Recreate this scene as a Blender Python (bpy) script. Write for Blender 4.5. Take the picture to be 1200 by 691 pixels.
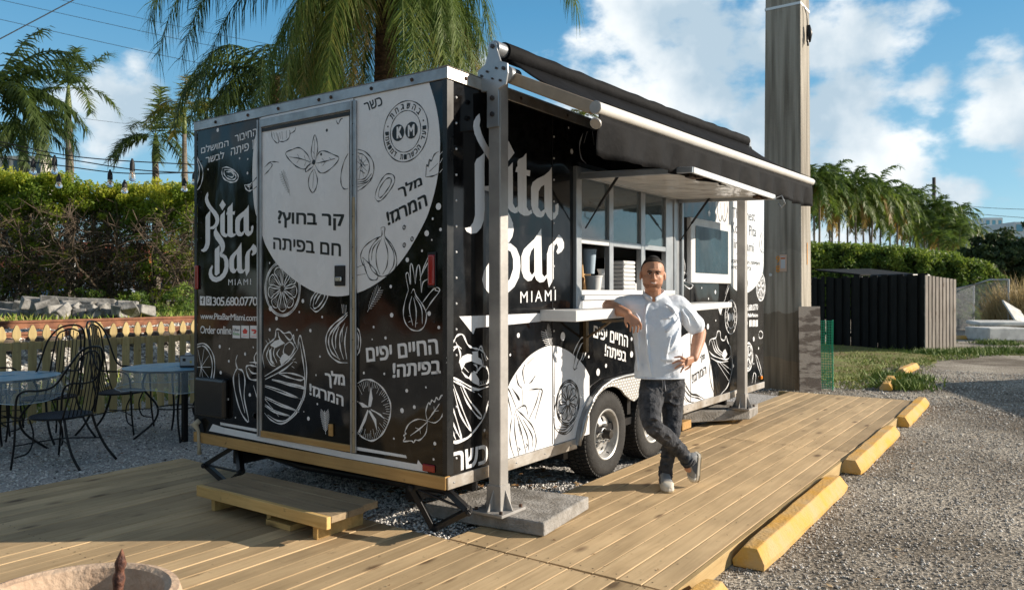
import bpy, bmesh, math, random
import numpy as np
from mathutils import Vector, Matrix
from mathutils.geometry import tessellate_polygon
random.seed(7); RNG = np.random.default_rng(7)
S = bpy.context.scene
for o in list(bpy.data.objects): bpy.data.objects.remove(o)
COL = S.collection
# ------------------------------------------------------------------ camera
CAMP = (-3.50, -2.96, 1.56)
FXD, FYD = .815, .579
_n = math.hypot(FXD, FYD); FXD /= _n; FYD /= _n
RXD, RYD = FYD, -FXD
F = 902.0; CX = 600.0; CY = 342.0
cam = bpy.data.cameras.new('camera'); camo = bpy.data.objects.new('camera', cam); COL.objects.link(camo)
camo.location = CAMP
camo.rotation_euler = (math.pi/2, 0, math.atan2(FYD, FXD) - math.pi/2)
cam.sensor_width = 36; cam.lens = 36*F/1200
cam.shift_y = -(345.5-CY)/1200
cam.clip_start = .05; cam.clip_end = 3000
cam.dof.use_dof = True; cam.dof.focus_distance = 6.0; cam.dof.aperture_fstop = 4.5
S.camera = camo
S.render.resolution_x = 1024; S.render.resolution_y = 589
S.view_settings.view_transform = 'Standard'; S.view_settings.look = 'None'
S.view_settings.exposure = 0.52; S.view_settings.gamma = 1.0
# ------------------------------------------------------------------ light
SUNV = Vector((.600, -.800, 0)); EL = math.radians(20.2)
sunto = Vector((SUNV.x*math.cos(EL), SUNV.y*math.cos(EL), math.sin(EL)))
sl = bpy.data.lights.new('sun', 'SUN'); sl.energy = 5.0; sl.angle = math.radians(.53); sl.color = (1, .88, .73)
so = bpy.data.objects.new('sun', sl); COL.objects.link(so); so.rotation_euler = sunto.to_track_quat('Z', 'Y').to_euler()

# ------------------------------------------------------------------ pixel helpers (photo pixels -> points on known planes of the place)
def ray(px, py):
    u = (px-CX)/F; v = (CY-py)/F
    return (FXD+u*RXD, FYD+u*RYD, v)
def plane(px, py, axis, val):
    r = ray(px, py); t = (val-CAMP[axis])/r[axis]
    return Vector([CAMP[i]+t*r[i] for i in range(3)])
def at(px, py, Z):
    r = ray(px, py)
    return Vector([CAMP[i]+Z*r[i] for i in range(3)])

# ------------------------------------------------------------------ world
def build_world():
    w = bpy.data.worlds.new("World"); S.world = w; w.use_nodes = True
    nt = w.node_tree; nt.nodes.clear(); N = nt.nodes.new; L = nt.links.new
    out = N('ShaderNodeOutputWorld'); bg = N('ShaderNodeBackground'); L(bg.outputs[0], out.inputs[0])
    sky = N('ShaderNodeTexSky'); sky.sky_type = 'NISHITA'; sky.sun_disc = False
    sky.sun_elevation = EL; sky.sun_rotation = math.atan2(SUNV.x, SUNV.y)
    sky.air_density = 1.0; sky.dust_density = 0.0; sky.ozone_density = 1.5
    tc = N('ShaderNodeTexCoord')
    sep = N('ShaderNodeSeparateXYZ'); L(tc.outputs['Generated'], sep.inputs[0])
    def math_(op, a, b=None, c=None, clamp=False):
        m = N('ShaderNodeMath'); m.operation = op; m.use_clamp = clamp
        for i, v in enumerate((a, b, c)):
            if v is None: continue
            if isinstance(v, (int, float)): m.inputs[i].default_value = v
            else: L(v, m.inputs[i])
        return m.outputs[0]
    # soft fractal edges
    mp = N('ShaderNodeMapping'); mp.inputs['Scale'].default_value = (1, 1, 1.7); L(tc.outputs['Generated'], mp.inputs[0])
    n1 = N('ShaderNodeTexNoise'); n1.inputs['Scale'].default_value = 7.5; n1.inputs['Detail'].default_value = 9; n1.inputs['Roughness'].default_value = .56
    L(mp.outputs[0], n1.inputs['Vector'])
    n2 = N('ShaderNodeTexNoise'); n2.inputs['Scale'].default_value = 2.0; n2.inputs['Detail'].default_value = 6; n2.inputs['Roughness'].default_value = .55
    L(mp.outputs[0], n2.inputs['Vector'])
    blobs = [(800, 60, .17, 1.0), (760, 150, .14, .9), (880, 180, .13, .9), (700, 80, .06, .7), (1000, 60, .09, .85), (1030, 190, .09, .85), (1110, 230, .06, .7), (1180, 70, .045, .6),
             (1170, 120, .07, .8), (1085, 110, .05, .7), (960, 260, .10, .7), (1190, 250, .04, .6), (130, 150, .06, .75), (560, 85, .05, .7), (1350, 150, .15, .8), (-250, 120, .16, .7), (1500, 60, .2, .8)]
    acc = None
    for px, py, rad, amp in blobs:
        d = Vector(ray(px, py)).normalized()
        vm = N('ShaderNodeVectorMath'); vm.operation = 'DISTANCE'; L(tc.outputs['Generated'], vm.inputs[0]); vm.inputs[1].default_value = d
        mr = N('ShaderNodeMapRange'); mr.interpolation_type = 'SMOOTHSTEP'
        mr.inputs['From Min'].default_value = 0; mr.inputs['From Max'].default_value = rad*1.75
        mr.inputs['To Min'].default_value = amp; mr.inputs['To Max'].default_value = 0
        L(vm.outputs['Value'], mr.inputs['Value'])
        acc = mr.outputs[0] if acc is None else math_('MAXIMUM', acc, mr.outputs[0])
    # clouds elsewhere, from the broad noise
    wide = N('ShaderNodeMapRange'); wide.inputs['From Min'].default_value = .46; wide.inputs['From Max'].default_value = .62; wide.inputs['To Max'].default_value = .9
    L(n2.outputs[0], wide.inputs['Value'])
    # the broad clouds only above 32 degrees and behind
    dotf = N('ShaderNodeVectorMath'); dotf.operation = 'DOT_PRODUCT'; L(tc.outputs['Generated'], dotf.inputs[0]); dotf.inputs[1].default_value = (FXD, FYD, 0)
    away = N('ShaderNodeMapRange'); L(dotf.outputs['Value'], away.inputs['Value'])
    away.inputs['From Min'].default_value = .80; away.inputs['From Max'].default_value = .45
    acc = math_('MAXIMUM', acc, math_('MULTIPLY', wide.outputs[0], away.outputs[0]))
    v = math_('ADD', math_('MULTIPLY', acc, .92), math_('MULTIPLY', math_('SUBTRACT', n1.outputs[0], .5), 2.1))
    dens = N('ShaderNodeMapRange'); dens.interpolation_type = 'SMOOTHSTEP'; dens.inputs['From Min'].default_value = .33; dens.inputs['From Max'].default_value = .68
    L(v, dens.inputs['Value'])
    # cloud body: brighter billows against grey-blue bellies
    n3 = N('ShaderNodeTexNoise'); n3.inputs['Scale'].default_value = 8.0; n3.inputs['Detail'].default_value = 8; n3.inputs['Roughness'].default_value = .5
    L(tc.outputs['Generated'], n3.inputs['Vector'])
    cr = N('ShaderNodeValToRGB'); L(n3.outputs[0], cr.inputs[0])
    cr.color_ramp.elements[0].position = .38; cr.color_ramp.elements[0].color = (3.9, 5.0, 5.9, 1)
    cr.color_ramp.elements[1].position = .62; cr.color_ramp.elements[1].color = (8.1, 8.4, 8.5, 1)
    hs = N('ShaderNodeHueSaturation'); hs.inputs['Saturation'].default_value = 1.12; hs.inputs['Hue'].default_value = .49; hs.inputs['Value'].default_value = 1.0
    L(sky.outputs[0], hs.inputs['Color'])
    gz = N('ShaderNodeSeparateXYZ'); L(tc.outputs['Generated'], gz.inputs[0]); gr = N('ShaderNodeValToRGB'); L(gz.outputs[2], gr.inputs[0])
    e = gr.color_ramp.elements; e[0].position = 0.0; e[0].color = (3.9, 5.9, 6.9, 1); e[1].position = .62; e[1].color = (.42, .60, 1.05, 1)
    q = e.new(.12); q.color = (2.2, 4.7, 6.5, 1); q = e.new(.34); q.color = (.75, 2.9, 5.3, 1)
    sm = N('ShaderNodeMix'); sm.data_type = 'RGBA'; sm.inputs['Factor'].default_value = .72; L(hs.outputs[0], sm.inputs['A']); L(gr.outputs[0], sm.inputs['B'])
    mix = N('ShaderNodeMix'); mix.data_type = 'RGBA'; L(dens.outputs[0], mix.inputs['Factor']); L(sm.outputs['Result'], mix.inputs['A']); L(cr.outputs[0], mix.inputs['B'])
    L(mix.outputs['Result'], bg.inputs['Color']); bg.inputs['Strength'].default_value = .090
build_world()

# ------------------------------------------------------------------ materials
MATS = {}
def mat(name, col, rough=.6, metal=0, noise=0, nscale=8, bump=0, bscale=60, col2=None, spec=.5, coat=0, trans=0, alpha=1, stretch=(1, 1, 1), emit=0, rnd=0, lo=.4, hi=.6, detail=6, ior=1.45, coord='Object', subsurf=0):
    if name in MATS: return MATS[name]
    m = bpy.data.materials.new(name); MATS[name] = m; m.use_nodes = True; nt = m.node_tree; N = nt.nodes.new; L = nt.links.new
    b = nt.nodes['Principled BSDF']
    b.inputs['Base Color'].default_value = (*col, 1); b.inputs['Roughness'].default_value = rough; b.inputs['Metallic'].default_value = metal
    b.inputs['Specular IOR Level'].default_value = spec; b.inputs['Coat Weight'].default_value = coat; b.inputs['Transmission Weight'].default_value = trans
    b.inputs['Alpha'].default_value = alpha; b.inputs['IOR'].default_value = ior
    if emit: b.inputs['Emission Color'].default_value = (*col, 1); b.inputs['Emission Strength'].default_value = emit
    tc = N('ShaderNodeTexCoord'); mp = N('ShaderNodeMapping'); mp.inputs['Scale'].default_value = stretch; L(tc.outputs[coord], mp.inputs[0])
    vec = mp.outputs[0]; colo = None
    if rnd:
        oi = N('ShaderNodeObjectInfo'); add = N('ShaderNodeVectorMath'); add.operation = 'ADD'; sc = N('ShaderNodeVectorMath'); sc.operation = 'SCALE'
        cmb = N('ShaderNodeCombineXYZ'); L(oi.outputs['Random'], cmb.inputs[0]); L(oi.outputs['Random'], cmb.inputs[1]); L(oi.outputs['Random'], cmb.inputs[2])
        L(cmb.outputs[0], sc.inputs[0]); sc.inputs['Scale'].default_value = 37; L(vec, add.inputs[0]); L(sc.outputs[0], add.inputs[1]); vec = add.outputs[0]
    if noise or col2:
        n = N('ShaderNodeTexNoise'); n.inputs['Scale'].default_value = nscale; n.inputs['Detail'].default_value = detail; n.inputs['Roughness'].default_value = .6; L(vec, n.inputs['Vector'])
        cr = N('ShaderNodeValToRGB'); L(n.outputs[0], cr.inputs[0]); cr.color_ramp.elements[0].position = lo; cr.color_ramp.elements[1].position = hi
        c2 = col2 if col2 else tuple(c*(1-noise) for c in col)
        cr.color_ramp.elements[0].color = (*c2, 1); cr.color_ramp.elements[1].color = (*col, 1); colo = cr.outputs[0]
        L(colo, b.inputs['Base Color'])
    if rnd:
        hv = N('ShaderNodeHueSaturation'); mr = N('ShaderNodeMapRange'); L(oi.outputs['Random'], mr.inputs['Value']); mr.inputs['To Min'].default_value = 1-rnd; mr.inputs['To Max'].default_value = 1+rnd
        L(mr.outputs[0], hv.inputs['Value'])
        if colo: L(colo, hv.inputs['Color'])
        else: hv.inputs['Color'].default_value = (*col, 1)
        L(hv.outputs[0], b.inputs['Base Color'])
    if bump:
        nb = N('ShaderNodeTexNoise'); nb.inputs['Scale'].default_value = bscale; nb.inputs['Detail'].default_value = 5; L(vec, nb.inputs['Vector'])
        bp = N('ShaderNodeBump'); bp.inputs['Strength'].default_value = bump; bp.inputs['Distance'].default_value = .02; L(nb.outputs[0], bp.inputs['Height']); L(bp.outputs[0], b.inputs['Normal'])
    return m

def wood_mat(name, base, dark, knot=(.09, .045, .02), axis=0, rnd=.15, rough=.72, wear=None, grain=1.0):
    """sawn softwood: long grain along `axis`, knots, per-board tone"""
    m = bpy.data.materials.new(name); MATS[name] = m; m.use_nodes = True; nt = m.node_tree; N = nt.nodes.new; L = nt.links.new
    b = nt.nodes['Principled BSDF']; b.inputs['Roughness'].default_value = rough; b.inputs['Specular IOR Level'].default_value = .3
    tc = N('ShaderNodeTexCoord'); oi = N('ShaderNodeObjectInfo')
    cmb = N('ShaderNodeCombineXYZ')
    for i in range(3): L(oi.outputs['Random'], cmb.inputs[i])
    sc = N('ShaderNodeVectorMath'); sc.operation = 'SCALE'; sc.inputs['Scale'].default_value = 53; L(cmb.outputs[0], sc.inputs[0])
    add = N('ShaderNodeVectorMath'); add.operation = 'ADD'; L(tc.outputs['Object'], add.inputs[0]); L(sc.outputs[0], add.inputs[1])
    st = [9, 9, 9]; st[axis] = .55
    mp = N('ShaderNodeMapping'); mp.inputs['Scale'].default_value = st; L(add.outputs[0], mp.inputs[0])
    n = N('ShaderNodeTexNoise'); n.inputs['Scale'].default_value = 3.2; n.inputs['Detail'].default_value = 7; n.inputs['Roughness'].default_value = .62; n.inputs['Distortion'].default_value = .6; L(mp.outputs[0], n.inputs['Vector'])
    cr = N('ShaderNodeValToRGB'); L(n.outputs[0], cr.inputs[0]); cr.color_ramp.elements[0].position = .30; cr.color_ramp.elements[1].position = .62
    cr.color_ramp.elements[0].color = (*dark, 1); cr.color_ramp.elements[1].color = (*base, 1)
    # large uneven weathering
    nl = N('ShaderNodeTexNoise'); nl.inputs['Scale'].default_value = 1.7; nl.inputs['Detail'].default_value = 4; L(add.outputs[0], nl.inputs['Vector'])
    mrl = N('ShaderNodeMapRange'); L(nl.outputs[0], mrl.inputs['Value']); mrl.inputs['From Min'].default_value = .35; mrl.inputs['From Max'].default_value = .65; mrl.inputs['To Min'].default_value = .80; mrl.inputs['To Max'].default_value = 1.08
    # knots
    ks = [4.5, 4.5, 4.5]; ks[axis] = 1.9
    mk = N('ShaderNodeMapping'); mk.inputs['Scale'].default_value = ks; L(add.outputs[0], mk.inputs[0])
    vo = N('ShaderNodeTexVoronoi'); vo.inputs['Scale'].default_value = 1.0; vo.inputs['Randomness'].default_value = 1; L(mk.outputs[0], vo.inputs['Vector'])
    kr = N('ShaderNodeValToRGB'); L(vo.outputs['Distance'], kr.inputs[0]); kr.color_ramp.elements[0].position = .06; kr.color_ramp.elements[1].position = .17
    kr.color_ramp.elements[0].color = (1, 1, 1, 1); kr.color_ramp.elements[1].color = (0, 0, 0, 1)
    mx = N('ShaderNodeMix'); mx.data_type = 'RGBA'; L(cr.outputs[0], mx.inputs['A']); mx.inputs['B'].default_value = (*knot, 1)
    km = N('ShaderNodeMath'); km.operation = 'MULTIPLY'; km.inputs[1].default_value = .75; L(kr.outputs[0], km.inputs[0]); L(km.outputs[0], mx.inputs['Factor'])
    # scuffs and small dark marks
    sn = N('ShaderNodeTexNoise'); sn.inputs['Scale'].default_value = 17; sn.inputs['Detail'].default_value = 5; sn.inputs['Roughness'].default_value = .7; L(add.outputs[0], sn.inputs['Vector'])
    sr = N('ShaderNodeMapRange'); L(sn.outputs[0], sr.inputs['Value']); sr.inputs['From Min'].default_value = .62; sr.inputs['From Max'].default_value = .74; sr.inputs['To Min'].default_value = 1; sr.inputs['To Max'].default_value = .45
    mxl = N('ShaderNodeMath'); mxl.operation = 'MULTIPLY'; L(mrl.outputs[0], mxl.inputs[0]); L(sr.outputs[0], mxl.inputs[1]); mrl = mxl
    mr = N('ShaderNodeMapRange'); L(oi.outputs['Random'], mr.inputs['Value']); mr.inputs['To Min'].default_value = 1-rnd; mr.inputs['To Max'].default_value = 1+rnd
    mm = N('ShaderNodeMath'); mm.operation = 'MULTIPLY'; L(mr.outputs[0], mm.inputs[0]); L(mrl.outputs[0], mm.inputs[1])
    hv = N('ShaderNodeHueSaturation'); L(mx.outputs['Result'], hv.inputs['Color']); L(mm.outputs[0], hv.inputs['Value'])
    L(hv.outputs[0], b.inputs['Base Color'])
    bp = N('ShaderNodeBump'); bp.inputs['Strength'].default_value = .25*grain; bp.inputs['Distance'].default_value = .004; L(n.outputs[0], bp.inputs['Height']); L(bp.outputs[0], b.inputs['Normal'])
    return m

# ------------------------------------------------------------------ mesh helpers
class MB:
    def __init__(s): s.v = []; s.f = []
    def add(s, v, f):
        o = len(s.v); s.v += [tuple(p) for p in v]; s.f += [tuple(i+o for i in q) for q in f]; return s
    def box(s, x0, x1, y0, y1, z0, z1):
        if x0 > x1: x0, x1 = x1, x0
        if y0 > y1: y0, y1 = y1, y0
        if z0 > z1: z0, z1 = z1, z0
        v = [(x, y, z) for z in (z0, z1) for y in (y0, y1) for x in (x0, x1)]
        return s.add(v, [(0, 2, 3, 1), (4, 5, 7, 6), (0, 1, 5, 4), (2, 6, 7, 3), (0, 4, 6, 2), (1, 3, 7, 5)])
    def bar(s, p0, p1, w, h, up=(0, 0, 1)):
        p0 = Vector(p0); p1 = Vector(p1); d = (p1-p0).normalized(); up = Vector(up)
        a = d.cross(up)
        if a.length < 1e-4: a = d.cross(Vector((1, 0, 0)))
        a.normalize(); b = a.cross(d).normalized()
        v = [p+a*sx*w/2+b*sy*h/2 for p in (p0, p1) for sx, sy in ((-1, -1), (1, -1), (1, 1), (-1, 1))]
        return s.add(v, [(0, 3, 2, 1), (4, 5, 6, 7), (0, 1, 5, 4), (1, 2, 6, 5), (2, 3, 7, 6), (3, 0, 4, 7)][::1])
    def tube(s, pts, r, n=8, cap=True, close=False):
        pts = [Vector(p) for p in pts]; rr = r if isinstance(r, (list, tuple)) else [r]*len(pts)
        N_ = len(pts); rings = []; prev = None
        for i, p in enumerate(pts):
            if close: t = pts[(i+1) % N_]-pts[i-1]
            else: t = pts[min(i+1, N_-1)]-pts[max(i-1, 0)]
            t.normalize()
            if prev is None:
                a = t.cross(Vector((0, 0, 1)))
                if a.length < 1e-3: a = t.cross(Vector((1, 0, 0)))
            else: a = prev-t*prev.dot(t)
            a.normalize(); prev = a; b = t.cross(a)
            rings.append([p+(a*math.cos(2*math.pi*k/n)+b*math.sin(2*math.pi*k/n))*rr[i] for k in range(n)])
        v = [q for r_ in rings for q in r_]; f = []
        for i in range(N_ if close else N_-1):
            j = (i+1) % N_
            for k in range(n): f.append((i*n+k, i*n+(k+1) % n, j*n+(k+1) % n, j*n+k))
        if cap and not close: f.append(tuple(range(n))[::-1]); f.append(tuple((N_-1)*n+k for k in range(n)))
        return s.add(v, f)
    def lathe(s, prof, c=(0, 0, 0), n=24, axis='z', cap=False):
        v = []; f = []
        for r, h in prof:
            for k in range(n):
                a = 2*math.pi*k/n; x, y = r*math.cos(a), r*math.sin(a)
                p = {'z': (x, y, h), 'y': (x, h, y), 'x': (h, x, y)}[axis]
                v.append((p[0]+c[0], p[1]+c[1], p[2]+c[2]))
        m = len(prof)
        for i in range(m-1):
            for k in range(n): f.append((i*n+k, i*n+(k+1) % n, (i+1)*n+(k+1) % n, (i+1)*n+k))
        if cap: f.append(tuple(range(n))[::-1]); f.append(tuple((m-1)*n+k for k in range(n)))
        return s.add(v, f)
    def prism(s, poly, mapf, t0, t1):
        """poly 2D, mapf(u,v,t)->3D"""
        n = len(poly); v = [mapf(u, w, t0) for u, w in poly]+[mapf(u, w, t1) for u, w in poly]
        tri = tessellate_polygon([[Vector((u, w, 0)) for u, w in poly]])
        f = [tuple(t) for t in tri]+[tuple(i+n for i in t)[::-1] for t in tri]
        f += [(i, (i+1) % n, (i+1) % n+n, i+n) for i in range(n)]
        return s.add(v, f)
    def grid(s, rows):
        m = len(rows); n = len(rows[0]); v = [p for r in rows for p in r]
        return s.add(v, [(i*n+j, i*n+j+1, (i+1)*n+j+1, (i+1)*n+j) for i in range(m-1) for j in range(n-1)])
    def mesh(s, name, off=(0, 0, 0)):
        me = bpy.data.meshes.new(name); v = s.v
        if any(off): v = [(p[0]-off[0], p[1]-off[1], p[2]-off[2]) for p in v]
        me.from_pydata(v, [], s.f); me.update(); return me

def tag(o, label=None, cat=None, group=None, kind=None):
    if label: o['label'] = label
    if cat: o['category'] = cat
    if group: o['group'] = group
    if kind: o['kind'] = kind
    return o
def wpos(o):
    p = Vector((0, 0, 0))
    while o: p += o.location; o = o.parent
    return p
def fixn(me):
    bm = bmesh.new(); bm.from_mesh(me); bmesh.ops.recalc_face_normals(bm, faces=bm.faces); bm.to_mesh(me); bm.free()
def obj(name, mb, m, parent=None, world=True, smooth=False, bevel=0, seg=1, loc=None, recalc=True, sub=0, angle=35, solid=0):
    off = wpos(parent) if (parent and world) else Vector((0, 0, 0))
    if loc is not None: off = Vector((0, 0, 0))
    me = mb.mesh(name, off) if isinstance(mb, MB) else mb
    if recalc and isinstance(mb, MB): fixn(me)
    o = bpy.data.objects.new(name, me); COL.objects.link(o)
    if m is not None and not me.materials: me.materials.append(m)
    if parent: o.parent = parent
    if loc is not None: o.location = loc
    if smooth:
        me.shade_smooth() if hasattr(me, 'shade_smooth') else None
        if smooth == 'angle':
            try: me.set_sharp_from_angle(angle=math.radians(angle))
            except Exception: pass
    if solid:
        md = o.modifiers.new('solid', 'SOLIDIFY'); md.thickness = solid; md.offset = 0
    if bevel:
        md = o.modifiers.new('bevel', 'BEVEL'); md.width = bevel; md.segments = seg; md.limit_method = 'ANGLE'; md.angle_limit = math.radians(40)
    if sub:
        md = o.modifiers.new('sub', 'SUBSURF'); md.levels = sub; md.render_levels = sub
    return o
def empty(name, loc, label=None, cat=None, group=None, kind=None, rz=0):
    o = bpy.data.objects.new(name, None); COL.objects.link(o); o.location = loc; o.rotation_euler = (0, 0, rz); o.empty_display_size = .1
    return tag(o, label, cat, group, kind)
def copy_tree(o, parent=None, ch=None):
    if ch is None:
        ch = {}
        for q in bpy.data.objects:
            if q.parent: ch.setdefault(q.parent, []).append(q)
    c = o.copy(); COL.objects.link(c)
    if parent: c.parent = parent
    for q in ch.get(o, []): copy_tree(q, c, ch)
    return c
def catmull(pts, k=4, close=False):
    pts = [Vector(p) for p in pts]; n = len(pts)
    if n < 3: return pts
    out = []
    for i in range(n if close else n-1):
        p0 = pts[(i-1) % n] if (close or i > 0) else pts[0]*2-pts[1]
        p1 = pts[i]; p2 = pts[(i+1) % n]
        p3 = pts[(i+2) % n] if (close or i+2 < n) else pts[-1]*2-pts[-2]
        for j in range(k):
            t = j/k
            out.append(.5*((2*p1)+(p2-p0)*t+(2*p0-5*p1+4*p2-p3)*t*t+(3*p1-p0-3*p2+p3)*t*t*t))
    if not close: out.append(pts[-1])
    return out
def scatter_stones(name, pts, sizes, m, parent=None, flat=.65, kind='stuff', rnd_col=None):
    """thousands of small chipped stones in one mesh (octahedra, squashed and turned)"""
    n = len(pts); base = np.array([(1, 0, 0), (0, 1, 0), (-1, 0, 0), (0, -1, 0), (0, 0, 1), (0, 0, -1)], float)
    tri = np.array([(0, 1, 4), (1, 2, 4), (2, 3, 4), (3, 0, 4), (1, 0, 5), (2, 1, 5), (3, 2, 5), (0, 3, 5)])
    v = np.repeat(base[None], n, 0)*RNG.uniform(.55, 1.25, (n, 6, 1)); v[:, :, 0] *= RNG.uniform(.8, 1.35, (n, 1)); v[:, :, 2] *= flat
    a = RNG.uniform(0, 2*np.pi, n); b = RNG.normal(0, .45, n)
    ca, sa, cb, sb = np.cos(a), np.sin(a), np.cos(b), np.sin(b)
    x = v[:, :, 0]*cb[:, None]+v[:, :, 2]*sb[:, None]; z = -v[:, :, 0]*sb[:, None]+v[:, :, 2]*cb[:, None]; y = v[:, :, 1]
    X = x*ca[:, None]-y*sa[:, None]; Y = x*sa[:, None]+y*ca[:, None]
    V = np.stack([X, Y, z], -1)*np.asarray(sizes)[:, None, None]+np.asarray(pts)[:, None, :]
    Fc = (tri[None]+6*np.arange(n)[:, None, None]).reshape(-1)
    me = bpy.data.meshes.new(name); me.vertices.add(6*n); me.vertices.foreach_set('co', V.reshape(-1))
    me.loops.add(24*n); me.loops.foreach_set('vertex_index', Fc); me.polygons.add(8*n)
    me.polygons.foreach_set('loop_start', np.arange(0, 24*n, 3)); me.update(calc_edges=True); me.validate()
    at_ = me.attributes.new('tone', 'FLOAT', 'POINT'); at_.data.foreach_set('value', np.repeat(RNG.uniform(0, 1, n), 6))
    o = bpy.data.objects.new(name, me); COL.objects.link(o); me.materials.append(m)
    if kind: o['kind'] = kind
    return o
def tone_mat(name, stops, rough=.85, attr='tone', spec=.3):
    m = bpy.data.materials.new(name); MATS[name] = m; m.use_nodes = True; nt = m.node_tree; N = nt.nodes.new; L = nt.links.new
    b = nt.nodes['Principled BSDF']; b.inputs['Roughness'].default_value = rough; b.inputs['Specular IOR Level'].default_value = spec
    a = N('ShaderNodeAttribute'); a.attribute_name = attr; cr = N('ShaderNodeValToRGB'); L(a.outputs['Fac'], cr.inputs[0])
    els = cr.color_ramp.elements
    els[0].position, els[0].color = stops[0][0], (*stops[0][1], 1); els[1].position, els[1].color = stops[-1][0], (*stops[-1][1], 1)
    for p, c in stops[1:-1]:
        e = els.new(p); e.color = (*c, 1)
    L(cr.outputs[0], b.inputs['Base Color']); return m
# ================================================================== GROUND
def ground_mat():
    m = bpy.data.materials.new('ground_lot'); m.use_nodes = True; nt = m.node_tree; N = nt.nodes.new; L = nt.links.new
    b = nt.nodes['Principled BSDF']; b.inputs['Roughness'].default_value = .92; b.inputs['Specular IOR Level'].default_value = .2
    tc = N('ShaderNodeTexCoord')
    big = N('ShaderNodeTexNoise'); big.inputs['Scale'].default_value = .45; big.inputs['Detail'].default_value = 8; big.inputs['Roughness'].default_value = .65; L(tc.outputs['Object'], big.inputs[0])
    cr = N('ShaderNodeValToRGB'); L(big.outputs[0], cr.inputs[0]); cr.color_ramp.elements[0].position = .42; cr.color_ramp.elements[1].position = .60
    cr.color_ramp.elements[0].color = (.19, .165, .135, 1); cr.color_ramp.elements[1].color = (.50, .465, .41, 1)
    fine = N('ShaderNodeTexNoise'); fine.inputs['Scale'].default_value = 42; fine.inputs['Detail'].default_value = 4; L(tc.outputs['Object'], fine.inputs[0])
    f2 = N('ShaderNodeValToRGB'); L(fine.outputs[0], f2.inputs[0]); f2.color_ramp.elements[0].position = .42; f2.color_ramp.elements[1].position = .62
    f2.color_ramp.elements[0].color = (.45, .43, .40, 1); f2.color_ramp.elements[1].color = (1.35, 1.3, 1.22, 1)
    mx = N('ShaderNodeMix'); mx.data_type = 'RGBA'; mx.blend_type = 'MULTIPLY'; mx.inputs['Factor'].default_value = 1; L(cr.outputs[0], mx.inputs['A']); L(f2.outputs[0], mx.inputs['B'])
    L(mx.outputs['Result'], b.inputs['Base Color'])
    bp = N('ShaderNodeBump'); bp.inputs['Strength'].default_value = .8; bp.inputs['Distance'].default_value = .02; L(fine.outputs[0], bp.inputs['Height']); L(bp.outputs[0], b.inputs['Normal'])
    return m
GM = ground_mat()
g = MB(); g.add([(-600, -1200, 0), (1500, -1200, 0), (1500, 1200, 0), (-600, 1200, 0)], [(0, 1, 2, 3)])
o = obj('ground', g, GM, recalc=False); tag(o, kind='structure')

def fbm2(x, y, s, seed=0):
    r = np.random.default_rng(seed); out = 0
    for k in range(5):
        a, b, c, d = r.uniform(0, 6.28, 4); f = s*(1.9**k)
        th = r.uniform(0, 3.14)
        out = out+(.6**k)*np.sin(f*(x*np.cos(th)+y*np.sin(th))+a+1.3*np.sin(f*.7*(y*np.cos(th)-x*np.sin(th))+b))
    return out
def sheet(name, x0, x1, y0, y1, step, zf, m, kind='structure'):
    xs = np.linspace(x0, x1, int((x1-x0)/step)+1); ys = np.linspace(y0, y1, int((y1-y0)/step)+1)
    X, Y = np.meshgrid(xs, ys); Zz = zf(X, Y)
    mb = MB(); mb.grid([[(X[i, j], Y[i, j], Zz[i, j]) for j in range(X.shape[1])] for i in range(X.shape[0])])
    o = obj(name, mb, m, recalc=False, smooth=True); tag(o, kind=kind); return o
M_WG = mat('white_gravel_bed', (.62, .60, .57), .95, col2=(.26, .25, .24), nscale=55, bump=.9, bscale=60, lo=.4, hi=.6)
M_DIRT = mat('dark_dirt', (.14, .11, .08), .95, col2=(.05, .04, .03), nscale=9, bump=.8, bscale=50)
# pale gravel bed under the tables and round the trailer
def zb(X, Y): return .045+.008*fbm2(X, Y, 3.0, 2)
sheet('gravel_bed', -9, 7.9, .02, 8.2, .12, zb, M_WG)
# ballast embankment with the railway beyond the fence
M_BAL = mat('ballast_bed', (.50, .48, .44), .95, col2=(.12, .11, .10), nscale=20, bump=1, bscale=26, lo=.42, hi=.58)
M_GRASS = mat('grass_ground', (.17, .20, .045), .95, col2=(.20, .15, .06), nscale=1.6, bump=.7, bscale=30, lo=.35, hi=.65)
def zr(X, Y):
    t = np.clip((Y-7.7)/2.2, 0, 1); return .03+t*t*(3-2*t)*.885+.012*fbm2(X, Y, 2.2, 5)*(t > 0)
sheet('railway_ballast', -14, 46, 8.18, 13.2, .3, zr, M_BAL)
def zg(X, Y):
    t = np.clip((Y-13)/3, 0, 1); return .83+.10*t+.03*fbm2(X, Y, .8, 8)-np.clip((X-60)/25, 0, 1)*1.2
sheet('grass_verge', -20, 130, 13.0, 48, 1.0, zg, M_GRASS)
sheet('road', -60, 160, 47.9, 110, 4, lambda X, Y: .88+0*X-np.clip((X-60)/25, 0, 1)*1.2, mat('road_asphalt', (.34, .33, .32), .9, noise=.3, nscale=3))
sheet('grass_field', -60, 160, 109.9, 180, 8, lambda X, Y: .85+0*X-np.clip((X-60)/25, 0, 1)*1.2, M_GRASS)
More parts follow.
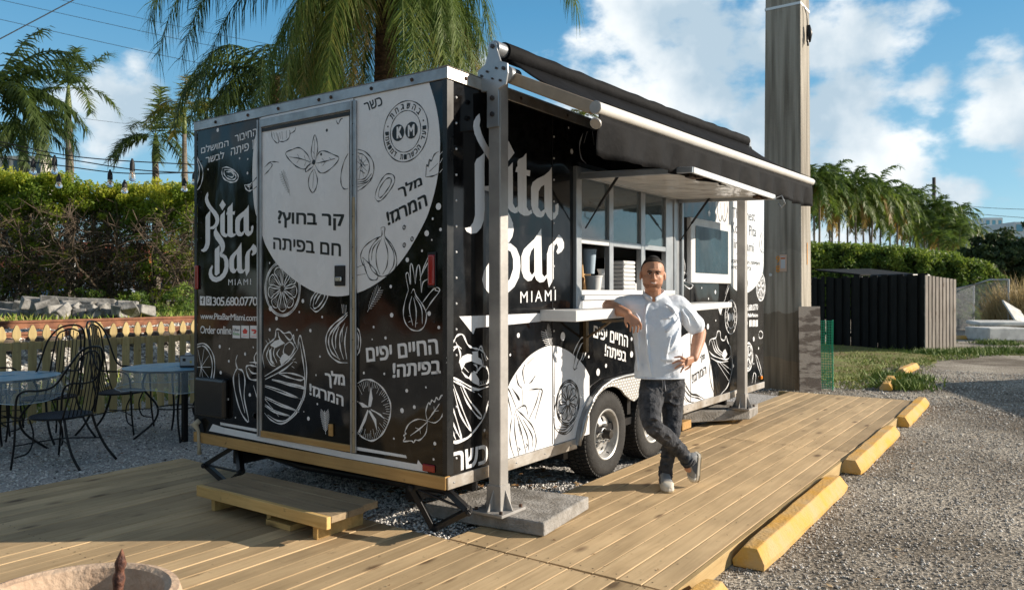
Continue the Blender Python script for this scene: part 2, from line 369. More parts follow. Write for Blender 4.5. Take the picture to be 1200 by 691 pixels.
# weedy grass patch in front of the black fence
def zgp(X, Y): return .035+.015*fbm2(X, Y, 1.5, 9)-.10*np.clip(1-np.minimum(np.minimum((X-9.3)/1.2, (21-X)/.8), (Y+2.6+.5*np.sin(X*1.7))/.7), 0, 1)
sheet('grass_patch', 9.3, 34, -8, 7.0, .25, lambda X, Y: .03+.012*fbm2(X, Y, 1.5, 9)-.16*np.clip(1-np.minimum((X-9.9)/1.2, np.where(X < 19, (Y+.35+.12*(X-10)+.25*np.sin(X*1.7))/.6, (20.3-X)/.8+np.clip(Y-1, 0, 9))), 0, 1), M_GRASS)

# stones
WGM = tone_mat('white_gravel_stone', [(0, (.16, .15, .14)), (.2, (.48, .465, .44)), (.6, (.72, .70, .67)), (1, (.86, .84, .80))])
n = 42000
x = RNG.uniform(-4.2, 6.2, n); y = RNG.uniform(.02, 7.6, n)
X0 = -.02
keep = ~((x < X0+.0) & (y < 3.25)) & ~((x < .33) & (y > 2.2) & (y < 3.25)) & ~((x > 3.3) & (y < .32))
x, y = x[keep], y[keep]
u = RNG.uniform(0, 1, len(x)); sz = .008+.012*u**2
near = (y < .9) & (x < 1.5); sz[near] *= 1.1
scatter_stones('gravel_stones', np.stack([x, y, .052+.008*fbm2(x, y, 3.0, 2)], -1), sz, WGM)
# extra dense pebbles by the corner of the trailer
n = 9000
x = RNG.uniform(-.02, 1.7, n); y = RNG.uniform(.0, 2.3, n)
scatter_stones('corner_pebbles', np.stack([x, y, .062+RNG.uniform(0, .012, n)+.025*np.exp(-((x-.1)**2+(y-.3)**2)/.15)], -1), RNG.uniform(.007, .015, n), WGM)
# lot gravel (right)
LGM = tone_mat('lot_gravel_stone', [(0, (.16, .145, .13)), (.3, (.37, .345, .31)), (.75, (.54, .51, .465)), (1, (.74, .72, .68))])
n = 66000
x = RNG.uniform(-.6, 9, n); y = -1.45-np.abs(RNG.uniform(0, 1, n))**1.15*6.5
dens = fbm2(x, y, 1.1, 21); k2 = dens+RNG.normal(0, .8, n) > -1.0
x, y = x[k2], y[k2]
u = RNG.uniform(0, 1, len(x)); scatter_stones('lot_gravel', np.stack([x, y, .004+0*x], -1), .0055+.0085*u**2.4, LGM)
n = 16000
x = RNG.uniform(8, 14, n); y = RNG.uniform(-7, 1.0, n); u = RNG.uniform(0, 1, n)
k2 = (y < -.2-.12*(x-10)) | (x < 10); x, y, u = x[k2], y[k2], u[k2]
scatter_stones('far_lot_gravel', np.stack([x, y, .006+0*x], -1), .009+.012*u**2, LGM)
# bigger loose stones, and fallen leaves
n = 260
x = RNG.uniform(-.3, 9, n); y = -1.75-RNG.uniform(0, 1, n)**1.5*5.5
scatter_stones('loose_stones', np.stack([x, y, .010+0*x], -1), RNG.uniform(.012, .024, n), LGM, flat=.6)
def fallen(name, pts, s, m):
    n = len(pts); a = RNG.uniform(0, 6.28, n); v = np.zeros((n, 4, 3)); P = np.asarray(pts); ss = s*RNG.uniform(.6, 1.4, n); ca, sa = np.cos(a)*ss, np.sin(a)*ss
    for i, (u, w) in enumerate(((-1, 0), (0, .42), (1, 0), (0, -.42))): v[:, i, 0] = P[:, 0]+u*ca-w*sa; v[:, i, 1] = P[:, 1]+u*sa+w*ca; v[:, i, 2] = P[:, 2]+RNG.uniform(0, .4, n)*ss*(1 if i in (0, 2) else .3)
    me = bpy.data.meshes.new(name); me.vertices.add(4*n); me.vertices.foreach_set('co', v.reshape(-1)); me.loops.add(4*n); me.loops.foreach_set('vertex_index', np.arange(4*n)); me.polygons.add(n); me.polygons.foreach_set('loop_start', np.arange(0, 4*n, 4)); me.update(calc_edges=True)
    t = me.attributes.new('tone', 'FLOAT', 'POINT'); t.data.foreach_set('value', np.repeat(RNG.uniform(0, 1, n), 4)); o = bpy.data.objects.new(name, me); COL.objects.link(o); me.materials.append(m); o['kind'] = 'stuff'; return o
LFM = tone_mat('dry_leaf', [(0, (.16, .075, .03)), (.6, (.34, .19, .08)), (1, (.45, .32, .16))], .7)
n = 420; q = RNG.normal(0, 1, (n, 2)); fallen('leaf_litter', np.stack([1.15+q[:, 0]*.45, .75+q[:, 1]*.40, 0*q[:, 0]+.075], -1), .035, LFM)
n = 90; fallen('deck_leaves', np.stack([RNG.uniform(-2, 7.5, n), RNG.uniform(-1.35, .0, n)**1.0, np.full(n, .1035)], -1), .011, LFM)
n = 220; fallen('lot_leaves', np.stack([RNG.uniform(0, 10, n), -1.6-RNG.uniform(0, 5, n), np.full(n, .012)], -1), .022, LFM)
n = 160; fallen('yard_leaves', np.stack([RNG.uniform(-2.5, 2.5, n), RNG.uniform(3.3, 6.5, n), np.full(n, .068)], -1), .022, LFM)
# ballast stones
BM_ = tone_mat('ballast_stone', [(0, (.10, .095, .09)), (.35, (.42, .40, .36)), (1, (.80, .78, .72))])
n = 15000
x = RNG.uniform(-3, 12, n); y = RNG.uniform(8.0, 12.4, n); z = zr(x, y)+.01
scatter_stones('ballast_stones', np.stack([x, y, z], -1), RNG.uniform(.02, .05, n), BM_)

# grass blades: tufts as thin triangles in one mesh
def blades(name, pts, h, w, m, lean=.4):
    n = len(pts); a = RNG.uniform(0, 2*np.pi, n); P = np.asarray(pts); hh = h*RNG.uniform(.4, 1.3, n); ww = w*RNG.uniform(.6, 1.3, n)
    dx, dy = np.cos(a)*ww, np.sin(a)*ww; lx, ly = RNG.normal(0, lean, n)*hh, RNG.normal(0, lean, n)*hh
    v = np.zeros((n, 3, 3)); v[:, 0] = P; v[:, 1] = P; v[:, 2] = P
    v[:, 0, 0] -= dx; v[:, 0, 1] -= dy; v[:, 1, 0] += dx; v[:, 1, 1] += dy; v[:, 2, 0] += lx; v[:, 2, 1] += ly; v[:, 2, 2] += hh
    me = bpy.data.meshes.new(name); me.vertices.add(3*n); me.vertices.foreach_set('co', v.reshape(-1)); me.loops.add(3*n); me.loops.foreach_set('vertex_index', np.arange(3*n))
    me.polygons.add(n); me.polygons.foreach_set('loop_start', np.arange(0, 3*n, 3)); me.update(calc_edges=True)
    t = me.attributes.new('tone', 'FLOAT', 'POINT'); t.data.foreach_set('value', np.repeat(RNG.uniform(0, 1, n), 3))
    o = bpy.data.objects.new(name, me); COL.objects.link(o); me.materials.append(m); o['kind'] = 'stuff'; return o
GBM = tone_mat('grass_blade', [(0, (.36, .29, .11)), (.3, (.24, .29, .05)), (1, (.14, .24, .035))], .6)
n = 42000
x = RNG.uniform(9.6, 20.8, n); y = RNG.uniform(-2.6, 5.5, n); dn = fbm2(x, y, .9, 31)
k2 = (y > -.25-.12*(x-10)+.25*np.sin(x*1.7)) & (dn+RNG.normal(0, .7, n) > -.6); x, y = x[k2], y[k2]
blades('grass', np.stack([x, y, 0*x+.015], -1), .06, .010, GBM, .8)
n = 6000
cx_ = [(10.3, -.9, .35), (11.5, -.7, .5), (19.0, -1.2, .7), (20.2, -2.0, .8), (19.6, .2, .5), (18.2, -.4, .4), (23.5, -1.5, .6)]
P = []
for a, b, r in cx_:
    q = RNG.normal(0, r*.5, (900, 2)); P.append(np.stack([a+q[:, 0], b+q[:, 1], 0*q[:, 0]+.02], -1))
blades('weeds', np.concatenate(P), .13, .016, tone_mat('weed_leaf', [(0, (.20, .25, .05)), (1, (.09, .17, .03))], .6), .5)
n = 9000
x = RNG.uniform(-3, 9, n); y = RNG.uniform(7.1, 8.6, n)
blades('fence_side_grass', np.stack([x, y, zr(x, y)], -1), .12, .012, GBM, .5)
n = 14000
x = RNG.uniform(2, 30, n); y = RNG.uniform(14.5, 24, n)
blades('verge_grass', np.stack([x, y, 0*x+.90], -1), .16, .03, GBM, .5)

# ---------------------------------------------------------------- the deck
DECK_TOP = .10
WOOD = wood_mat('deck_pine', (.57, .415, .235), (.45, .315, .17), axis=0, rnd=.22)
WOODB = wood_mat('deck_pine_side', (.50, .36, .17), (.40, .27, .12), axis=0, rnd=.1)
deck = empty('wooden_deck', (0, 0, 0), 'long low platform of sawn pine boards under the man, running past the trailer', 'deck')
bw = .139; bt = .036
def board(x0, x1, y0, name='deck_board', w=bw-.004, z1=DECK_TOP, jitter=.0015):
    dz = random.uniform(-jitter, jitter); tilt = random.uniform(-.0012, .0012)
    y1 = y0+w; zt = z1+dz; b = .004
    mb = MB(); L_ = x1-x0
    prof = [(0, zt-bt), (0, zt-b), (b, zt+tilt), (w-b, zt-tilt), (w, zt-b), (w, zt-bt)]
    v = [(x0+.5*0, y0+a, c) for a, c in prof]+[(x1, y0+a, c) for a, c in prof]
    n_ = len(prof); f = [(i, (i+1) % n_, (i+1) % n_+n_, i+n_) for i in range(n_)]+[tuple(range(n_)), tuple(range(n_, 2*n_))]
    o = MB().add([(p[0]-x0, p[1]-y0, p[2]) for p in v], f)
    return obj(name, o, WOOD, deck, loc=(x0, y0, 0))
k = 0; y = -1.40
while y < 3.2:
    xe = -.012 if y < 2.25 else .34
    # front section in one or two lengths, well past the camera
    cut = random.choice((-3.05, -2.45, -4.3)) if y > 1.2 else -5.2
    board(-6.8, cut-.004, y); board(cut, xe, y); y += bw
y = -1.40
for i in range(12):
    yy = -1.40+i*bw
    if yy+bw < .06:
        c = 4.02 if i % 2 == 0 else 4.02
        board(.008, c-.003, yy); board(c+.003, 8.05, yy)
    else: board(3.35, 8.05, yy)
mb = MB().box(0, 8.05, -1.435, -1.405, .003, .098); obj('fascia_board', mb, WOODB, deck, bevel=.002)
mb = MB().box(-6.8, -.006, -1.435, -1.405, .003, .098); obj('fascia_board', mb, WOODB, deck, bevel=.002)
mb = MB().box(8.055, 8.09, -1.40, .42, .003, .098); obj('fascia_board', mb, WOODB, deck, bevel=.002)
j = MB()
for xx in (-6.5, -5, -3.8, -2.6, -1.4, -.2): j.box(xx-.02, xx+.02, -1.39, 3.18, .0, .06)
for xx in (.12, 1.3, 2.5, 3.9, 5.2, 6.5, 7.9): j.box(xx-.02, xx+.02, -1.39, -.02, .0, .06)
o = obj('joists', j, WOODB, deck)
# screw heads where boards meet the joists
sc = MB()
for xx in (-3.8, -2.6, -1.4, -.03, .06, 1.3, 2.5, 3.97, 4.08, 5.2, 6.5, 7.9):
    for i in range(33 if xx < 0 else (10 if xx < 3.5 else 12)):
        for dy in (.03, .105):
            yy = -1.40+i*bw+dy
            sc.lathe([(.0042, DECK_TOP+.0012), (.0042, DECK_TOP+.0022), (.0001, DECK_TOP+.0024)], (xx+random.uniform(-.006, .006), yy, 0), 6)
o = obj('screws', sc, mat('screw_steel', (.12, .09, .06), .5, .8), deck, recalc=False); o['kind'] = 'stuff'
# ================================================================== FOOD TRAILER
TL, TW, TZ0, TZ1 = 6.01, 2.59, .386, 2.892
trailer = empty('food_trailer', (0, 0, 0), 'long black and white food trailer with serving hatch and printed food drawings', 'trailer')
def vinyl(name, col, rough, bs, strength):
    m = bpy.data.materials.new(name); MATS[name] = m; m.use_nodes = True; nt = m.node_tree; N = nt.nodes.new; L = nt.links.new
    b = nt.nodes['Principled BSDF']; b.inputs['Base Color'].default_value = (*col, 1); b.inputs['Specular IOR Level'].default_value = .36
    tc = N('ShaderNodeTexCoord'); mp = N('ShaderNodeMapping'); mp.inputs['Scale'].default_value = (1, 1, .55); L(tc.outputs['Object'], mp.inputs[0])
    n = N('ShaderNodeTexNoise'); n.inputs['Scale'].default_value = bs; n.inputs['Detail'].default_value = 2; L(mp.outputs[0], n.inputs['Vector'])
    bp = N('ShaderNodeBump'); bp.inputs['Strength'].default_value = strength; bp.inputs['Distance'].default_value = .05; L(n.outputs[0], bp.inputs['Height']); L(bp.outputs[0], b.inputs['Normal'])
    n2 = N('ShaderNodeTexNoise'); n2.inputs['Scale'].default_value = 3; n2.inputs['Detail'].default_value = 8; L(mp.outputs[0], n2.inputs['Vector'])
    mr = N('ShaderNodeMapRange'); L(n2.outputs[0], mr.inputs['Value']); mr.inputs['From Min'].default_value = .35; mr.inputs['From Max'].default_value = .7; mr.inputs['To Min'].default_value = rough*.7; mr.inputs['To Max'].default_value = rough*1.8
    L(mr.outputs[0], b.inputs['Roughness'])
    # a thin uneven film of dust
    n3 = N('ShaderNodeTexNoise'); n3.inputs['Scale'].default_value = 11; n3.inputs['Detail'].default_value = 9; n3.inputs['Roughness'].default_value = .7; L(tc.outputs['Object'], n3.inputs['Vector'])
    c3 = N('ShaderNodeValToRGB'); L(n3.outputs[0], c3.inputs[0]); c3.color_ramp.elements[0].position = .45; c3.color_ramp.elements[1].position = .8
    lum = sum(col)/3; tgt = [c+(.30-c)*(.06 if lum < .2 else .12) for c in col]
    c3.color_ramp.elements[0].color = (*col, 1); c3.color_ramp.elements[1].color = (*tgt, 1); L(c3.outputs[0], b.inputs['Base Color'])
    return m
BLK = vinyl('black_vinyl', (.0045, .0045, .005), .07, 1.6, .55)
WHT = vinyl('white_vinyl', (.79, .80, .82), .2, 1.6, .5)
INK = mat('black_ink', (.012, .012, .013), .3)
ALU = mat('aluminium', (.42, .435, .45), .42, .8, noise=.3, nscale=5, bump=.05, bscale=40)
ALUP = mat('weathered_aluminium', (.62, .60, .57), .42, .7, col2=(.38, .33, .27), nscale=4, lo=.35, hi=.6, bump=.08)
WPNT = mat('white_painted_metal', (.72, .73, .74), .4, 0, noise=.12, nscale=5)
DARKM = mat('black_metal', (.02, .02, .022), .4, .3, noise=.3)
RUBB = mat('tyre_rubber', (.028, .027, .026), .8, noise=.4, nscale=12, bump=.3, bscale=80)
REDL = mat('red_lens', (.30, .012, .012), .15, coat=.6)
RUST = mat('rusty_steel', (.10, .055, .035), .8, col2=(.03, .022, .018), nscale=12)

def tess(loops, mapf):
    tri = tessellate_polygon([[Vector((u, w, 0)) for u, w in lp] for lp in loops])
    pts = [p for lp in loops for p in lp]
    return [mapf(u, w) for u, w in pts], [tuple(t) for t in tri]
# ---- side wall with window opening and wheel well
WX0, WX1, WZ0, WZ1 = 1.53, 3.27, 1.575, 2.46
outer = [(0.03, TZ0+.03), (1.50, TZ0+.03), (1.56, .62), (1.72, .76), (1.95, .80), (3.0, .80), (3.25, .72), (3.38, .60), (3.45, TZ0+.03), (TL, TZ0+.03), (TL, TZ1-.03), (0.03, TZ1-.03)]
hole = [(WX0, WZ0), (WX1, WZ0), (WX1, WZ1), (WX0, WZ1)]
v, f = tess([outer, hole], lambda u, w: (u, 0, w)); mb = MB().add(v, f)
side = obj('side_wall', mb, BLK, trailer, recalc=False)
for p in side.data.polygons:
    pass
bm = bmesh.new(); bm.from_mesh(side.data)
for fa in bm.faces:
    if fa.normal.y > 0: fa.normal_flip()
bm.to_mesh(side.data); bm.free()
md = side.modifiers.new('solid', 'SOLIDIFY'); md.thickness = .04; md.offset = -1
rear = obj('rear_wall', MB().box(0, .04, .03, TW-.03, TZ0+.03, TZ1-.03), BLK, trailer)
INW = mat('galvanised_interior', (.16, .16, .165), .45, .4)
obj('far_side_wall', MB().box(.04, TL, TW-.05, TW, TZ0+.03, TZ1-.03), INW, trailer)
obj('front_wall', MB().box(TL-.04, TL, .045, TW-.055, TZ0+.03, TZ1-.03), BLK, trailer)
obj('trailer_floor', MB().box(.045, TL-.045, .045, TW-.055, TZ0+.04, TZ0+.10), DARKM, trailer)
obj('roof', MB().box(.01, TL-.01, .01, TW-.01, TZ1-.028, TZ1-.006), ALU, trailer)
# wheel housings inside
obj('wheel_housing', MB().box(1.50, 3.46, .30, .33, TZ0+.11, .86).box(1.50, 3.46, .042, .329, .82, .86), DARKM, trailer)
# ---- corner and edge trims
t = MB()
t.box(-.012, .0, -.004, TW+.004, TZ1-.068, TZ1).box(-.012, .05, -.004, TW+.004, TZ1+.0005, TZ1+.006)
obj('rear_roof_rail', t, ALU, trailer, bevel=.003)
t = MB().box(-.0125, TL, -.014, -.0045, TZ1-.070, TZ1+.002).box(-.010, TL, -.012, .06, TZ1+.0065, TZ1+.011)
obj('side_roof_rail', t, ALUP, trailer, bevel=.003)
def rivets(name, pts, ax, r=.007, m=ALU):
    mb = MB()
    for p in pts:
        mb.lathe([(r, 0), (r*.8, -r*.5), (r*.01, -r*.75)], p, 8, axis={0: 'x', 1: 'y'}[ax])
    o = obj(name, mb, m, trailer, smooth=True, recalc=False); o['kind'] = 'stuff'; return o
rivets('roof_bolt', [(-.0125, yy, TZ1-.034) for yy in (.27, .62, 1.0, 1.12, 1.55, 1.9, 2.3)], 0, .013, RUST)
rivets('roof_bolt', [(xx, -.0145, TZ1-.034) for xx in (.16, .75, 1.35, 1.95)], 1, .013, RUST)
obj('corner_trim', MB().box(-.006, .0, -.006, .03, TZ0+.085, TZ1-.0685).box(-.0055, .055, -.0055, -.0005, TZ0+.085, TZ1-.071), vinyl('dark_trim', (.012, .014, .016), .25, 2, .2), trailer, bevel=.001)
obj('corner_trim', MB().box(-.006, .0, TW-.03, TW+.005, TZ0+.085, TZ1-.0685), MATS['dark_trim'], trailer, bevel=.001)
rivets('rivet', [(.085, -.001, z) for z in np.arange(.56, 2.75, .155)]+[(1.185, -.001, z) for z in np.arange(.66, 2.75, .155) if not (.9 < z < 1.0)], 1, .008, WPNT)
rivets('rivet', [(-.001, TW-.085, z) for z in np.arange(.66, 2.7, .12)]+[(-.001, .10, z) for z in (.62, .8, 1.06, 1.25, 1.38, 1.60)], 0, .0065, MATS['dark_trim'])
obj('panel_seam', MB().box(1.163, 1.168, -.0035, -.0003, TZ0+.085, TZ1-.071), DARKM, trailer)
obj('panel_seam', MB().box(3.70, 3.705, -.0035, -.0003, TZ0+.085, 1.63), DARKM, trailer)
obj('bottom_rail', MB().box(-.004, 1.495, -.012, -.0005, TZ0, TZ0+.075), ALUP, trailer, bevel=.003)
obj('bottom_rail', MB().box(3.46, TL, -.012, -.0005, TZ0, TZ0+.075), ALUP, trailer, bevel=.003)
TAN = wood_mat('yellow_pine', (.56, .34, .13), (.42, .24, .08), axis=1, rnd=.05)
obj('rear_sill_plank', MB().box(-.016, .04, .0, TW, TZ0, TZ0+.078), TAN, trailer, bevel=.003)
rivets('rivet', [(xx, -.0125, TZ0+.037) for xx in (.05, .35, .7, 1.05, 1.4, 3.6, 4.1, 4.7, 5.3, 5.8)], 1, .006, ALU)
# frame beams under the body
obj('chassis_beam', MB().box(.1, TL-.1, .35, .43, .24, TZ0-.002), DARKM, trailer)
obj('chassis_beam', MB().box(.1, TL-.1, TW-.43, TW-.35, .24, TZ0-.002), DARKM, trailer)
for xx in (.3, 1.4, 3.6, 4.8): obj('cross_member', MB().box(xx, xx+.06, .05, TW-.05, .31, TZ0-.004), DARKM, trailer)
# ---- door
DY0, DY1, DZ0, DZ1 = .790, 1.750, .545, 2.775
door = obj('rear_door', MB().box(-.005, -.0003, DY0, DY1, DZ0, DZ1), BLK, trailer)
fr = MB(); w = .042
# the frame follows the slight lean of the opening
fr.box(-.018, -.0005, DY1-.012, DY1+w-.012, DZ0-.03, DZ1+.03).box(-.027, -.0185, DY1+w-.026, DY1+w-.013, DZ0-.03, DZ1+.03)
obj('door_frame', fr, ALU, door, bevel=.004)
obj('door_frame', MB().box(-.018, -.0005, DY0-w+.012, DY0+.014, DZ0-.03, DZ1+.03).box(-.027, -.0185, DY0+.0, DY0+.013, DZ0-.03, DZ1+.03), ALU, door, bevel=.004)
obj('door_frame', MB().box(-.024, -.0005, DY0+.0145, DY1-.0125, DZ1-.03, DZ1+.028), ALU, door, bevel=.004)
obj('door_sill', MB().box(-.024, -.0005, DY0+.0145, DY1-.0125, DZ0-.028, DZ0+.016), TAN, door, bevel=.004)
obj('door_jamb', MB().box(-.024, -.0185, DY0-w+.016, DY0-.008, DZ0-.028, DZ1-.6), mat('tan_strip', (.42, .34, .22), .5, .2, noise=.2), door)
obj('inner_gasket', MB().box(-.012, -.0055, DY0+.015, DY0+.034, DZ0+.02, DZ1-.035).box(-.012, -.0055, DY0+.035, DY1-.014, DZ1-.06, DZ1-.035), DARKM, door)
hd = MB().box(-.016, -.006, .865, .965, 1.60, 1.735); h = obj('handle', hd, DARKM, door, bevel=.012, seg=3)
h2 = obj('latch', MB().box(-.030, -.0165, .885, .945, 1.63, 1.66), mat('chrome', (.7, .7, .72), .2, 1), door, bevel=.004)
obj('door_stop', MB().box(-.02, -.0055, .98, 1.02, .60, .68), TAN, door, bevel=.004)
for z in (.75, 1.1, 1.45, 1.8, 2.15, 2.5):
    pass
rivets('rivet', [(-.0265, DY0-.015, z) for z in np.arange(.65, 2.7, .2)], 0, .004, DARKM)
# ---- small things on the rear wall
def lamp(name, y0, y1, z0, z1, dep=.03, m=REDL, seg=4, x=-.0005):
    mb = MB().box(x-dep, x, y0, y1, z0, z1); return obj(name, mb, m, trailer, bevel=min(.02, (y1-y0)*.45), seg=seg)
b_ = lamp('tail_lamp_base', .08, .145, 1.585, 1.80, .010, DARKM)
lamp('tail_lamp', .087, .137, 1.60, 1.785, .022)
lamp('tail_lamp', 2.535, 2.575, 1.58, 1.77, .018)
lamp('reflector', .09, .19, TZ0+.09, TZ0+.135, .012, seg=1)
lamp('reflector', 2.545, 2.60, TZ0+.10, TZ0+.16, .012, seg=1)
lamp('plate_box', 2.15, 2.53, .60, .90, .045, mat('black_plastic', (.018, .019, .02), .25, noise=.3, nscale=6), seg=2)
rp = MB().tube([(-.02, 2.50, .56), (-.05, 2.52, .53), (-.03, 2.50, .48), (-.03, 2.49, .36), (-.02, 2.50, .30)], [.022, .03, .012, .012, .018], 7)
obj('pull_rope', rp, mat('rope', (.50, .42, .30), .9), trailer, smooth=True)

# ---- window block
FRM = mat('window_aluminium', (.40, .42, .44), .35, .6, noise=.15, nscale=6)
win = obj('window_frame', MB().box(1.455, 1.535, -.030, .05, 1.435, 2.50), FRM, trailer, bevel=.004)
obj('frame_post', MB().box(3.265, 3.30, -.022, .05, 1.44, 2.50), FRM, win, bevel=.004)
obj('frame_post', MB().box(3.33, 3.50, -.010, .03, 1.42, 2.62), FRM, win, bevel=.004)
obj('frame_post', MB().box(3.42, 3.46, -.035, -.0105, 1.42, 2.55), FRM, win, bevel=.004)
obj('frame_head', MB().box(1.5355, 3.2645, -.025, .04, 2.425, 2.50), FRM, win, bevel=.004)
for i, (z0, z1, d) in enumerate(((1.435, 1.495, .034), (1.4985, 1.535, .05), (1.5385, 1.575, .03))):
    obj('sill_rail', MB().box(1.5355, 3.2645, -d, .03, z0, z1), WPNT, win, bevel=.003)
mull = ((2.005, 2.075), (2.585, 2.665), (3.10, 3.2645))
for a, b in mull: obj('mullion', MB().box(a, b, -.012, .035, 1.5755, 2.4245), FRM, win, bevel=.003)
GL = mat('window_glass', (.10, .14, .16), .03, spec=1.0, coat=1, ior=1.6, alpha=.62)
cells = ((1.5355, 2.0045), (2.0755, 2.5845), (2.6655, 3.0995))
for i, (a, b) in enumerate(cells):
    z = 1.975
    obj('pane', MB().box(a, b, .010, .014, z, 2.4245), GL, win)
    obj('sash_rail', MB().box(a, b, -.010, .026, z-.045, z-.0005), WPNT if i == 0 else FRM, win, bevel=.003)
    obj('sash_stile', MB().box(a, a+.025, .018, .034, z, 2.4245), FRM, win)
# dark kitchen inside
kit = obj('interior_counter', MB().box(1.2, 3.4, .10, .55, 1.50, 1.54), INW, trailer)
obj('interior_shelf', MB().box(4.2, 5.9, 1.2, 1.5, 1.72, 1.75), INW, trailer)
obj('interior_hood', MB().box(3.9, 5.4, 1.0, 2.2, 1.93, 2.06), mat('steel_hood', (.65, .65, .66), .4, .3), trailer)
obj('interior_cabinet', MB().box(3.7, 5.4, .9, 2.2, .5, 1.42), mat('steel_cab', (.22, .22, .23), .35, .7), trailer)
# hatch (lifted awning door) and its struts
HZ = 2.425
hatch = obj('serving_hatch', MB().add([(1.52, -.015, HZ+.012), (3.37, -.015, HZ+.012), (3.37, -.90, HZ-.028), (1.52, -.90, HZ-.028), (1.52, -.015, HZ+.035), (3.37, -.015, HZ+.035), (3.37, -.90, HZ-.005), (1.52, -.90, HZ-.005)],
    [(0, 1, 2, 3), (4, 7, 6, 5), (0, 4, 5, 1), (1, 5, 6, 2), (2, 6, 7, 3), (3, 7, 4, 0)]), vinyl('hatch_skin', (.78, .75, .70), .12, 3, .5), trailer)
obj('hatch_edge', MB().bar((1.505, -.02, HZ+.0), (1.505, -.92, HZ-.03), .018, .042), FRM, hatch, bevel=.003)
obj('hatch_edge', MB().bar((3.385, -.02, HZ+.0), (3.385, -.92, HZ-.03), .018, .042), FRM, hatch, bevel=.003)
obj('hatch_edge', MB().bar((1.52, -.915, HZ-.03), (3.37, -.915, HZ-.03), .018, .042), WPNT, hatch, bevel=.003)
obj('hatch_hinge', MB().bar((1.50, -.012, HZ+.075), (3.40, -.012, HZ+.075), .02, .07), DARKM, hatch)
for xx in (1.72, 3.2):
    obj('hatch_latch', MB().box(xx-.07, xx+.07, -.86, -.80, HZ-.055, HZ-.030).box(xx-.03, xx+.03, -.90, -.86, HZ-.06, HZ-.045), RUST, hatch, bevel=.004)
for xa in (1.56, 3.34):
    sg = MB().tube([(xa, -.045, 2.04), (xa, -.16, 2.20)], .006, 8).tube([(xa, -.16, 2.20), (xa, -.34, 2.435)], .011, 8)
    obj('gas_strut', sg, DARKM, hatch, smooth=True)
# shelf along the serving side
shelf = MB(); n_ = 5
za, zb_ = 1.358, 1.405
shelf.add([(1.0, -.0015, za), (4.05, -.0015, zb_), (4.05, -.295, zb_), (1.0, -.295, za), (1.0, -.0015, za+.075), (4.05, -.0015, zb_+.055), (4.05, -.295, zb_+.055), (1.0, -.295, za+.075)],
    [(0, 1, 2, 3), (4, 7, 6, 5), (0, 4, 5, 1), (1, 5, 6, 2), (2, 6, 7, 3), (3, 7, 4, 0)])
sh = obj('counter_shelf', shelf, WPNT, trailer, bevel=.004)
BRZ = mat('bronze_bracket', (.22, .15, .08), .4, .6, noise=.3)
for xx in (1.62, 3.0):
    obj('bracket', MB().box(xx-.02, xx+.02, -.028, -.002, 1.10, 1.352).bar((xx, -.02, 1.21), (xx, -.24, 1.345), .022, .012).bar((xx, -.02, 1.345), (xx, -.27, 1.349), .022, .012).box(xx-.16, xx+.16, -.27, -.24, 1.335, 1.351), BRZ, sh)
# menu screen
scr = obj('menu_screen', MB().box(3.60, 4.72, -.05, -.001, 1.65, 2.29), WPNT, trailer, bevel=.006)
sg_ = MB().box(3.71, 4.61, -.056, -.051, 1.75, 2.21); obj('screen_glass', sg_, vinyl('screen_glass', (.012, .035, .05), .22, 3, .5), scr)
# outlet and marker lamps
obj('marker_lamp', MB().box(5.86, 5.92, -.02, -.001, .50, .54), mat('amber_lens', (.8, .25, .02), .2), trailer, bevel=.006)
hook = MB().tube([(3.37, -.93, HZ-.04), (3.37, -.98, HZ-.02), (3.40, -1.0, HZ-.09), (3.43, -.96, HZ-.12), (3.44, -.93, HZ-.08)], .006, 6); obj('hatch_hook', hook, FRM, hatch, smooth=True)
# roof vent and antenna seen over the roof edge
obj('roof_vent', MB().box(2.6, 2.7, .9, 1.0, TZ1+.012, TZ1+.30).box(2.2, 2.6, .93, .96, TZ1+.20, TZ1+.22), ALU, trailer)

# ---- fender and wheels
def fend_mat():
    m = bpy.data.materials.new('diamond_plate'); m.use_nodes = True; nt = m.node_tree; N = nt.nodes.new; L = nt.links.new
    b = nt.nodes['Principled BSDF']; b.inputs['Base Color'].default_value = (.70, .70, .69, 1); b.inputs['Metallic'].default_value = .75; b.inputs['Roughness'].default_value = .36
    tc = N('ShaderNodeTexCoord'); mp = N('ShaderNodeMapping'); mp.inputs['Rotation'].default_value = (0, math.radians(45), 0); mp.inputs['Scale'].default_value = (30, 30, 30); L(tc.outputs['Object'], mp.inputs[0])
    ck = N('ShaderNodeTexVoronoi'); ck.inputs['Randomness'].default_value = 0; ck.inputs['Scale'].default_value = 1; L(mp.outputs[0], ck.inputs['Vector'])
    cr = N('ShaderNodeValToRGB'); L(ck.outputs['Distance'], cr.inputs[0]); cr.color_ramp.elements[0].position = .2; cr.color_ramp.elements[0].color = (1, 1, 1, 1); cr.color_ramp.elements[1].position = .5; cr.color_ramp.elements[1].color = (0, 0, 0, 1)
    bp = N('ShaderNodeBump'); bp.inputs['Strength'].default_value = .7; bp.inputs['Distance'].default_value = .006; L(cr.outputs[0], bp.inputs['Height']); L(bp.outputs[0], b.inputs['Normal'])
    return m
W1, W2, WR, WZ = 2.0, 2.86, .345, .415
FO = [(1.475, .415), (1.50, .50), (1.535, .58), (1.60, .67), (1.70, .755), (1.82, .815), (1.98, .855), (2.2, .868), (2.68, .868), (2.9, .855), (3.06, .815), (3.18, .755), (3.28, .67), (3.345, .58), (3.38, .50), (3.405, .415)]
def arch(c):
    return [(c+.40*math.cos(a), WZ+.385*math.sin(a)) for a in [math.radians(t_) for t_ in range(0, 181, 12)]]
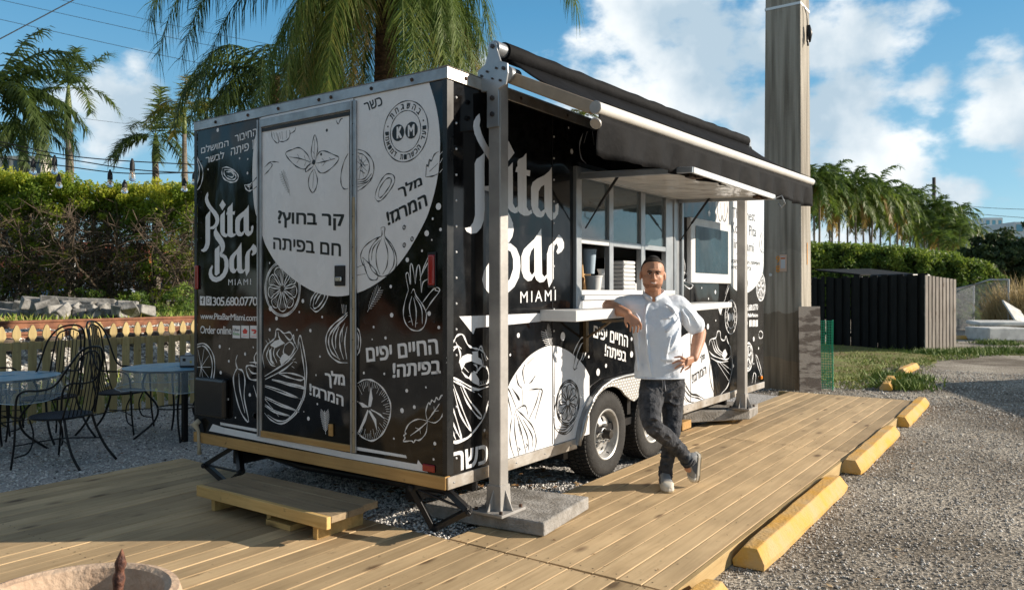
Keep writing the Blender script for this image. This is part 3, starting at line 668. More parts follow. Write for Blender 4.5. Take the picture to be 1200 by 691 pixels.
a2 = [(c, z) for c, z in arch(W2-.0) if c > 2.55]; a1 = [(c, z) for c, z in arch(W1) if c < 2.30]
inner = [(3.345, .415)]+[(min(c, 3.345), z) for c, z in a2 if z > .45]+[(2.50, .655), (2.43, .632), (2.36, .655)]+[(max(c, 1.53), z) for c, z in a1 if z > .45]+[(1.53, .415)]
fp = FO+inner
fmb = MB().prism(fp, lambda u, w_, t_: (u, -t_, w_), .002, .022)
fender = obj('fender', fmb, fend_mat(), trailer, bevel=.002)
obj('fender_lip', MB().tube([Vector((u, -.045, w_)) for u, w_ in FO], .013, 8), ALU, fender, smooth=True)
rim_ = MB(); rows = [[(u, -d, w_) for u, w_ in FO] for d in (.001, .046)]; rim_.grid(rows); obj('fender_rim', rim_, ALU, fender, solid=.003)
def tyre_mesh():
    R, Wd = WR, .205
    prof = [(.195, 0), (.20, -.004), (.225, -.012), (.27, -.018), (.31, -.014), (.333, .004), (R, .03), (R+.001, .06), (R+.001, Wd-.06), (R, Wd-.03), (.333, Wd-.004), (.27, Wd+.012), (.20, Wd), (.195, Wd-.01)]
    return MB().lathe([(r, h) for r, h in prof], n=56, axis='y')
def tread_mesh():
    mb = MB(); n = 60
    for k in range(n):
        a0 = 2*math.pi*k/n; a1_ = a0+2*math.pi/n*.68
        for j, (y0, y1, sh_) in enumerate(((.002, .045, 0), (.055, .095, .03), (.108, .148, .0), (.158, .202, .03))):
            q = []
            for r in (WR-.004, WR+.009):
                for a, y in ((a0+sh_, y0), (a1_+sh_, y0), (a1_+sh_, y1), (a0+sh_, y1)):
                    rr = r-(.010 if j in (0, 3) and y in (.002, .202) else 0)
                    q.append((rr*math.cos(a), y, rr*math.sin(a)))
            mb.add(q, [(4, 5, 6, 7), (0, 1, 5, 4), (1, 2, 6, 5), (2, 3, 7, 6), (3, 0, 4, 7)])
    return mb
RIMM = mat('silver_rim', (.50, .50, .49), .42, .35, noise=.25, nscale=9)
def rim_mesh():
    mb = MB()
    mb.lathe([(.197, .004), (.205, -.006), (.200, -.010), (.188, -.004), (.180, .012), (.176, .055), (.165, .075)], n=48, axis='y')
    # disc with eight round holes
    n = 64; m_ = []
    hole_c = [(.118*math.cos(2*math.pi*k/8), .118*math.sin(2*math.pi*k/8)) for k in range(8)]
    outer_ = [(.166*math.cos(2*math.pi*k/n), .166*math.sin(2*math.pi*k/n)) for k in range(n)]
    holes = [[(hx+.019*math.cos(2*math.pi*j/10), hy+.019*math.sin(2*math.pi*j/10)) for j in range(10)] for hx, hy in hole_c]
    def mp(u, w_):
        r = math.hypot(u, w_); y = .072-.045*max(0, 1-abs(r-.095)/.09)
        return (u, y, w_)
    v_, f_ = tess([outer_]+holes, mp); mb.add(v_, f_)
    for h_ in holes:
        m2 = len(h_); vv = [mp(*p) for p in h_]+[(p[0], mp(*p)[1]+.02, p[1]) for p in h_]
        mb.add(vv, [(i, (i+1) % m2, (i+1) % m2+m2, i+m2) for i in range(m2)])
    mb.lathe([(.052, .045), (.05, .02), (.045, .018)], n=20, axis='y')
    return mb
tm, trm, rm = tyre_mesh(), tread_mesh(), rim_mesh()
for i, (c, dy) in enumerate(((W1, .015), (W2, .015))):
    wh = empty('wheel', (c, dy, WZ)); wh.parent = trailer
    ty = obj('tyre', tm, RUBB, wh, world=False, smooth=True)
    obj('rim', rm, RIMM, wh, world=False, smooth='angle')
    tr = obj('tread', trm, RUBB, wh, world=False, recalc=False); tr['kind'] = 'stuff'
    obj('hub', MB().lathe([(.036, .03), (.036, -.035), (.030, -.045), (.001, -.047)], n=20, axis='y'), mat('hub_cap', (.05, .045, .04), .5, .6), wh, world=False, smooth='angle')
    nuts = MB()
    for k in range(5):
        a = 2*math.pi*k/5+.3; nuts.lathe([(.011, .03), (.011, .0), (.007, -.006), (.001, -.006)], (.072*math.cos(a), 0, .072*math.sin(a)), 8, 'y')
    obj('wheel_nuts', nuts, mat('chrome2', (.6, .6, .6), .25, 1), wh, world=False)
    obj('valve', MB().tube([(.0, .0, -.14), (.01, -.02, -.15)], .005, 6), DARKM, wh, world=False)
obj('axle', MB().tube([(W1, .2, WZ), (W1, TW-.2, WZ)], .03, 8).tube([(W2, .2, WZ), (W2, TW-.2, WZ)], .03, 8), DARKM, trailer)
obj('mud_flap', MB().box(2.40, 2.46, .03, .20, .52, .80), DARKM, trailer)
for cx2 in (W1, W2):  # the tyres on the far side
    obj('far_tyre', MB().lathe([(.1, 0), (.34, 0), (.345, .03), (.345, .17), (.34, .2), (.1, .2)], (cx2, TW-.22, WZ), 28, 'y'), RUBB, trailer, smooth='angle')

# ---- corner jacks (scissor)
def jack(x, y, parent):
    j = MB(); top = Vector((x, y, .37)); base = Vector((x-.02, y, .06))
    l = Vector((x-.30, y-.03, .215)); r = Vector((x+.22, y+.02, .20))
    for a, b in ((top+Vector((.02, 0, 0)), l), (l, base), (top, r), (r, base)): j.bar(a, b, .05, .028, (0, 1, 0))
    j.tube([l+Vector((-.05, 0, 0)), r+Vector((.06, 0, 0))], .009, 6)
    j.box(base.x-.10, base.x+.10, y-.07, y+.07, .045, .062)
    for q in (l, r): j.tube([q+Vector((0, -.035, 0)), q+Vector((0, .035, 0))], .017, 8)
    return obj('stabiliser_jack', j, DARKM, parent, bevel=.002)
# this one is turned so that it opens along the rear sill
def jack2(p_top, l, r, base):
    j = MB(); up = (0, 0, 1)
    for a, b in ((p_top, l), (l, base), (p_top, r), (r, base)): j.bar(a, b, .034, .055, (.8, .58, 0))
    j.tube([l, r], .009, 6)
    for q in (l, r): j.tube([Vector(q)+Vector((-.04, -.03, 0)), Vector(q)+Vector((.04, .03, 0))], .020, 10)
    for q in (l, r): j.tube([Vector(q)+Vector((-.055, -.045, 0)), Vector(q)+Vector((-.04, -.03, 0))], .013, 6)
    return obj('stabiliser_jack', j, DARKM, trailer, bevel=.002)
pt = Vector((.10, .12, .375)); lf = at(482, 570, 4.75); rt = at(549, 598, 4.52); bs = at(508, 622, 4.75)
lf.z = max(lf.z, .15)
jack2(pt, lf, rt, Vector((bs.x, bs.y, .10)))
jack2(Vector((.15, 2.25, .375)), (.0, 2.45, .22), (.0, 2.0, .22), (.05, 2.25, .09))
obj('pipe', MB().tube([(.25, .2, .30), (.25, 1.6, .27), (.3, 2.2, .30)], .03, 8), DARKM, trailer, smooth=True)
# ================================================================== PRINTED ARTWORK (flat film on the trailer walls)
TEXTC = {}
def text_tris(s, bold=0.0, spacing=1.0):
    key = (s, bold, spacing)
    if key in TEXTC: return TEXTC[key]
    cu = bpy.data.curves.new('t', 'FONT'); cu.body = s; cu.fill_mode = 'NONE'; cu.resolution_u = 2; cu.space_character = spacing
    o = bpy.data.objects.new('t', cu); COL.objects.link(o); bpy.context.view_layer.update()
    me = o.evaluated_get(bpy.context.evaluated_depsgraph_get()).to_mesh()
    co = [tuple(p.co)[:2] for p in me.vertices]; nb = {}
    for e in me.edges:
        a_, b_ = e.vertices; nb.setdefault(a_, []).append(b_); nb.setdefault(b_, []).append(a_)
    o.to_mesh_clear(); bpy.data.objects.remove(o); bpy.data.curves.remove(cu)
    loops = []; seen = set()
    for st in nb:
        if st in seen: continue
        lp = [st]; seen.add(st); cur = st; prev = None
        while True:
            nx = [q for q in nb[cur] if q != prev and q not in seen]
            if not nx: break
            prev = cur; cur = nx[0]; seen.add(cur); lp.append(cur)
        if len(lp) > 2: loops.append([co[i] for i in lp])
    def inside(p, poly):
        r = False
        for i in range(len(poly)):
            (x1, y1), (x2, y2) = poly[i-1], poly[i]
            if (y1 > p[1]) != (y2 > p[1]) and p[0] < (x2-x1)*(p[1]-y1)/(y2-y1)+x1: r = not r
        return r
    holes = {}; outs = []
    for i, lp in enumerate(loops):
        par = [j for j, q in enumerate(loops) if j != i and all(inside(p, q) for p in lp[::max(1, len(lp)//6)])]
        if len(par) % 2: holes.setdefault(par[0], []).append(lp)
        else: outs.append(i)
    v = []; f = []
    for i in outs:
        ls = [loops[i]]+holes.get(i, []); tri = tessellate_polygon([[Vector((x, y, 0)) for x, y in l] for l in ls]); n0 = len(v); v += [(p[0], p[1], len(v) % 2) for l in ls for p in l]; f += [tuple(k+n0 for k in t) for t in tri]
    if not v: v = [(0, 0, 0), (1, 0, 0), (0, 1, 0)]; f = [(0, 1, 2)]
    xs = [p[0] for p in v]; ys = [p[1] for p in v]; x0, x1, y0, y1 = min(xs), max(xs), min(ys), max(ys)
    v = [((p[0]-x0)/(x1-x0+1e-9), (p[1]-y0)/(y1-y0+1e-9)) for p in v]
    TEXTC[key] = (v, f); return TEXTC[key]
class Art:
    """wall: 'r' rear (X=0, coords Y,z) or 's' side (Y=0, coords X,z)"""
    def __init__(s, wall, off=.0012, base=None):
        s.w = wall; s.off = off; s.k = 0; s.mb = MB(); s.base = base
    def lay(s):
        s.k += 1; return s.off+.00008*(s.k % 14)
    def p3(s, a, z, d): return (-d, a, z) if s.w == 'r' else (a, -d, z)
    def px(s, x, y):
        q = plane(x, y, 0, 0) if s.w == 'r' else plane(x, y, 1, 0)
        return (q[1], q[2]) if s.w == 'r' else (q[0], q[2])
    def cs(s, pts, o):  # crop coordinates -> plane
        ox, oy, sc = o; return [s.px(ox+x/sc, oy+y/sc) for x, y in pts]
    def fill(s, pts, holes=(), d=None):
        d = s.lay() if d is None else d
        v, f = tess([pts]+list(holes), lambda a, z: s.p3(a, z, d)); s.mb.add(v, f)
    def stroke(s, pts, w=.006, smooth=True, close=False, taper=True):
        P = [Vector((a, z, 0)) for a, z in pts]; w = w*1.28
        if smooth and len(P) > 2: P = catmull(P, 4, close)
        if len(P) < 2: return
        d = s.lay(); n = len(P); L_ = []
        for i in range(n):
            t = (P[(i+1) % n]-P[i-1]) if close else (P[min(i+1, n-1)]-P[max(i-1, 0)])
            if t.length < 1e-9: t = Vector((1, 0, 0))
            t.normalize(); nn = Vector((-t.y, t.x, 0))
            u = i/(n-1); k = 1 if (close or not taper) else min(1, .35+min(u, 1-u)*5)
            k *= .8+.35*math.sin(i*1.3+len(pts)); L_.append((P[i]+nn*w/2*k, P[i]-nn*w/2*k))
        v = []
        for a, b in L_: v += [s.p3(a.x, a.y, d), s.p3(b.x, b.y, d)]
        m = n if close else n-1
        s.mb.add(v, [(2*i, 2*i+1, 2*((i+1) % n)+1, 2*((i+1) % n)) for i in range(m)])
    def lines(s, o, lst, w=.006):
        for l in lst: s.stroke(s.cs(l, o), w)
    def poly(s, o, pts): s.fill(s.cs(pts, o))
    def disc(s, c, r, n=14, rz=None):
        rz = rz or r; s.fill([(c[0]+r*math.cos(2*math.pi*i/n), c[1]+rz*math.sin(2*math.pi*i/n)) for i in range(n)])
    def dots(s, o, lst):
        ox, oy, sc = o
        for x, y, r in lst:
            c = s.px(ox+x/sc, oy+y/sc); c2 = s.px(ox+x/sc, oy+(y+r)/sc); s.disc(c, abs(c2[1]-c[1])*.92)
    def ring(s, c, r, w=.005, n=40, a0=0, a1=2*math.pi):
        full = abs(a1-a0-2*math.pi) < 1e-3
        pts = [(c[0]+r*math.cos(a0+(a1-a0)*i/n), c[1]+r*math.sin(a0+(a1-a0)*i/n)) for i in range(n if full else n+1)]
        s.stroke(pts, w, smooth=False, close=full, taper=False)
    def herb(s, a, b, n=9, ln=.05, w=.005):
        a, b = Vector(a), Vector(b); d = (b-a); u = d.normalized(); nn = Vector((-u.y, u.x)); s.stroke([a, b], w)
        for i in range(n):
            p = a+d*(.15+.8*i/n); k = ln*(.6+.4*math.sin(3*i/n+.6))
            for sg in (1, -1): s.stroke([p, p+(nn*sg*.75-u*.65)*k], w*.9)
    def slice(s, c, r, w=.005, seg=9, rot=.2, seeds=True):
        s.ring(c, r, w); s.ring(c, r*.93, w*.7)
        for k in range(seg):
            a0 = rot+2*math.pi*k/seg+.07; a1 = rot+2*math.pi*(k+1)/seg-.07; am = (a0+a1)/2
            P = lambda a, q: (c[0]+r*q*math.cos(a), c[1]+r*q*math.sin(a))
            s.stroke([P(am, .12), P(a0+.05, .5), P(a0, .74), P(am, .82), P(a1, .74), P(a1-.05, .5)], w, close=True)
            for j in range(4):
                a = a0+(a1-a0)*(j+.8)/5; s.stroke([P(a, .45+.08*(j % 2)), P(a, .72)], w*.8)
    def text(s, st, p0, p1, ptop, bold=.01, spacing=1.0):
        """p0 left-bottom, p1 right-bottom, ptop left-top, in photo pixels; the string in reading-eye order, left to right"""
        a, b, c = [Vector(s.px(*p)) for p in (p0, p1, ptop)]; s.textm(st, a, b, c, bold, spacing)
    def textm(s, st, a, b, c, bold=.01, spacing=1.0):
        a, b, c = Vector(a), Vector(b), Vector(c); v, f = text_tris(st, 0, spacing)
        h = (c-a).length; du = (b-a).normalized()*h*bold*2.0; dv = (c-a)*bold*1.2
        for sx, sy in (((0, 0),) if not bold else ((-1, -1), (1, -1), (-1, 1), (1, 1), (0, 0))):
            d = s.lay(); s.mb.add([s.p3(*(a+(b-a)*u+(c-a)*w_+du*sx+dv*sy), d) for u, w_ in v], f)
    def done(s, name, m, parent): return obj(name, s.mb, m, parent, recalc=False)
def heb(t): return t[::-1]
def clip(poly, ax, val, keep_less):
    out = []
    for i in range(len(poly)):
        a, b = poly[i-1], poly[i]; ia = (a[ax] <= val) == keep_less; ib = (b[ax] <= val) == keep_less
        if ia != ib:
            t = (val-a[ax])/(b[ax]-a[ax]); out.append((a[0]+(b[0]-a[0])*t, a[1]+(b[1]-a[1])*t))
        if ib: out.append(b)
    return out
cA = (225, 130, 5.76); cB = (225, 220, 5.756); cC = (225, 330, 3.455); cD = (300, 120, 5.76); cE = (300, 280, 5.76); cF = (280, 370, 4.936); cG = (410, 90, 4.936); cH = (405, 200, 4.936); cI = (405, 290, 4.936); cJ = (405, 430, 4.936)
cK = (520, 370, 3.637); cL = (585, 380, 4.32); cM = (790, 225, 5.527); cN = (790, 350, 4.936); cO = (530, 360, 3.457)
R_ = Art('r')
# big pale circle across wall, door and wall
big = [(305.7, 128), (303.5, 146), (301.4, 152.6), (297.6, 170), (295.8, 199.4), (297, 232), (299.8, 250), (305.7, 267), (310.4, 283), (315, 293), (324, 307.5), (336, 320), (350, 331), (369.5, 342), (390, 346.8), (407.6, 346), (427, 340), (445, 329.5), (459.8, 317.6), (473, 302), (484, 285), (495, 265), (502.4, 248.7), (510.5, 220), (515, 190), (515.5, 157), (511.4, 126.5), (503.3, 98), (498, 84)]
bp_ = [R_.px(*p) for p in big]; sm = [tuple(v[:2]) for v in catmull([Vector((a, z, 0)) for a, z in bp_], 3, False)]
sm = clip(sm, 1, TZ1-.069, True)
for lo, hi, d, par, nm in ((DY1, 9, .0006, rear, 'white_circle_print'), (DY0, DY1, .0056, door, 'white_circle_print'), (-9, DY0, .0006, rear, 'white_circle_print')):
    q = clip(clip(sm, 0, hi, True), 0, lo, False); a = Art('r'); a.fill(q, d=d); a.done(nm, WHT, par)
def logo(A, tf):
    T = lambda pts: [tf(225+x/5.756, 220+y/5.756) for x, y in pts]
    shp = [[(108, 28), (97, 45), (90, 62), (88, 80), (92, 102), (103, 125), (122, 152), (142, 178), (155, 200), (160, 222), (155, 242), (143, 258), (122, 266), (122, 279), (148, 279), (170, 262), (182, 238), (185, 212), (180, 185), (166, 162), (148, 142), (130, 120), (115, 92), (108, 68), (111, 48)],
           [(125, 150), (112, 168), (98, 183), (92, 200), (92, 370), (86, 395), (76, 411), (61, 418), (66, 428), (80, 433), (97, 427), (111, 408), (120, 380), (123, 345), (123, 200)],
           [(207, 80), (229, 115), (206, 152), (186, 118)],
           [(222, 150), (209, 170), (195, 183), (192, 198), (192, 295), (199, 316), (213, 330), (228, 334), (240, 328), (240, 305), (231, 314), (222, 300)],
           [(275, 98), (262, 118), (245, 132), (240, 142), (240, 161), (236, 163), (232, 182), (240, 182), (240.5, 322), (250, 330), (265, 335), (283, 330), (297, 318), (295, 305), (284, 313), (275, 300), (275, 182), (288, 181), (291, 158), (275, 161)],
           ]
    for p in shp: A.fill(T(p))
    A.fill(T([(384, 115), (372, 135), (350, 158), (320, 180), (300, 200), (293, 222), (293, 290), (301, 315), (316, 327), (335, 327), (346, 318), (355, 300), (364, 317), (380, 328), (398, 318), (412, 296), (416, 265), (413, 252), (400, 262), (400, 285), (393, 297), (385, 288)]), [T([(350, 195), (335, 208), (325, 228), (323, 290), (334, 304), (350, 290)])])
    A.fill(T([(166, 265), (155, 280), (148, 298), (149, 322), (160, 345), (178, 368), (190, 388), (196, 408), (195, 425), (188, 442), (190, 455), (206, 442), (219, 420), (224, 395), (221, 370), (210, 345), (192, 320), (178, 300), (168, 285)]))
    A.fill(T([(187, 386), (172, 402), (158, 412), (155, 425), (155, 585), (165, 594), (187, 575)]))
    A.fill(T([(188, 447), (212, 445), (234, 460), (247, 490), (249, 525), (243, 565), (225, 600), (198, 625), (165, 636), (138, 629), (119, 607), (113, 580), (119, 550), (137, 520), (143, 530), (136, 556), (138, 580), (148, 597), (165, 603), (187, 596), (209, 572), (221, 535), (221, 500), (213, 475), (190, 463)]))
    A.fill(T([(335, 368), (325, 385), (305, 415), (280, 440), (262, 460), (253, 485), (253, 540), (262, 565), (278, 577), (293, 573), (305, 553), (313, 570), (328, 579), (345, 575), (358, 560), (360, 545), (347, 556), (338, 545)]), [T([(305, 445), (292, 462), (285, 485), (285, 540), (295, 553), (305, 540)])])
    A.fill(T([(415, 378), (430, 390), (440, 408), (440, 430), (428, 447), (410, 459), (403, 450), (412, 432), (405, 416), (394, 428), (390, 455), (390, 560), (368, 597), (362, 570), (359, 545), (360, 465), (370, 432), (398, 404)]))
LW = Art('r', .0012); logo(LW, lambda x, y: LW.px(x, y)); LW.text('MIAMI', (267.8, 334), (294.5, 333.5), (267.8, 327.2), .0, 1.3); LW.done('logo_lettering', WHT, rear)
LS = Art('s', .0012)
def tfs(x, y):
    q = plane(x, y, 0, 0); return (-1.63566*q[1]-.0168*q[2]+4.30624, .0133*q[1]+1.63578*q[2]-1.17464)
logo(LS, tfs); LS.text('MIAMI', (609.5, 354.8), (651, 351.8), (609.5, 341.5), -.0, 1.35); LS.done('logo_lettering', WHT, side)
# ---- rear wall, left panel
a = Art('r', .0014)
a.text(heb('המושלם'), (236, 180), (268, 171), (236, 172), .012); a.text(heb('החיבור'), (276, 166.8), (301.5, 158.5), (275.6, 159), .012)
a.text(heb('לבשר'), (241.5, 191.5), (263, 185.5), (241.5, 183), .012); a.text(heb('בין'), (296, 175), (302, 172), (296, 164.5), .012); a.text(heb('פיתה'), (271, 182.5), (292, 176), (271, 174), .012)
a.lines(cA, [[(28, 225), (33, 262), (28, 300), (55, 350), (75, 400), (70, 470), (50, 520), (22, 545)], [(22, 310), (42, 350), (52, 400), (46, 460), (28, 510)], [(24, 340), (33, 400), (26, 470)], [(205, 385), (240, 380), (280, 400), (310, 430), (310, 460), (285, 480), (250, 478), (215, 455), (203, 420), (206, 385)], [(220, 397), (260, 400), (290, 425), (298, 450), (275, 465), (240, 455), (218, 425), (220, 397)], [(232, 412), (262, 412), (285, 432), (270, 448), (240, 437)], [(355, 500), (390, 498), (405, 482)], [(412, 530), (385, 540), (365, 525), (355, 500)], [(370, 508), (395, 512), (402, 500), (385, 530)]], .009)
a.dots(cA, [(175, 130, 15), (323, 320, 8), (378, 325, 7), (110, 395, 7), (376, 420, 10)])
a.text('305.680.0770', (249.5, 358), (302, 358), (249.5, 348), .01, .82)
a.text('www.PitaBarMiami.com', (235, 373.5), (301.5, 376), (235, 366.5), .012, .9)
a.text('Order online', (235, 390.5), (271.5, 391.5), (235, 381.5), .012, .9)
for x0, x1 in ((33, 55), (58, 80)): a.poly(cC, [(x0, 58), (x1, 60), (x1, 96), (x0, 95)])
for x0, x1 in ((165, 196), (200, 232), (236, 267)): a.poly(cC, [(x0, 177+x0*.0), (x1, 178), (x1, 229), (x0, 227)])
a.lines(cC, [[(18, 255), (50, 250), (80, 280), (93, 330), (85, 400), (55, 440), (20, 447)], [(18, 265), (48, 260), (72, 290), (83, 335), (76, 395), (50, 430), (20, 436)]]+[[(38, 345), p] for p in ((25, 275), (50, 270), (68, 300), (76, 345), (70, 390), (50, 425), (26, 425), (18, 345))]+[[(185, 295), (178, 320), (185, 350), (205, 360), (215, 400), (212, 470), (230, 565), (200, 530), (178, 460), (168, 390), (180, 355), (186, 350)], [(190, 370), (195, 440), (215, 530)]], .010)
a.dots(cC, [(113, 262, 8), (152, 271, 4), (150, 321, 6), (216, 292, 7), (249, 265, 4), (117, 367, 8), (138, 408, 9), (118, 425, 8), (235, 457, 8), (148, 475, 5), (255, 542, 12), (177, 549, 4), (266, 487, 4)])
a.fill([a.px(*p) for p in [(249.6, 496.4), (262, 500.5), (405, 529.3), (489, 543.5), (490, 538.4), (501.8, 553.2), (485, 550.5), (405, 536.4), (320, 519.5), (245, 504.5)]])
a.fill([a.px(*p) for p in [(258.3, 494.3), (330, 507.3), (418, 523), (475.9, 533.0), (477, 536.4), (418, 527), (330, 511), (258.3, 497.5)]])
# pita filling that spills over the door frame
a.lines(cF, [[(130, 300), (90, 290), (60, 285), (42, 300), (60, 360), (100, 370), (130, 365)], [(55, 300), (80, 330), (130, 330)], [(62, 268), (100, 270), (130, 290)], [(100, 290), (90, 240), (110, 205), (130, 200)], [(105, 385), (120, 440), (132, 470)], [(85, 400), (110, 480), (130, 520)]], .010)
a.dots(cF, [(84, 180, 5), (37, 218, 9), (65, 456, 11), (93, 577, 17), (108, 497, 5)])
# ---- rear wall, right panel, white on black
a.dots(cH, [(538, 207, 22), (550, 340, 11), (470, 362, 19), (443, 463, 8), (358, 515, 15), (262, 668, 9), (505, 278, 8), (500, 400, 6)])
a.lines(cI, [[(365, 245), (345, 310), (335, 380), (350, 440), (385, 475), (430, 478), (460, 445), (468, 380), (440, 320), (410, 280), (395, 240), (380, 265)], [(385, 280), (370, 350), (390, 450)], [(395, 290), (410, 370), (405, 460)], [(400, 280), (440, 350), (445, 440)], [(365, 245), (350, 160), (365, 150), (378, 215), (375, 105), (388, 105), (405, 210)], [(405, 210), (415, 115), (430, 115), (440, 260)], [(430, 190), (455, 110), (485, 40)], [(440, 160), (470, 100), (500, 55)], [(440, 260), (450, 200), (495, 175)], [(445, 320), (490, 260), (525, 230), (545, 250), (500, 310), (465, 365)], [(525, 230), (520, 245), (545, 255)], [(365, 430), (380, 425)], [(405, 440), (418, 436)], [(368, 395), (380, 398)]], .006)
q0, q1 = a.cs([(127, 372), (204, 228)], cI); a.herb(q1, q0, 9, .05, .006)
a.dots(cI, [(268, 390, 15), (262, 225, 11), (484, 381, 15), (540, 461, 11), (163, 459, 8), (232, 522, 10), (155, 530, 5)])
a.text(heb('החיים יפים'), (430.4, 423.6), (513.5, 413.7), (429.4, 408), .026); a.text(heb('בפיתה!'), (461, 442), (516, 437), (461, 425.5), .026)
a.lines(cI, [[(65, 460), (82, 490), (88, 550), (80, 600), (65, 625)], [(65, 480), (75, 520), (72, 590)]], .008)
a.lines(cJ, [[(68, 95), (110, 72), (160, 78), (215, 120), (255, 190), (262, 260), (240, 340), (200, 400), (150, 425), (100, 405), (68, 375)]], .009)
ctr = (140, 240)
for k in range(46):
    an = math.radians(-125+k*250/45); rx, ry = 122, 178
    ln = (.72 if k % 3 else .62)+.06*math.sin(k*2.1); p = [(ctr[0]+rx*math.cos(an)*t_, ctr[1]+8+ry*math.sin(an)*t_) for t_ in (ln+.12*(k % 2), .97)]
    if p[1][0] > 66 and p[0][0] > 66: a.lines(cJ, [p], .006)
for p in ([(68, 200), (100, 205), (138, 232), (100, 232), (72, 195)], [(148, 112), (138, 170), (132, 228), (148, 228), (158, 180)], [(146, 240), (205, 270), (228, 300), (175, 262), (150, 250)], [(142, 246), (178, 300), (184, 372), (168, 320), (135, 255)], [(135, 250), (118, 310), (82, 380), (74, 372), (105, 300), (128, 245)]): a.poly(cJ, p)
a.lines(cJ, [[(475, 310), (420, 300), (370, 325), (345, 370), (350, 385), (337, 395), (345, 408), (335, 428), (380, 425), (395, 435), (405, 420), (430, 420), (465, 380), (475, 310)], [(375, 395), (430, 355), (475, 315)], [(430, 358), (435, 385)], [(405, 350), (430, 358)], [(475, 310), (465, 260), (480, 205), (490, 215), (500, 190), (515, 200), (525, 175), (540, 188), (560, 160), (570, 220), (560, 280), (520, 320), (475, 310)], [(478, 305), (510, 260), (545, 210)], [(515, 255), (540, 250)], [(515, 255), (512, 225)]], .007)
a.dots(cJ, [(107, 33, 9), (225, 38, 8), (355, 135, 12), (466, 116, 7), (328, 250, 16), (399, 230, 12), (517, 441, 12), (280, 412, 7), (510, 532, 8)])
a.lines(cG, [[(520, 452), (548, 420)], [(522, 500), (548, 450)], [(520, 555), (548, 520)]], .007)
a.done('food_drawings_print', WHT, rear)
# small coloured marks in the order boxes and the two dark icons
c = Art('r', .0032); c.text('f', (237, 355.5), (239.3, 355.5), (237, 348.5), .02); c.ring(c.px(244.9, 352), .020, .006, 16)
c.text('Uber', (274, 387.5), (281, 388), (274, 384.5), .01); c.done('icon_marks', INK, rear)
c = Art('r', .0032); c.text('Eats', (274, 392), (281, 392.5), (274, 389), .01); c.done('icon_marks', mat('green_ink', (.05, .35, .08), .4), rear)
c = Art('r', .0032); c.poly(cC, [(216, 188), (226, 198), (223, 210), (209, 210), (206, 198)]); c.stroke(c.cs([(208, 220), (226, 220)], cC), .006); c.poly(cC, [(240, 192), (258, 192), (263, 200), (258, 210), (248, 210), (255, 200), (245, 200)]); c.stroke(c.cs([(242, 221), (262, 221)], cC), .006)
c.done('icon_marks', mat('red_ink', (.62, .05, .04), .4), rear)
# ---- rear wall black drawings on the pale circle (right of the door)
k = Art('r', .0016)
k.text(heb('כשר'), (429, 131), (449, 123), (426.5, 121.5), .014)
c0 = k.px(475.2, 154.2); k.ring(c0, .188, .0055); k.ring(c0, .128, .0045)
for p in ((466.8, 155.8), (482.4, 152.8)): k.disc(k.px(*p), .052, 20)
def arc_text(A, s_, c, r, h, a_mid, step, inward):
    n = len(s_)
    for i, ch in enumerate(s_):
        if ch == ' ': continue
        an = a_mid+(i-(n-1)/2)*step*(1 if inward else -1)
        # the rear wall is seen from -X: picture right is -Y
        if A.w == 'r': rad = Vector((-math.cos(an), math.sin(an))); tan = Vector((math.sin(an), math.cos(an)))
        else: rad = Vector((math.cos(an), math.sin(an))); tan = Vector((-math.sin(an), math.cos(an)))
        up = -rad if inward else rad; rt = tan if inward else -tan
        cc = Vector(c)+rad*r; a_ = cc-up*h/2-rt*h*.36
        A.textm(ch, a_, a_+rt*h*.72, a_+up*h, .02)
arc_text(k, heb('בהשגחת'), c0, .157, .034, math.radians(90), .32, False)
arc_text(k, heb('ועד הכשרות דמיאמי'), c0, .157, .030, math.radians(270), .20, True)
for an in (18, 162): k.disc((c0[0]+.157*math.cos(math.radians(an)), c0[1]+.157*math.sin(math.radians(an))), .006, 8)
k.text(heb('מלך'), (468.5, 225.0), (495.5, 221), (466, 222-0), .014) if False else None
k.text(heb('מלך'), (469, 233), (495.5, 220), (466.5, 219), .024); k.text(heb('המרגז!'), (455.5, 264), (501, 241), (453, 249), .024)
k.lines(cH, [[(170, 160), (180, 110), (210, 50), (240, 20), (275, 25), (285, 60), (260, 110), (220, 160), (190, 178), (171, 160)], [(190, 150), (200, 100), (235, 50), (262, 45), (262, 75), (235, 120), (205, 155), (190, 150)], [(205, 330), (228, 328), (228, 380), (270, 430), (295, 500), (290, 560), (250, 600), (200, 610), (150, 570), (135, 500), (150, 440), (190, 390), (210, 375), (205, 330)], [(205, 380), (160, 400), (110, 440), (88, 490), (100, 540), (120, 560)], [(210, 390), (180, 460), (180, 540), (200, 600)], [(222, 390), (245, 470), (240, 550), (215, 600)], [(226, 385), (275, 460), (280, 540), (250, 595)], [(200, 400), (160, 450), (150, 520)], [(100, 500), (130, 530), (170, 570), (188, 610), (175, 632), (140, 625), (115, 570), (100, 500)], [(65, 560), (112, 540)], [(65, 605), (118, 595)], [(216, 345), (216, 375)]], .006)
for x, y in ((340, 328), (385, 395), (340, 430)): k.ring(k.cs([(x, y)], cH)[0], .012, .006, 10); k.disc(k.cs([(x, y)], cH)[0], .004, 6)
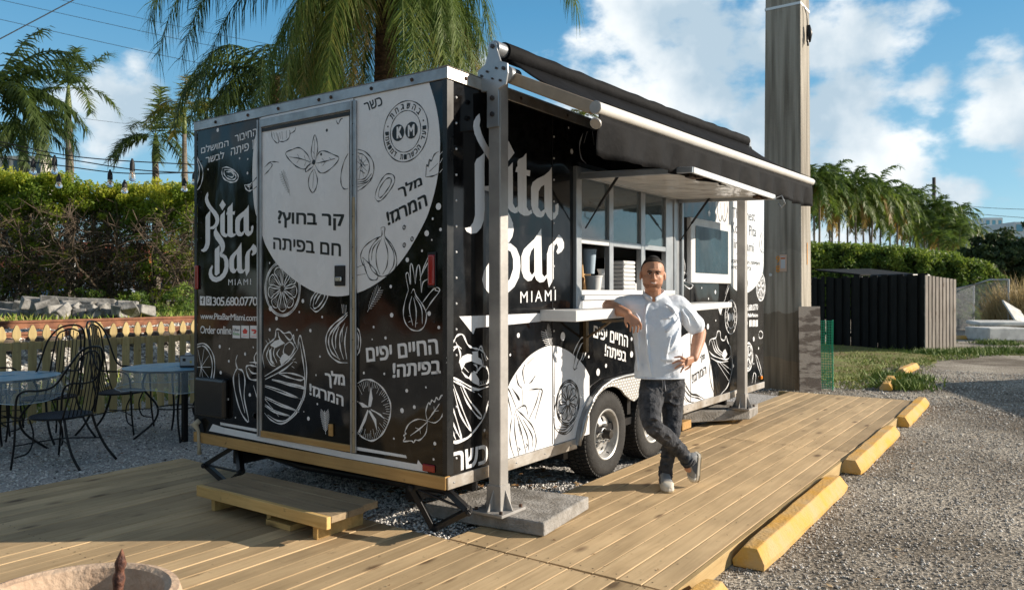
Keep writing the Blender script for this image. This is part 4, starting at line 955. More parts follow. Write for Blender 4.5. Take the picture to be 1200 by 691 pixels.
k.lines(cG, [[(45, 420), (90, 435), (130, 480), (140, 540), (120, 600), (80, 640), (45, 662)], [(45, 440), (85, 455), (112, 500), (110, 550), (85, 590), (45, 595)], [(45, 610), (90, 602), (128, 560)], [(45, 622), (95, 612), (130, 580)], [(45, 638), (85, 625)], [(440, 580), (445, 510), (455, 520), (462, 478), (472, 488), (490, 450), (515, 432)], [(440, 580), (480, 575), (510, 562)], [(462, 548), (512, 500)]]+[[(66, 512), p] for p in ((50, 455), (72, 455), (96, 478), (106, 510), (102, 548), (80, 578), (55, 590), (46, 540), (46, 490))], .006)
k.lines(cG, [[(62, 480), (90, 520)], [(60, 540), (88, 560)]], .012)
k.lines((300, 120, 5.76), [[(478, 75), (480, 60)], [(560, 50), (566, 20), (582, 8)], [(590, 45), (605, 15)], [(95, 95), (100, 138)], [(140, 85), (150, 128)], [(285, 60), (282, 108)]], .006)
k.done('drawings_print', INK, rear)
w_ = Art('r', .0034)
w_.textm('K', (c0[0]+.038+.030, c0[1]-.034), (c0[0]+.038-.008, c0[1]-.034), (c0[0]+.038+.030, c0[1]+.034), .03); w_.textm('M', (c0[0]-.026, c0[1]-.034), (c0[0]-.076, c0[1]-.034), (c0[0]-.026, c0[1]+.034), .02)
w_.done('seal_letters', WHT, rear)
# left of the door on the pale edge
k = Art('r', .0018); k.lines(cA, [[(412, 480), (440, 447), (480, 410)], [(412, 532), (450, 500), (485, 462)]], .007); k.done('drawings_print', INK, rear)
# ---- door, black on pale
k = Art('r', .0066)
k.text(heb('קר'), (381.5, 270), (404, 266.5), (381.5, 251.5), .016) if False else None
k.text(heb('קר בחוץ?'), (327, 266), (403.5, 270), (327, 247), .022); k.text(heb('חם בפיתה'), (321.5, 291.5), (400, 300), (321.5, 278.5), .022)
k.lines(cD, [[(375, 400), (350, 350), (300, 308), (250, 320), (205, 345), (240, 400), (290, 440), (340, 450), (375, 402)], [(230, 370), (300, 380), (375, 405)], [(285, 350), (300, 380)], [(280, 410), (300, 380)], [(330, 360), (340, 392)], [(330, 430), (345, 400)], [(395, 400), (378, 350), (385, 280), (402, 220), (418, 270), (420, 330), (400, 400)], [(402, 250), (398, 380)], [(388, 330), (399, 350)], [(405, 400), (430, 340), (470, 330), (530, 355), (565, 378), (530, 430), (470, 475), (430, 470), (402, 418)], [(410, 412), (470, 400), (540, 380)], [(450, 380), (470, 400)], [(455, 430), (475, 400)], [(500, 375), (515, 388)], [(395, 450), (365, 500), (360, 560), (385, 610), (410, 580), (420, 520), (400, 452)], [(396, 470), (388, 580)], [(385, 410), (345, 440), (342, 470), (370, 450), (395, 430)],
    [(110, 195), (115, 240), (145, 275), (160, 265), (150, 212)], [(160, 265), (195, 265), (225, 245), (235, 210), (230, 188)], [(235, 215), (265, 195), (273, 172)], [(140, 203), (155, 255)], [(180, 198), (185, 255)], [(210, 192), (212, 245)], [(125, 205), (135, 250)], [(165, 205), (172, 250)], [(545, 120), (560, 148), (575, 118), (592, 110)],
    [(62, 440), (100, 405), (130, 402), (160, 406)], [(62, 490), (90, 462), (115, 425), (100, 405)], [(628, 345), (600, 400), (580, 480), (580, 550), (600, 585), (628, 582)]], .006)
k.disc(k.cs([(395, 405)], cD)[0], .018, 9); k.disc(k.cs([(445, 352)], cD)[0], .010, 7); k.disc(k.cs([(483, 190)], cD)[0], .011, 8)
q0, q1 = k.cs([(175, 465), (236, 630)], cD); k.herb(q0, q1, 10, .045, .006)
k.done('drawings_print', INK, door)
a = Art('r', .0062)
c1 = a.px(331.6, 338.2); a.slice(c1, .195, .0065, 9, .15)
for j in range(5): a.ring(c1, .188+.003*j, .003, 30) if j < 1 else None
a.lines(cE, [[(370, 450), (380, 400), (420, 345), (465, 323), (490, 345), (485, 400), (450, 460), (410, 490), (371, 460)], [(390, 450), (400, 400), (435, 355), (468, 350), (465, 395), (430, 450), (400, 468), (390, 450)], [(405, 440), (430, 390), (455, 362)], [(585, 440), (590, 500)], [(598, 441), (600, 505)], [(614, 445), (610, 510)]], .008)
a.dots(cE, [(322, 418, 15), (103, 468, 20), (297, 492, 8), (144, 535, 15), (451, 526, 8), (372, 617, 13), (97, 162, 7), (98, 610, 10), (282, 612, 6)])
a.lines(cF, [[(632, -20), (600, 10), (550, 50), (515, 100), (508, 160), (530, 225), (580, 265), (632, 270)], [(632, -8), (610, 20), (562, 62), (530, 110), (524, 160), (545, 215), (590, 252)], [(600, 30), (555, 90), (545, 160), (580, 240)], [(585, 60), (565, 120), (565, 190)], [(618, 40), (590, 110), (590, 180), (610, 250)], [(605, 80), (600, 150)], [(630, 60), (616, 150), (628, 250)]], .009)
pita = [[(345, 190), (350, 130), (362, 118), (380, 200), (395, 300), (390, 420), (370, 500), (320, 580), (250, 622), (190, 600), (152, 560)], [(355, 150), (370, 230), (385, 350), (378, 450), (345, 530), (290, 595), (230, 605), (170, 570)], [(345, 190), (290, 260), (230, 300), (153, 348)], [(320, 262), (260, 312), (156, 366)], [(152, 300), (142, 230), (165, 170), (200, 140), (215, 120), (220, 80), (240, 80), (265, 100), (300, 95), (322, 140), (345, 190)], [(230, 90), (240, 130), (270, 160)], [(260, 100), (300, 140), (320, 110), (325, 160)], [(180, 180), (165, 230), (190, 280), (215, 290)], [(195, 180), (185, 230), (210, 280)], [(215, 170), (205, 220), (225, 270)], [(270, 170), (300, 150), (325, 180), (310, 220), (280, 240), (262, 210), (270, 170)], [(240, 190), (225, 220), (250, 250)], [(160, 140), (175, 165)], [(175, 130), (190, 160)], [(315, 255), (330, 245)], [(310, 290), (325, 300)], [(325, 265), (340, 270)],
    [(230, 330), (300, 330), (370, 350), (378, 365), (350, 370), (280, 350), (230, 330)], [(195, 365), (280, 385), (380, 410), (375, 418), (300, 400), (195, 370)], [(155, 400), (250, 430), (350, 475), (375, 482), (280, 455), (155, 408)], [(155, 465), (230, 500), (335, 545), (345, 550), (250, 520), (155, 475)], [(155, 510), (200, 540), (300, 580), (210, 555), (155, 520)], [(155, 480), (235, 580)]]
a.lines(cF, pita, .009)
for p in ([(240, 255), (255, 225), (270, 215), (305, 240), (275, 262), (250, 285)], [(185, 170), (210, 145), (240, 135), (268, 158), (240, 172), (215, 185)], [(178, 200), (190, 190), (196, 250), (205, 285), (185, 260)]): a.poly(cF, p)
for j in range(7): a.lines(cF, [[(300+j*6, 235-j*9), (312+j*5, 222-j*9)]], .007)
a.text(heb('מלך'), (382, 445), (405.5, 455), (381.5, 433.5), .016) if False else None
a.text(heb('מלך'), (383, 453), (405, 455.5), (382, 434), .024); a.text(heb('המרגז!'), (364, 462), (403, 475.5), (364, 449), .024)
q0, q1 = a.cs([(500, 545), (506, 682)], cF); a.herb(q0, q1, 11, .06, .010)
a.dots(cF, [(222, 14, 13), (183, 79, 10), (340, 80, 6), (418, 84, 10), (473, 234, 7), (450, 341, 6), (406, 592, 13), (458, 508, 7), (486, 6, 8), (380, 552, 4)])
a.done('food_drawings_print', WHT, door)

# ================================================================== side wall artwork
z0 = TZ0+.077
s = Art('s', .0006)
lw = [(580, 552), (580.5, 505), (584, 485), (589.6, 468.3), (598, 447), (608, 431), (617, 420), (624.4, 413.7), (633, 408.5), (640.6, 405.6), (648, 405.0), (654.4, 406), (665, 410.5), (674.6, 417.9), (684, 428), (691, 441), (696, 456), (699, 475), (702, 530)]
q = [tuple(v_[:2]) for v_ in catmull([Vector((*s.px(*p), 0)) for p in lw], 3)]; q = clip(clip(q, 1, z0, False), 0, 1.70, True); s.fill(q, d=.0006)
lw = [(765, 500), (768, 450), (780, 414), (797, 396), (808, 389.5), (815, 389.5), (822, 394), (827.5, 404), (831.5, 420), (834.5, 437), (836, 455), (836, 490)]
q = [tuple(v_[:2]) for v_ in catmull([Vector((*s.px(*p), 0)) for p in lw], 3)]; q = clip(q, 1, z0, False); s.fill([p for p in q if p[0] > 2.9], d=.0006) if False else s.fill(clip(q, 0, 3.47, False), d=.0006)
lw = [(839, 215), (838.5, 262), (842, 285), (846, 303), (850.6, 319), (856, 332.7), (862.4, 340), (873, 344), (884, 337), (891.3, 326), (894.6, 312), (895.0, 279), (895, 215)]
q = [tuple(v_[:2]) for v_ in catmull([Vector((*s.px(*p), 0)) for p in lw], 3)]; q = clip(clip(q, 1, TZ1-.071, True), 0, TL-.002, True); s.fill(q, d=.0006)
s.done('white_circle_print', WHT, side)
a = Art('s', .0012)
a.fill([a.px(*p) for p in [(537.9, 370.6), (634, 366.8), (634, 376.5), (557, 384.2), (554.4, 391.5)]])
a.text(heb('כשר'), (532, 552.5), (571, 541.5), (532, 530), .02)
a.lines(cK, [[(12, 120), (40, 110), (55, 85), (80, 80), (100, 120), (120, 135), (140, 140), (165, 150), (188, 185)], [(10, 180), (30, 140), (50, 130)], [(20, 230), (30, 170), (55, 130), (75, 140)], [(50, 110), (70, 160), (65, 200)], [(10, 200), (24, 160)], [(125, 205), (140, 215), (140, 240), (125, 235)], [(140, 240), (160, 215), (185, 225), (190, 280), (150, 297)], [(12, 250), (70, 277), (140, 312), (190, 300)], [(12, 265), (70, 290), (130, 325)], [(145, 150), (160, 130), (180, 190)], [(160, 160), (172, 220)], [(75, 235), (95, 258), (118, 270)], [(82, 215), (105, 240)], [(190, 360), (170, 430), (120, 500), (70, 530), (12, 532)], [(190, 375), (160, 450), (100, 520), (50, 540), (12, 522)], [(110, 312), (150, 318)], [(145, 330), (160, 345)],
    [(75, 290), (110, 360), (160, 425), (145, 430), (100, 370), (70, 300)], [(40, 290), (80, 400), (115, 490), (70, 420), (38, 300)], [(15, 330), (50, 430), (75, 525), (40, 460), (14, 370)], [(14, 415), (40, 500), (50, 525)]], .010)
for p in ([(65, 195), (78, 172), (100, 162), (130, 165), (160, 185), (167, 212), (140, 203), (115, 192), (92, 200), (76, 232)], [(105, 265), (118, 240), (132, 238), (150, 270), (150, 297), (125, 285)], [(120, 152), (145, 150), (147, 182), (125, 172)]): a.poly(cK, p)
for j in range(5): a.lines(cK, [[(152+j*8, 290-j), (155+j*8, 278-j*2)]], .008)
a.dots(cO, [(267, 113, 11), (447, 117, 19), (234, 192, 6), (552, 200, 6), (590, 262, 16), (622, 236, 9), (726, 190, 14), (726, 128, 8), (745, 235, 8), (130, 497, 7)])
q0, q1 = a.cs([(232, 25), (270, 150)], cL); a.herb(q0, q1, 9, .085, .011)
a.lines(cO, [[(500, 228), (505, 190), (525, 145), (534, 160), (525, 200), (508, 235)], [(488, 215), (492, 180), (515, 133), (530, 122), (545, 150), (538, 190), (526, 215)]], .009)
a.text(heb('החיים יפים'), (695.3, 394.7), (735.2, 406.3), (695.7, 381.2), .02); a.text(heb('בפיתה!'), (708.5, 416.4), (733.0, 423.6), (709.3, 403), .02)
# far end
a.lines(cN, [[(200, 270), (210, 235), (240, 225), (250, 190), (265, 190), (270, 230), (290, 240), (300, 215), (310, 250), (325, 280), (325, 310)], [(215, 240), (235, 300), (270, 330)], [(240, 230), (255, 290), (290, 320)], [(225, 232), (245, 295), (278, 325)], [(200, 300), (230, 330), (300, 350), (325, 330)], [(210, 340), (260, 365), (310, 360)], [(330, 300), (335, 400), (310, 500), (270, 550)], [(250, 370), (320, 480)], [(265, 370), (325, 440)], [(278, 372), (328, 410)]], .012)
a.poly(cN, [(275, 330), (285, 300), (295, 290), (307, 320), (292, 347)])
a.lines(cN, [[(470, 320), (482, 340), (500, 400), (510, 458)], [(470, 325), (485, 390), (508, 458)], [(450, 490), (460, 430), (472, 440), (468, 490)], [(490, 195), (500, 185), (512, 200), (508, 225), (492, 225), (488, 200)], [(388, 500), (392, 470)], [(296, 0), (285, 20)], [(268, 65), (276, 95)]], .012)
cc = a.px(876.7, 417.9); a.slice(cc, .165, .014, 5, .4)
cc = a.px(856.5, 371.3); a.ring(cc, .185, .013); a.ring(cc, .125, .011); a.disc((cc[0]+.05, cc[1]), .048, 14); a.disc((cc[0]-.05, cc[1]), .048, 14)
for i in range(16): an = i*math.pi/8; a.stroke([(cc[0]+.145*math.cos(an), cc[1]+.145*math.sin(an)), (cc[0]+.168*math.cos(an), cc[1]+.168*math.sin(an))], .018)
cc = a.px(891.5, 336); a.slice(cc, .17, .013, 7, .2)
a.text('305.680.0770', (872, 364.3), (888, 363), (872, 357.2), .02, .9); a.text('www.PitaBarMiami.com', (872, 371.3), (888, 371), (872, 367), .03, .9); a.text('Order online', (865, 380.5), (876, 380), (865, 375.5), .02, .9)
for x0 in (877.8, 881.5, 885.1): a.fill([a.px(*p) for p in ((x0, 375), (x0+2.9, 374.6), (x0+2.9, 382.2), (x0, 382.6))])
for x, y, r in ((195, 160, 18), (160, 60, 5), (460, 232, 18), (488, 286, 10), (412, 455, 12), (460, 375, 7), (340, 388, 14), (240, 125, 7)):
    c_ = a.px(790+x/4.936, 350+y/4.936); a.disc(c_, r/4.936/902*8.7*.85)
for x, y, r in ((178, 620, 6), (266, 647, 14), (222, 690, 8), (226, 138, 22)):
    c_ = a.px(790+x/5.527, 225+y/5.527); a.disc(c_, r/5.527/902*8.2*.9)
a.lines(cM, [[(35, 560), (60, 520), (90, 545), (60, 575), (35, 600)], [(60, 575), (100, 590), (122, 605), (100, 625), (65, 600)], [(60, 580), (45, 640), (62, 690)], [(62, 430), (70, 480), (65, 540)], [(30, 470), (52, 560)], [(365, 590), (345, 640), (330, 690)], [(350, 600), (330, 660)]], .010)
a.poly((740, 350, 4.936), [(498, 65), (516, 65), (507, 105)]) if False else None
a.fill([a.px(*p) for p in ((841.5, 361.5), (846.5, 361.5), (844, 369))])
a.lines((670, 130, 1), [[(13, 26), (9, 40), (11, 55), (17, 62)], [(18, 24), (14, 38)], [(24, 24), (26, 40)]], .012)
a.dots((530, 30, 4.065), [(570, 487, 7), (485, 600, 14)]) if False else a.dots((550, 30, 4.065), [(472, 487, 6), (487, 600, 14)])
a.done('food_drawings_print', WHT, side)
k = Art('s', .0016)
k.lines(cL, [[(65, 465), (55, 530), (55, 600), (78, 678)], [(88, 430), (130, 470), (170, 520), (187, 590), (172, 655)], [(85, 450), (110, 540), (135, 650)], [(95, 460), (140, 560), (150, 640)], [(75, 470), (80, 560), (100, 670)], [(120, 480), (165, 560), (170, 620)], [(65, 465), (38, 340), (48, 330), (85, 420)], [(62, 320), (100, 372), (97, 378), (70, 330)], [(85, 250), (95, 300), (115, 322)], [(128, 300), (118, 240), (130, 200)], [(140, 200), (175, 165)], [(150, 300), (165, 285), (182, 258)], [(150, 330), (200, 325), (215, 330), (215, 350), (180, 480)], [(205, 325), (185, 400), (150, 480)], [(85, 430), (72, 470)], [(85, 430), (130, 410), (145, 458)], [(120, 420), (118, 330)], [(95, 500), (108, 560)], [(95, 620), (105, 632), (98, 640)], [(135, 600), (142, 612), (134, 622)],
    [(300, 345), (285, 400), (275, 460), (285, 530), (330, 555), (365, 530), (384, 487)], [(300, 540), (335, 545), (375, 505)], [(292, 528), (330, 532), (368, 500)], [(300, 515), (340, 518), (366, 490)], [(270, 150), (279, 178)], [(278, 178), (277, 380), (279, 618)]], .008)
k.slice(k.px(665.5, 471.4), .165, .0085, 9, .3); k.ring(k.px(665.5, 471.4), .150, .006)
k.lines(cL, [[(375, 215), (385, 165), (395, 130)], [(385, 222), (398, 190), (408, 150)], [(372, 215), (380, 228), (395, 218)]], .008)
k.text('The Finest', (858.2, 255.2), (884.5, 259.5), (858.2, 242.8), .0); k.text('Kosher Pita', (857.2, 272.6), (886, 277.5), (857.2, 259.6), .0); k.text('in Miami', (860, 291), (883.6, 295.5), (860, 279), .0)
k.stroke([k.px(862.5, 297.3), k.px(879.5, 299.6)], .012)
k.text(heb('הפיתה הכשרה הטובה'), (852, 307), (890, 310.5), (852, 303.5), .05); k.text(heb('ביותר במיאמי'), (852, 314.5), (880, 316.2), (852, 311), .05)
k.text(heb('מלך'), (820.5, 425.5), (826, 421.5), (820.0, 416.8), .02); k.text(heb('המרגז!'), (811, 449), (827.5, 437.5), (810.6, 438.5), .02)
k.lines(cN, [[(60, 480), (90, 540), (130, 555), (175, 580)], [(50, 510), (90, 560), (140, 575), (165, 590)], [(50, 540), (80, 590), (120, 600)], [(50, 560), (75, 605)], [(62, 500), (100, 550), (150, 565)], [(110, 240), (98, 270), (108, 300)], [(105, 260), (90, 262)], [(215, 400), (250, 550), (240, 560)], [(225, 380), (268, 548)], [(210, 340), (205, 430), (215, 500), (235, 560)]], .012)
k.lines(cM, [[(285, 60), (280, 120), (292, 180), (302, 188), (310, 150), (320, 188), (332, 180), (345, 120), (340, 60)], [(300, 70), (304, 150)], [(325, 70), (325, 160)], [(570, 250), (556, 300), (552, 350), (566, 388), (580, 390)], [(572, 200), (575, 250)], [(574, 270), (566, 330), (572, 380)], [(462, 580), (475, 575), (472, 615), (460, 622), (460, 585)]], .012)
k.done('drawings_print', INK, side)
# ================================================================== AWNING AND POSTS
PX0, PX1, PY = .38, 4.93, -.10
awn = empty('awning', (PX0, PY, .19), 'black fabric awning with white front bar on two square aluminium posts', 'awning')
POST = mat('post_aluminium', (.40, .385, .365), .5, .3, noise=.2, nscale=5, bump=.05)
BEI = mat('beige_arm', (.40, .31, .22), .5, .2, noise=.15)
CLOTH = mat('black_awning_cloth', (.0085, .0085, .0095), .75, spec=.12, noise=.4, nscale=5, bump=.35, bscale=14)
BOLT = mat('bolt_dark', (.10, .09, .09), .4, .8)
def post(x, z0, z1, y=PY):
    p = obj('post', MB().box(x-.045, x+.045, y-.045, y+.045, z0+.12, z1), POST, awn, bevel=.005)
    f = MB().box(x-.13, x+.13, y-.12, y+.12, z0, z0+.018)
    f.add([(x-.058, y-.058, z0+.018), (x+.058, y-.058, z0+.018), (x+.058, y+.058, z0+.018), (x-.058, y+.058, z0+.018), (x-.052, y-.052, z0+.17), (x+.052, y-.052, z0+.17), (x+.052, y+.052, z0+.17), (x-.052, y+.052, z0+.17)], [(0, 1, 5, 4), (1, 2, 6, 5), (2, 3, 7, 6), (3, 0, 4, 7), (4, 5, 6, 7)])
    for dx, dy in ((1, 0), (-1, 0), (0, 1), (0, -1)):
        if dx: f.add([(x+dx*.05, y-.004, z0+.018), (x+dx*.12, y-.004, z0+.018), (x+dx*.05, y-.004, z0+.15), (x+dx*.05, y+.004, z0+.018), (x+dx*.12, y+.004, z0+.018), (x+dx*.05, y+.004, z0+.15)], [(0, 1, 2), (3, 5, 4), (0, 3, 4, 1), (1, 4, 5, 2)])
        else: f.add([(x-.004, y+dy*.05, z0+.018), (x-.004, y+dy*.112, z0+.018), (x-.004, y+dy*.05, z0+.15), (x+.004, y+dy*.05, z0+.018), (x+.004, y+dy*.112, z0+.018), (x+.004, y+dy*.05, z0+.15)], [(0, 1, 2), (3, 5, 4), (0, 3, 4, 1), (1, 4, 5, 2)])
    fo = obj('post_foot', f, POST, p, bevel=.003)
    b = MB()
    for dx in (-1, 1):
        for dy in (-1, 1): b.lathe([(.011, z0+.018), (.011, z0+.035), (.004, z0+.038)], (x+dx*.105, y+dy*.095, 0), 6)
    obj('foot_bolt', b, RUST, p)
    return p
post(PX0, .19, 2.93); post(PX1, .27, 3.02)
def head(x, zc):
    s_ = [(-.045, -.35), (.045, -.35), (.045, -.12), (.10, -.10), (.115, -.03), (.11, .03), (.06, .05), (.035, .12), (.03, .165), (.0, .185), (-.03, .165), (-.035, .12), (-.06, .05), (-.115, .02), (-.12, -.03), (-.09, -.12), (-.045, -.12)]
    b_ = obj('post_head', MB().prism(s_, lambda u, w_, t: (x+t, PY-u, zc+w_), -.062, -.0465), FRM, awn, bevel=.003)
    b = MB()
    for u, w_, r in ((0, -.17, .016), (0, -.27, .016), (.085, -.0, .012), (-.04, .0, .008), (.03, .01, .007), (.0, .15, .014), (-.085, -.02, .008), (.06, -.07, .008), (0, -.05, .006)):
        b.lathe([(r, x-.062), (r, x-.072), (.002, x-.074)], (0, PY-u, zc+w_), 8, 'x')
    obj('head_bolt', b, BOLT, b_)
head(PX0, 2.93); head(PX1+.02, 3.02)
# roller with rolled cloth
RZ0, RZ1 = 3.075, 3.245
ry = PY+.0
obj('roller_cap', MB().tube([(PX0-.05, ry, RZ0+.0), (PX0+.05, ry, RZ0+.003)], .045, 20), FRM, awn, smooth='angle')
def roll():
    mb = MB(); pts = []; rr = []
    for i in range(41):
        t = i/40; pts.append((PX0+.05+(PX1+.10-PX0-.05)*t, ry, RZ0+(RZ1-RZ0)*t-.015*math.sin(math.pi*t))); rr.append(.060+.003*math.sin(i*1.7)+.002*math.sin(i*4.1))
    mb.tube(pts, rr, 20); return mb
obj('cloth_roll', roll(), CLOTH, awn, smooth='angle')
obj('roller_end', MB().tube([(PX1+.10, ry, RZ1), (PX1+.17, ry, RZ1)], .025, 10).box(PX1+.10, PX1+.15, ry-.05, ry+.02, RZ1-.06, RZ1+.02).tube([(PX1+.16, ry-.02, RZ1), (PX1+.2, ry-.04, RZ1-.08)], .01, 6), FRM, awn)
BY = -.82; BX0, BX1 = .335, 4.99; BZ0, BZ1 = 2.605, 2.725
# cloth between roller and front bar
rows = []
for j in range(9):
    u = j/8; row = []
    for i in range(41):
        t = i/40; x = PX0+.06+(BX1-.05-PX0-.06)*t
        z = (RZ0-.05)*(1-t)+(RZ1-.05)*t; zb2 = (BZ0+.045)*(1-t)+(BZ1+.045)*t
        y = ry-.03+(BY-ry+.02)*u; zz = z+(zb2-z)*u-.05*math.sin(math.pi*u)-.006*math.sin(t*40+u*3)*math.sin(math.pi*u)
        row.append((x, y, zz))
    rows.append(row)
obj('awning_cloth', MB().grid(rows), CLOTH, awn, smooth=True, solid=.003, recalc=False)
# front bar: rounded aluminium profile
bar = MB().tube([(BX0, BY, BZ0), (BX1, BY, BZ1)], .036, 18); obj('front_bar', bar, mat('cream_bar', (.78, .76, .71), .4, .1, noise=.1, nscale=4), awn, smooth='angle')
obj('bar_cap', MB().tube([(BX0-.012, BY, BZ0), (BX0, BY, BZ0)], .038, 18).tube([(BX0-.010, BY-.0, BZ0-.095), (BX0+.004, BY, BZ0-.085)], .034, 18), POST, awn, smooth='angle', bevel=.003)
obj('bar_cap', MB().tube([(BX1, BY, BZ1), (BX1+.012, BY, BZ1)], .038, 18), FRM, awn, smooth='angle')
# valance with folds
rows = []
for j in range(7):
    u = j/6; row = []
    for i in range(121):
        t = i/120; x = BX0+.015+(BX1-BX0-.03)*t+.012*u*math.sin(t*9)
        zt = (BZ0-.035)*(1-t)+(BZ1-.035)*t; h = .232
        zz = zt-h*u-.006*math.sin(t*23)*u
        y = BY-.010+u*(.024*math.sin(t*61)+.018*math.sin(t*27+1)+.012*math.sin(t*131+u*3))
        row.append((x, y, zz))
    rows.append(row)
obj('valance', MB().grid(rows), CLOTH, awn, smooth=True, solid=.003, recalc=False)
# folding arms
def arm(x0, zc, x1, zb):
    e = Vector((x0+.05, PY-.03, zc-.035)); m = Vector((x1, BY+.05, zb+.015)); k_ = (e+m)/2+Vector((.0, 0, .02))
    a_ = obj('arm', MB().bar(e, m, .045, .075), BEI, awn, bevel=.008, seg=2)
    obj('arm_joint', MB().tube([e+Vector((-.05, -.03, 0)), e+Vector((.05, -.03, 0))], .05, 14), FRM, a_, smooth='angle')
arm(PX0, 2.95, BX0+.06, BZ0); arm(PX1-.05, 3.03, BX1-.12, BZ1)
# ---- slabs under the posts
CONC = mat('slab_concrete', (.36, .345, .325), .9, col2=(.19, .175, .155), nscale=7, bump=.5, bscale=60, lo=.36, hi=.62)
def slab(name, quad, z0, z1, label, tilt=0):
    c = sum((Vector((*p, 0)) for p in quad), Vector())/4
    mb = MB(); n = 4; v = [(p[0], p[1], z0) for p in quad]+[(p[0], p[1], z1) for p in quad]
    mb.add(v, [(0, 3, 2, 1), (4, 5, 6, 7), (0, 1, 5, 4), (1, 2, 6, 5), (2, 3, 7, 6), (3, 0, 4, 7)])
    o = obj(name, mb, CONC, None, recalc=True, bevel=.012, seg=3); tag(o, label, 'paving slab', 'slabs under the awning posts'); return o
slab('concrete_slab', [(.34, -.465), (1.01, -.39), (.90, .30), (.245, .40)], .104, .19, 'thick grey concrete slab under the near awning post by the trailer corner')
slab('concrete_slab', [(4.98, -.17), (5.42, -.12), (5.35, .42), (4.30, .34)], .150, .27, 'grey concrete slab under the far awning post')
bl = obj('wooden_block', MB().box(4.12, 4.36, .26, .40, .104, .19), TAN, None, bevel=.004); tag(bl, 'short pine block on the deck edge against the far slab', 'wood block')
bl = obj('wooden_block', MB().box(4.9, 5.2, .0, .3, .104, .147), TAN, None, bevel=.004); tag(bl, 'flat pine block hidden beneath the slab of the far awning post', 'wood block')
# ---- low wooden step
STEPW = wood_mat('step_top_pine', (.34, .255, .155), (.22, .16, .10), axis=1, rnd=.1)
STEPS = wood_mat('step_side_pine', (.62, .42, .17), (.48, .30, .10), axis=1, rnd=.1)
step = empty('wooden_step', (-.28, 1.1, .10), 'low pine step standing on the deck before the rear door', 'step')
for i in range(3):
    x0 = -.475+i*.132; obj('tread_board', MB().box(x0, x0+.129, .47+.02*(i == 2), 1.76, .222, .262+.0015*i), STEPW, step, bevel=.003)
obj('edge_board', MB().box(-.512, -.478, .47, 1.765, .192, .2645), STEPS, step, bevel=.003)
obj('leg', MB().box(-.470, -.10, .60, .64, .102, .2215), STEPS, step, bevel=.003)
obj('leg', MB().box(-.470, -.10, 1.62, 1.66, .102, .2215), STEPS, step, bevel=.003)
obj('leg', MB().box(-.42, -.38, 1.10, 1.14, .102, .2215), STEPS, step, bevel=.003)
obj('low_board', MB().box(-.46, -.14, .86, 1.095, .102, .138), STEPS, step, bevel=.003)

# ---- yellow parking stops
YEL = mat('yellow_paint', (.66, .345, .045), .85, col2=(.55, .37, .17), nscale=3.4, lo=.38, hi=.62, detail=10, bump=.35, bscale=50, rnd=.04)
def wheel_stop(x0, y0, x1, y1, label, L_=None, grp='yellow parking stops along the deck', tilt=0):
    a = Vector((x0, y0, 0)); b = Vector((x1, y1, 0)); d = b-a; ln = d.length
    prof = [(-.095, 0), (.095, 0), (.098, .035), (.045, .118), (-.045, .118), (-.098, .035)]
    mb = MB(); n = len(prof); st = [0, .035, .5, 1-.035, 1]; v = []
    N_ = 13
    for i in range(N_):
        t = i/(N_-1)*ln; k_ = 1 if 0 < i < N_-1 else .93
        for u, w_ in prof:
            jt = random.uniform(-.0025, .0025); v.append((t+(0 if 0 < i < N_-1 else (.03 if (i == 0 and w_ > .1) else (-.03 if w_ > .1 else 0))), u*k_+jt, w_*(1 if w_ < .05 else k_)+jt))
    f = [(i*n+j, i*n+(j+1) % n, (i+1)*n+(j+1) % n, (i+1)*n+j) for i in range(N_-1) for j in range(n)]+[tuple(range(n)), tuple((N_-1)*n+j for j in range(n))]
    mb.add(v, f); o = obj('parking_stop', mb, YEL, None, world=False, bevel=.006, seg=2); o.location = (x0, y0, .004); o.rotation_euler = (tilt, 0, math.atan2(d.y, d.x)); tag(o, label, 'parking stop', grp)
    return o
wheel_stop(-1.55, -1.56, .28, -1.545, 'nearest yellow parking stop, cut off by the bottom edge of the photo')
wheel_stop(.80, -1.535, 2.97, -1.515, 'longest looking yellow parking stop, second from the camera beside the deck')
wheel_stop(3.55, -1.50, 5.72, -1.47, 'third yellow parking stop along the deck, worn patch at its near end')
wheel_stop(6.35, -1.47, 8.45, -1.42, 'farthest yellow parking stop that still touches the deck edge')
p = plane(1038, 458, 2, 0); q = plane(1050, 434, 2, 0); wheel_stop(p.x, p.y, p.x+1.4, p.y+.15, 'yellow parking stop on the weeds, seen end on behind the deck', grp='yellow parking stops lying in the grass')
p = plane(1052, 441, 2, 0); wheel_stop(p.x+.3, p.y, p.x+1.9, p.y-.02, 'yellow parking stop lying askew in the grass behind the end-on one', grp='yellow parking stops lying in the grass')
p = plane(1128, 398, 2, 0); wheel_stop(p.x, p.y+.3, p.x+1.0, p.y-.5, 'faded yellow stop piece lying past the grey slatted panel', grp='yellow parking stops lying in the grass')

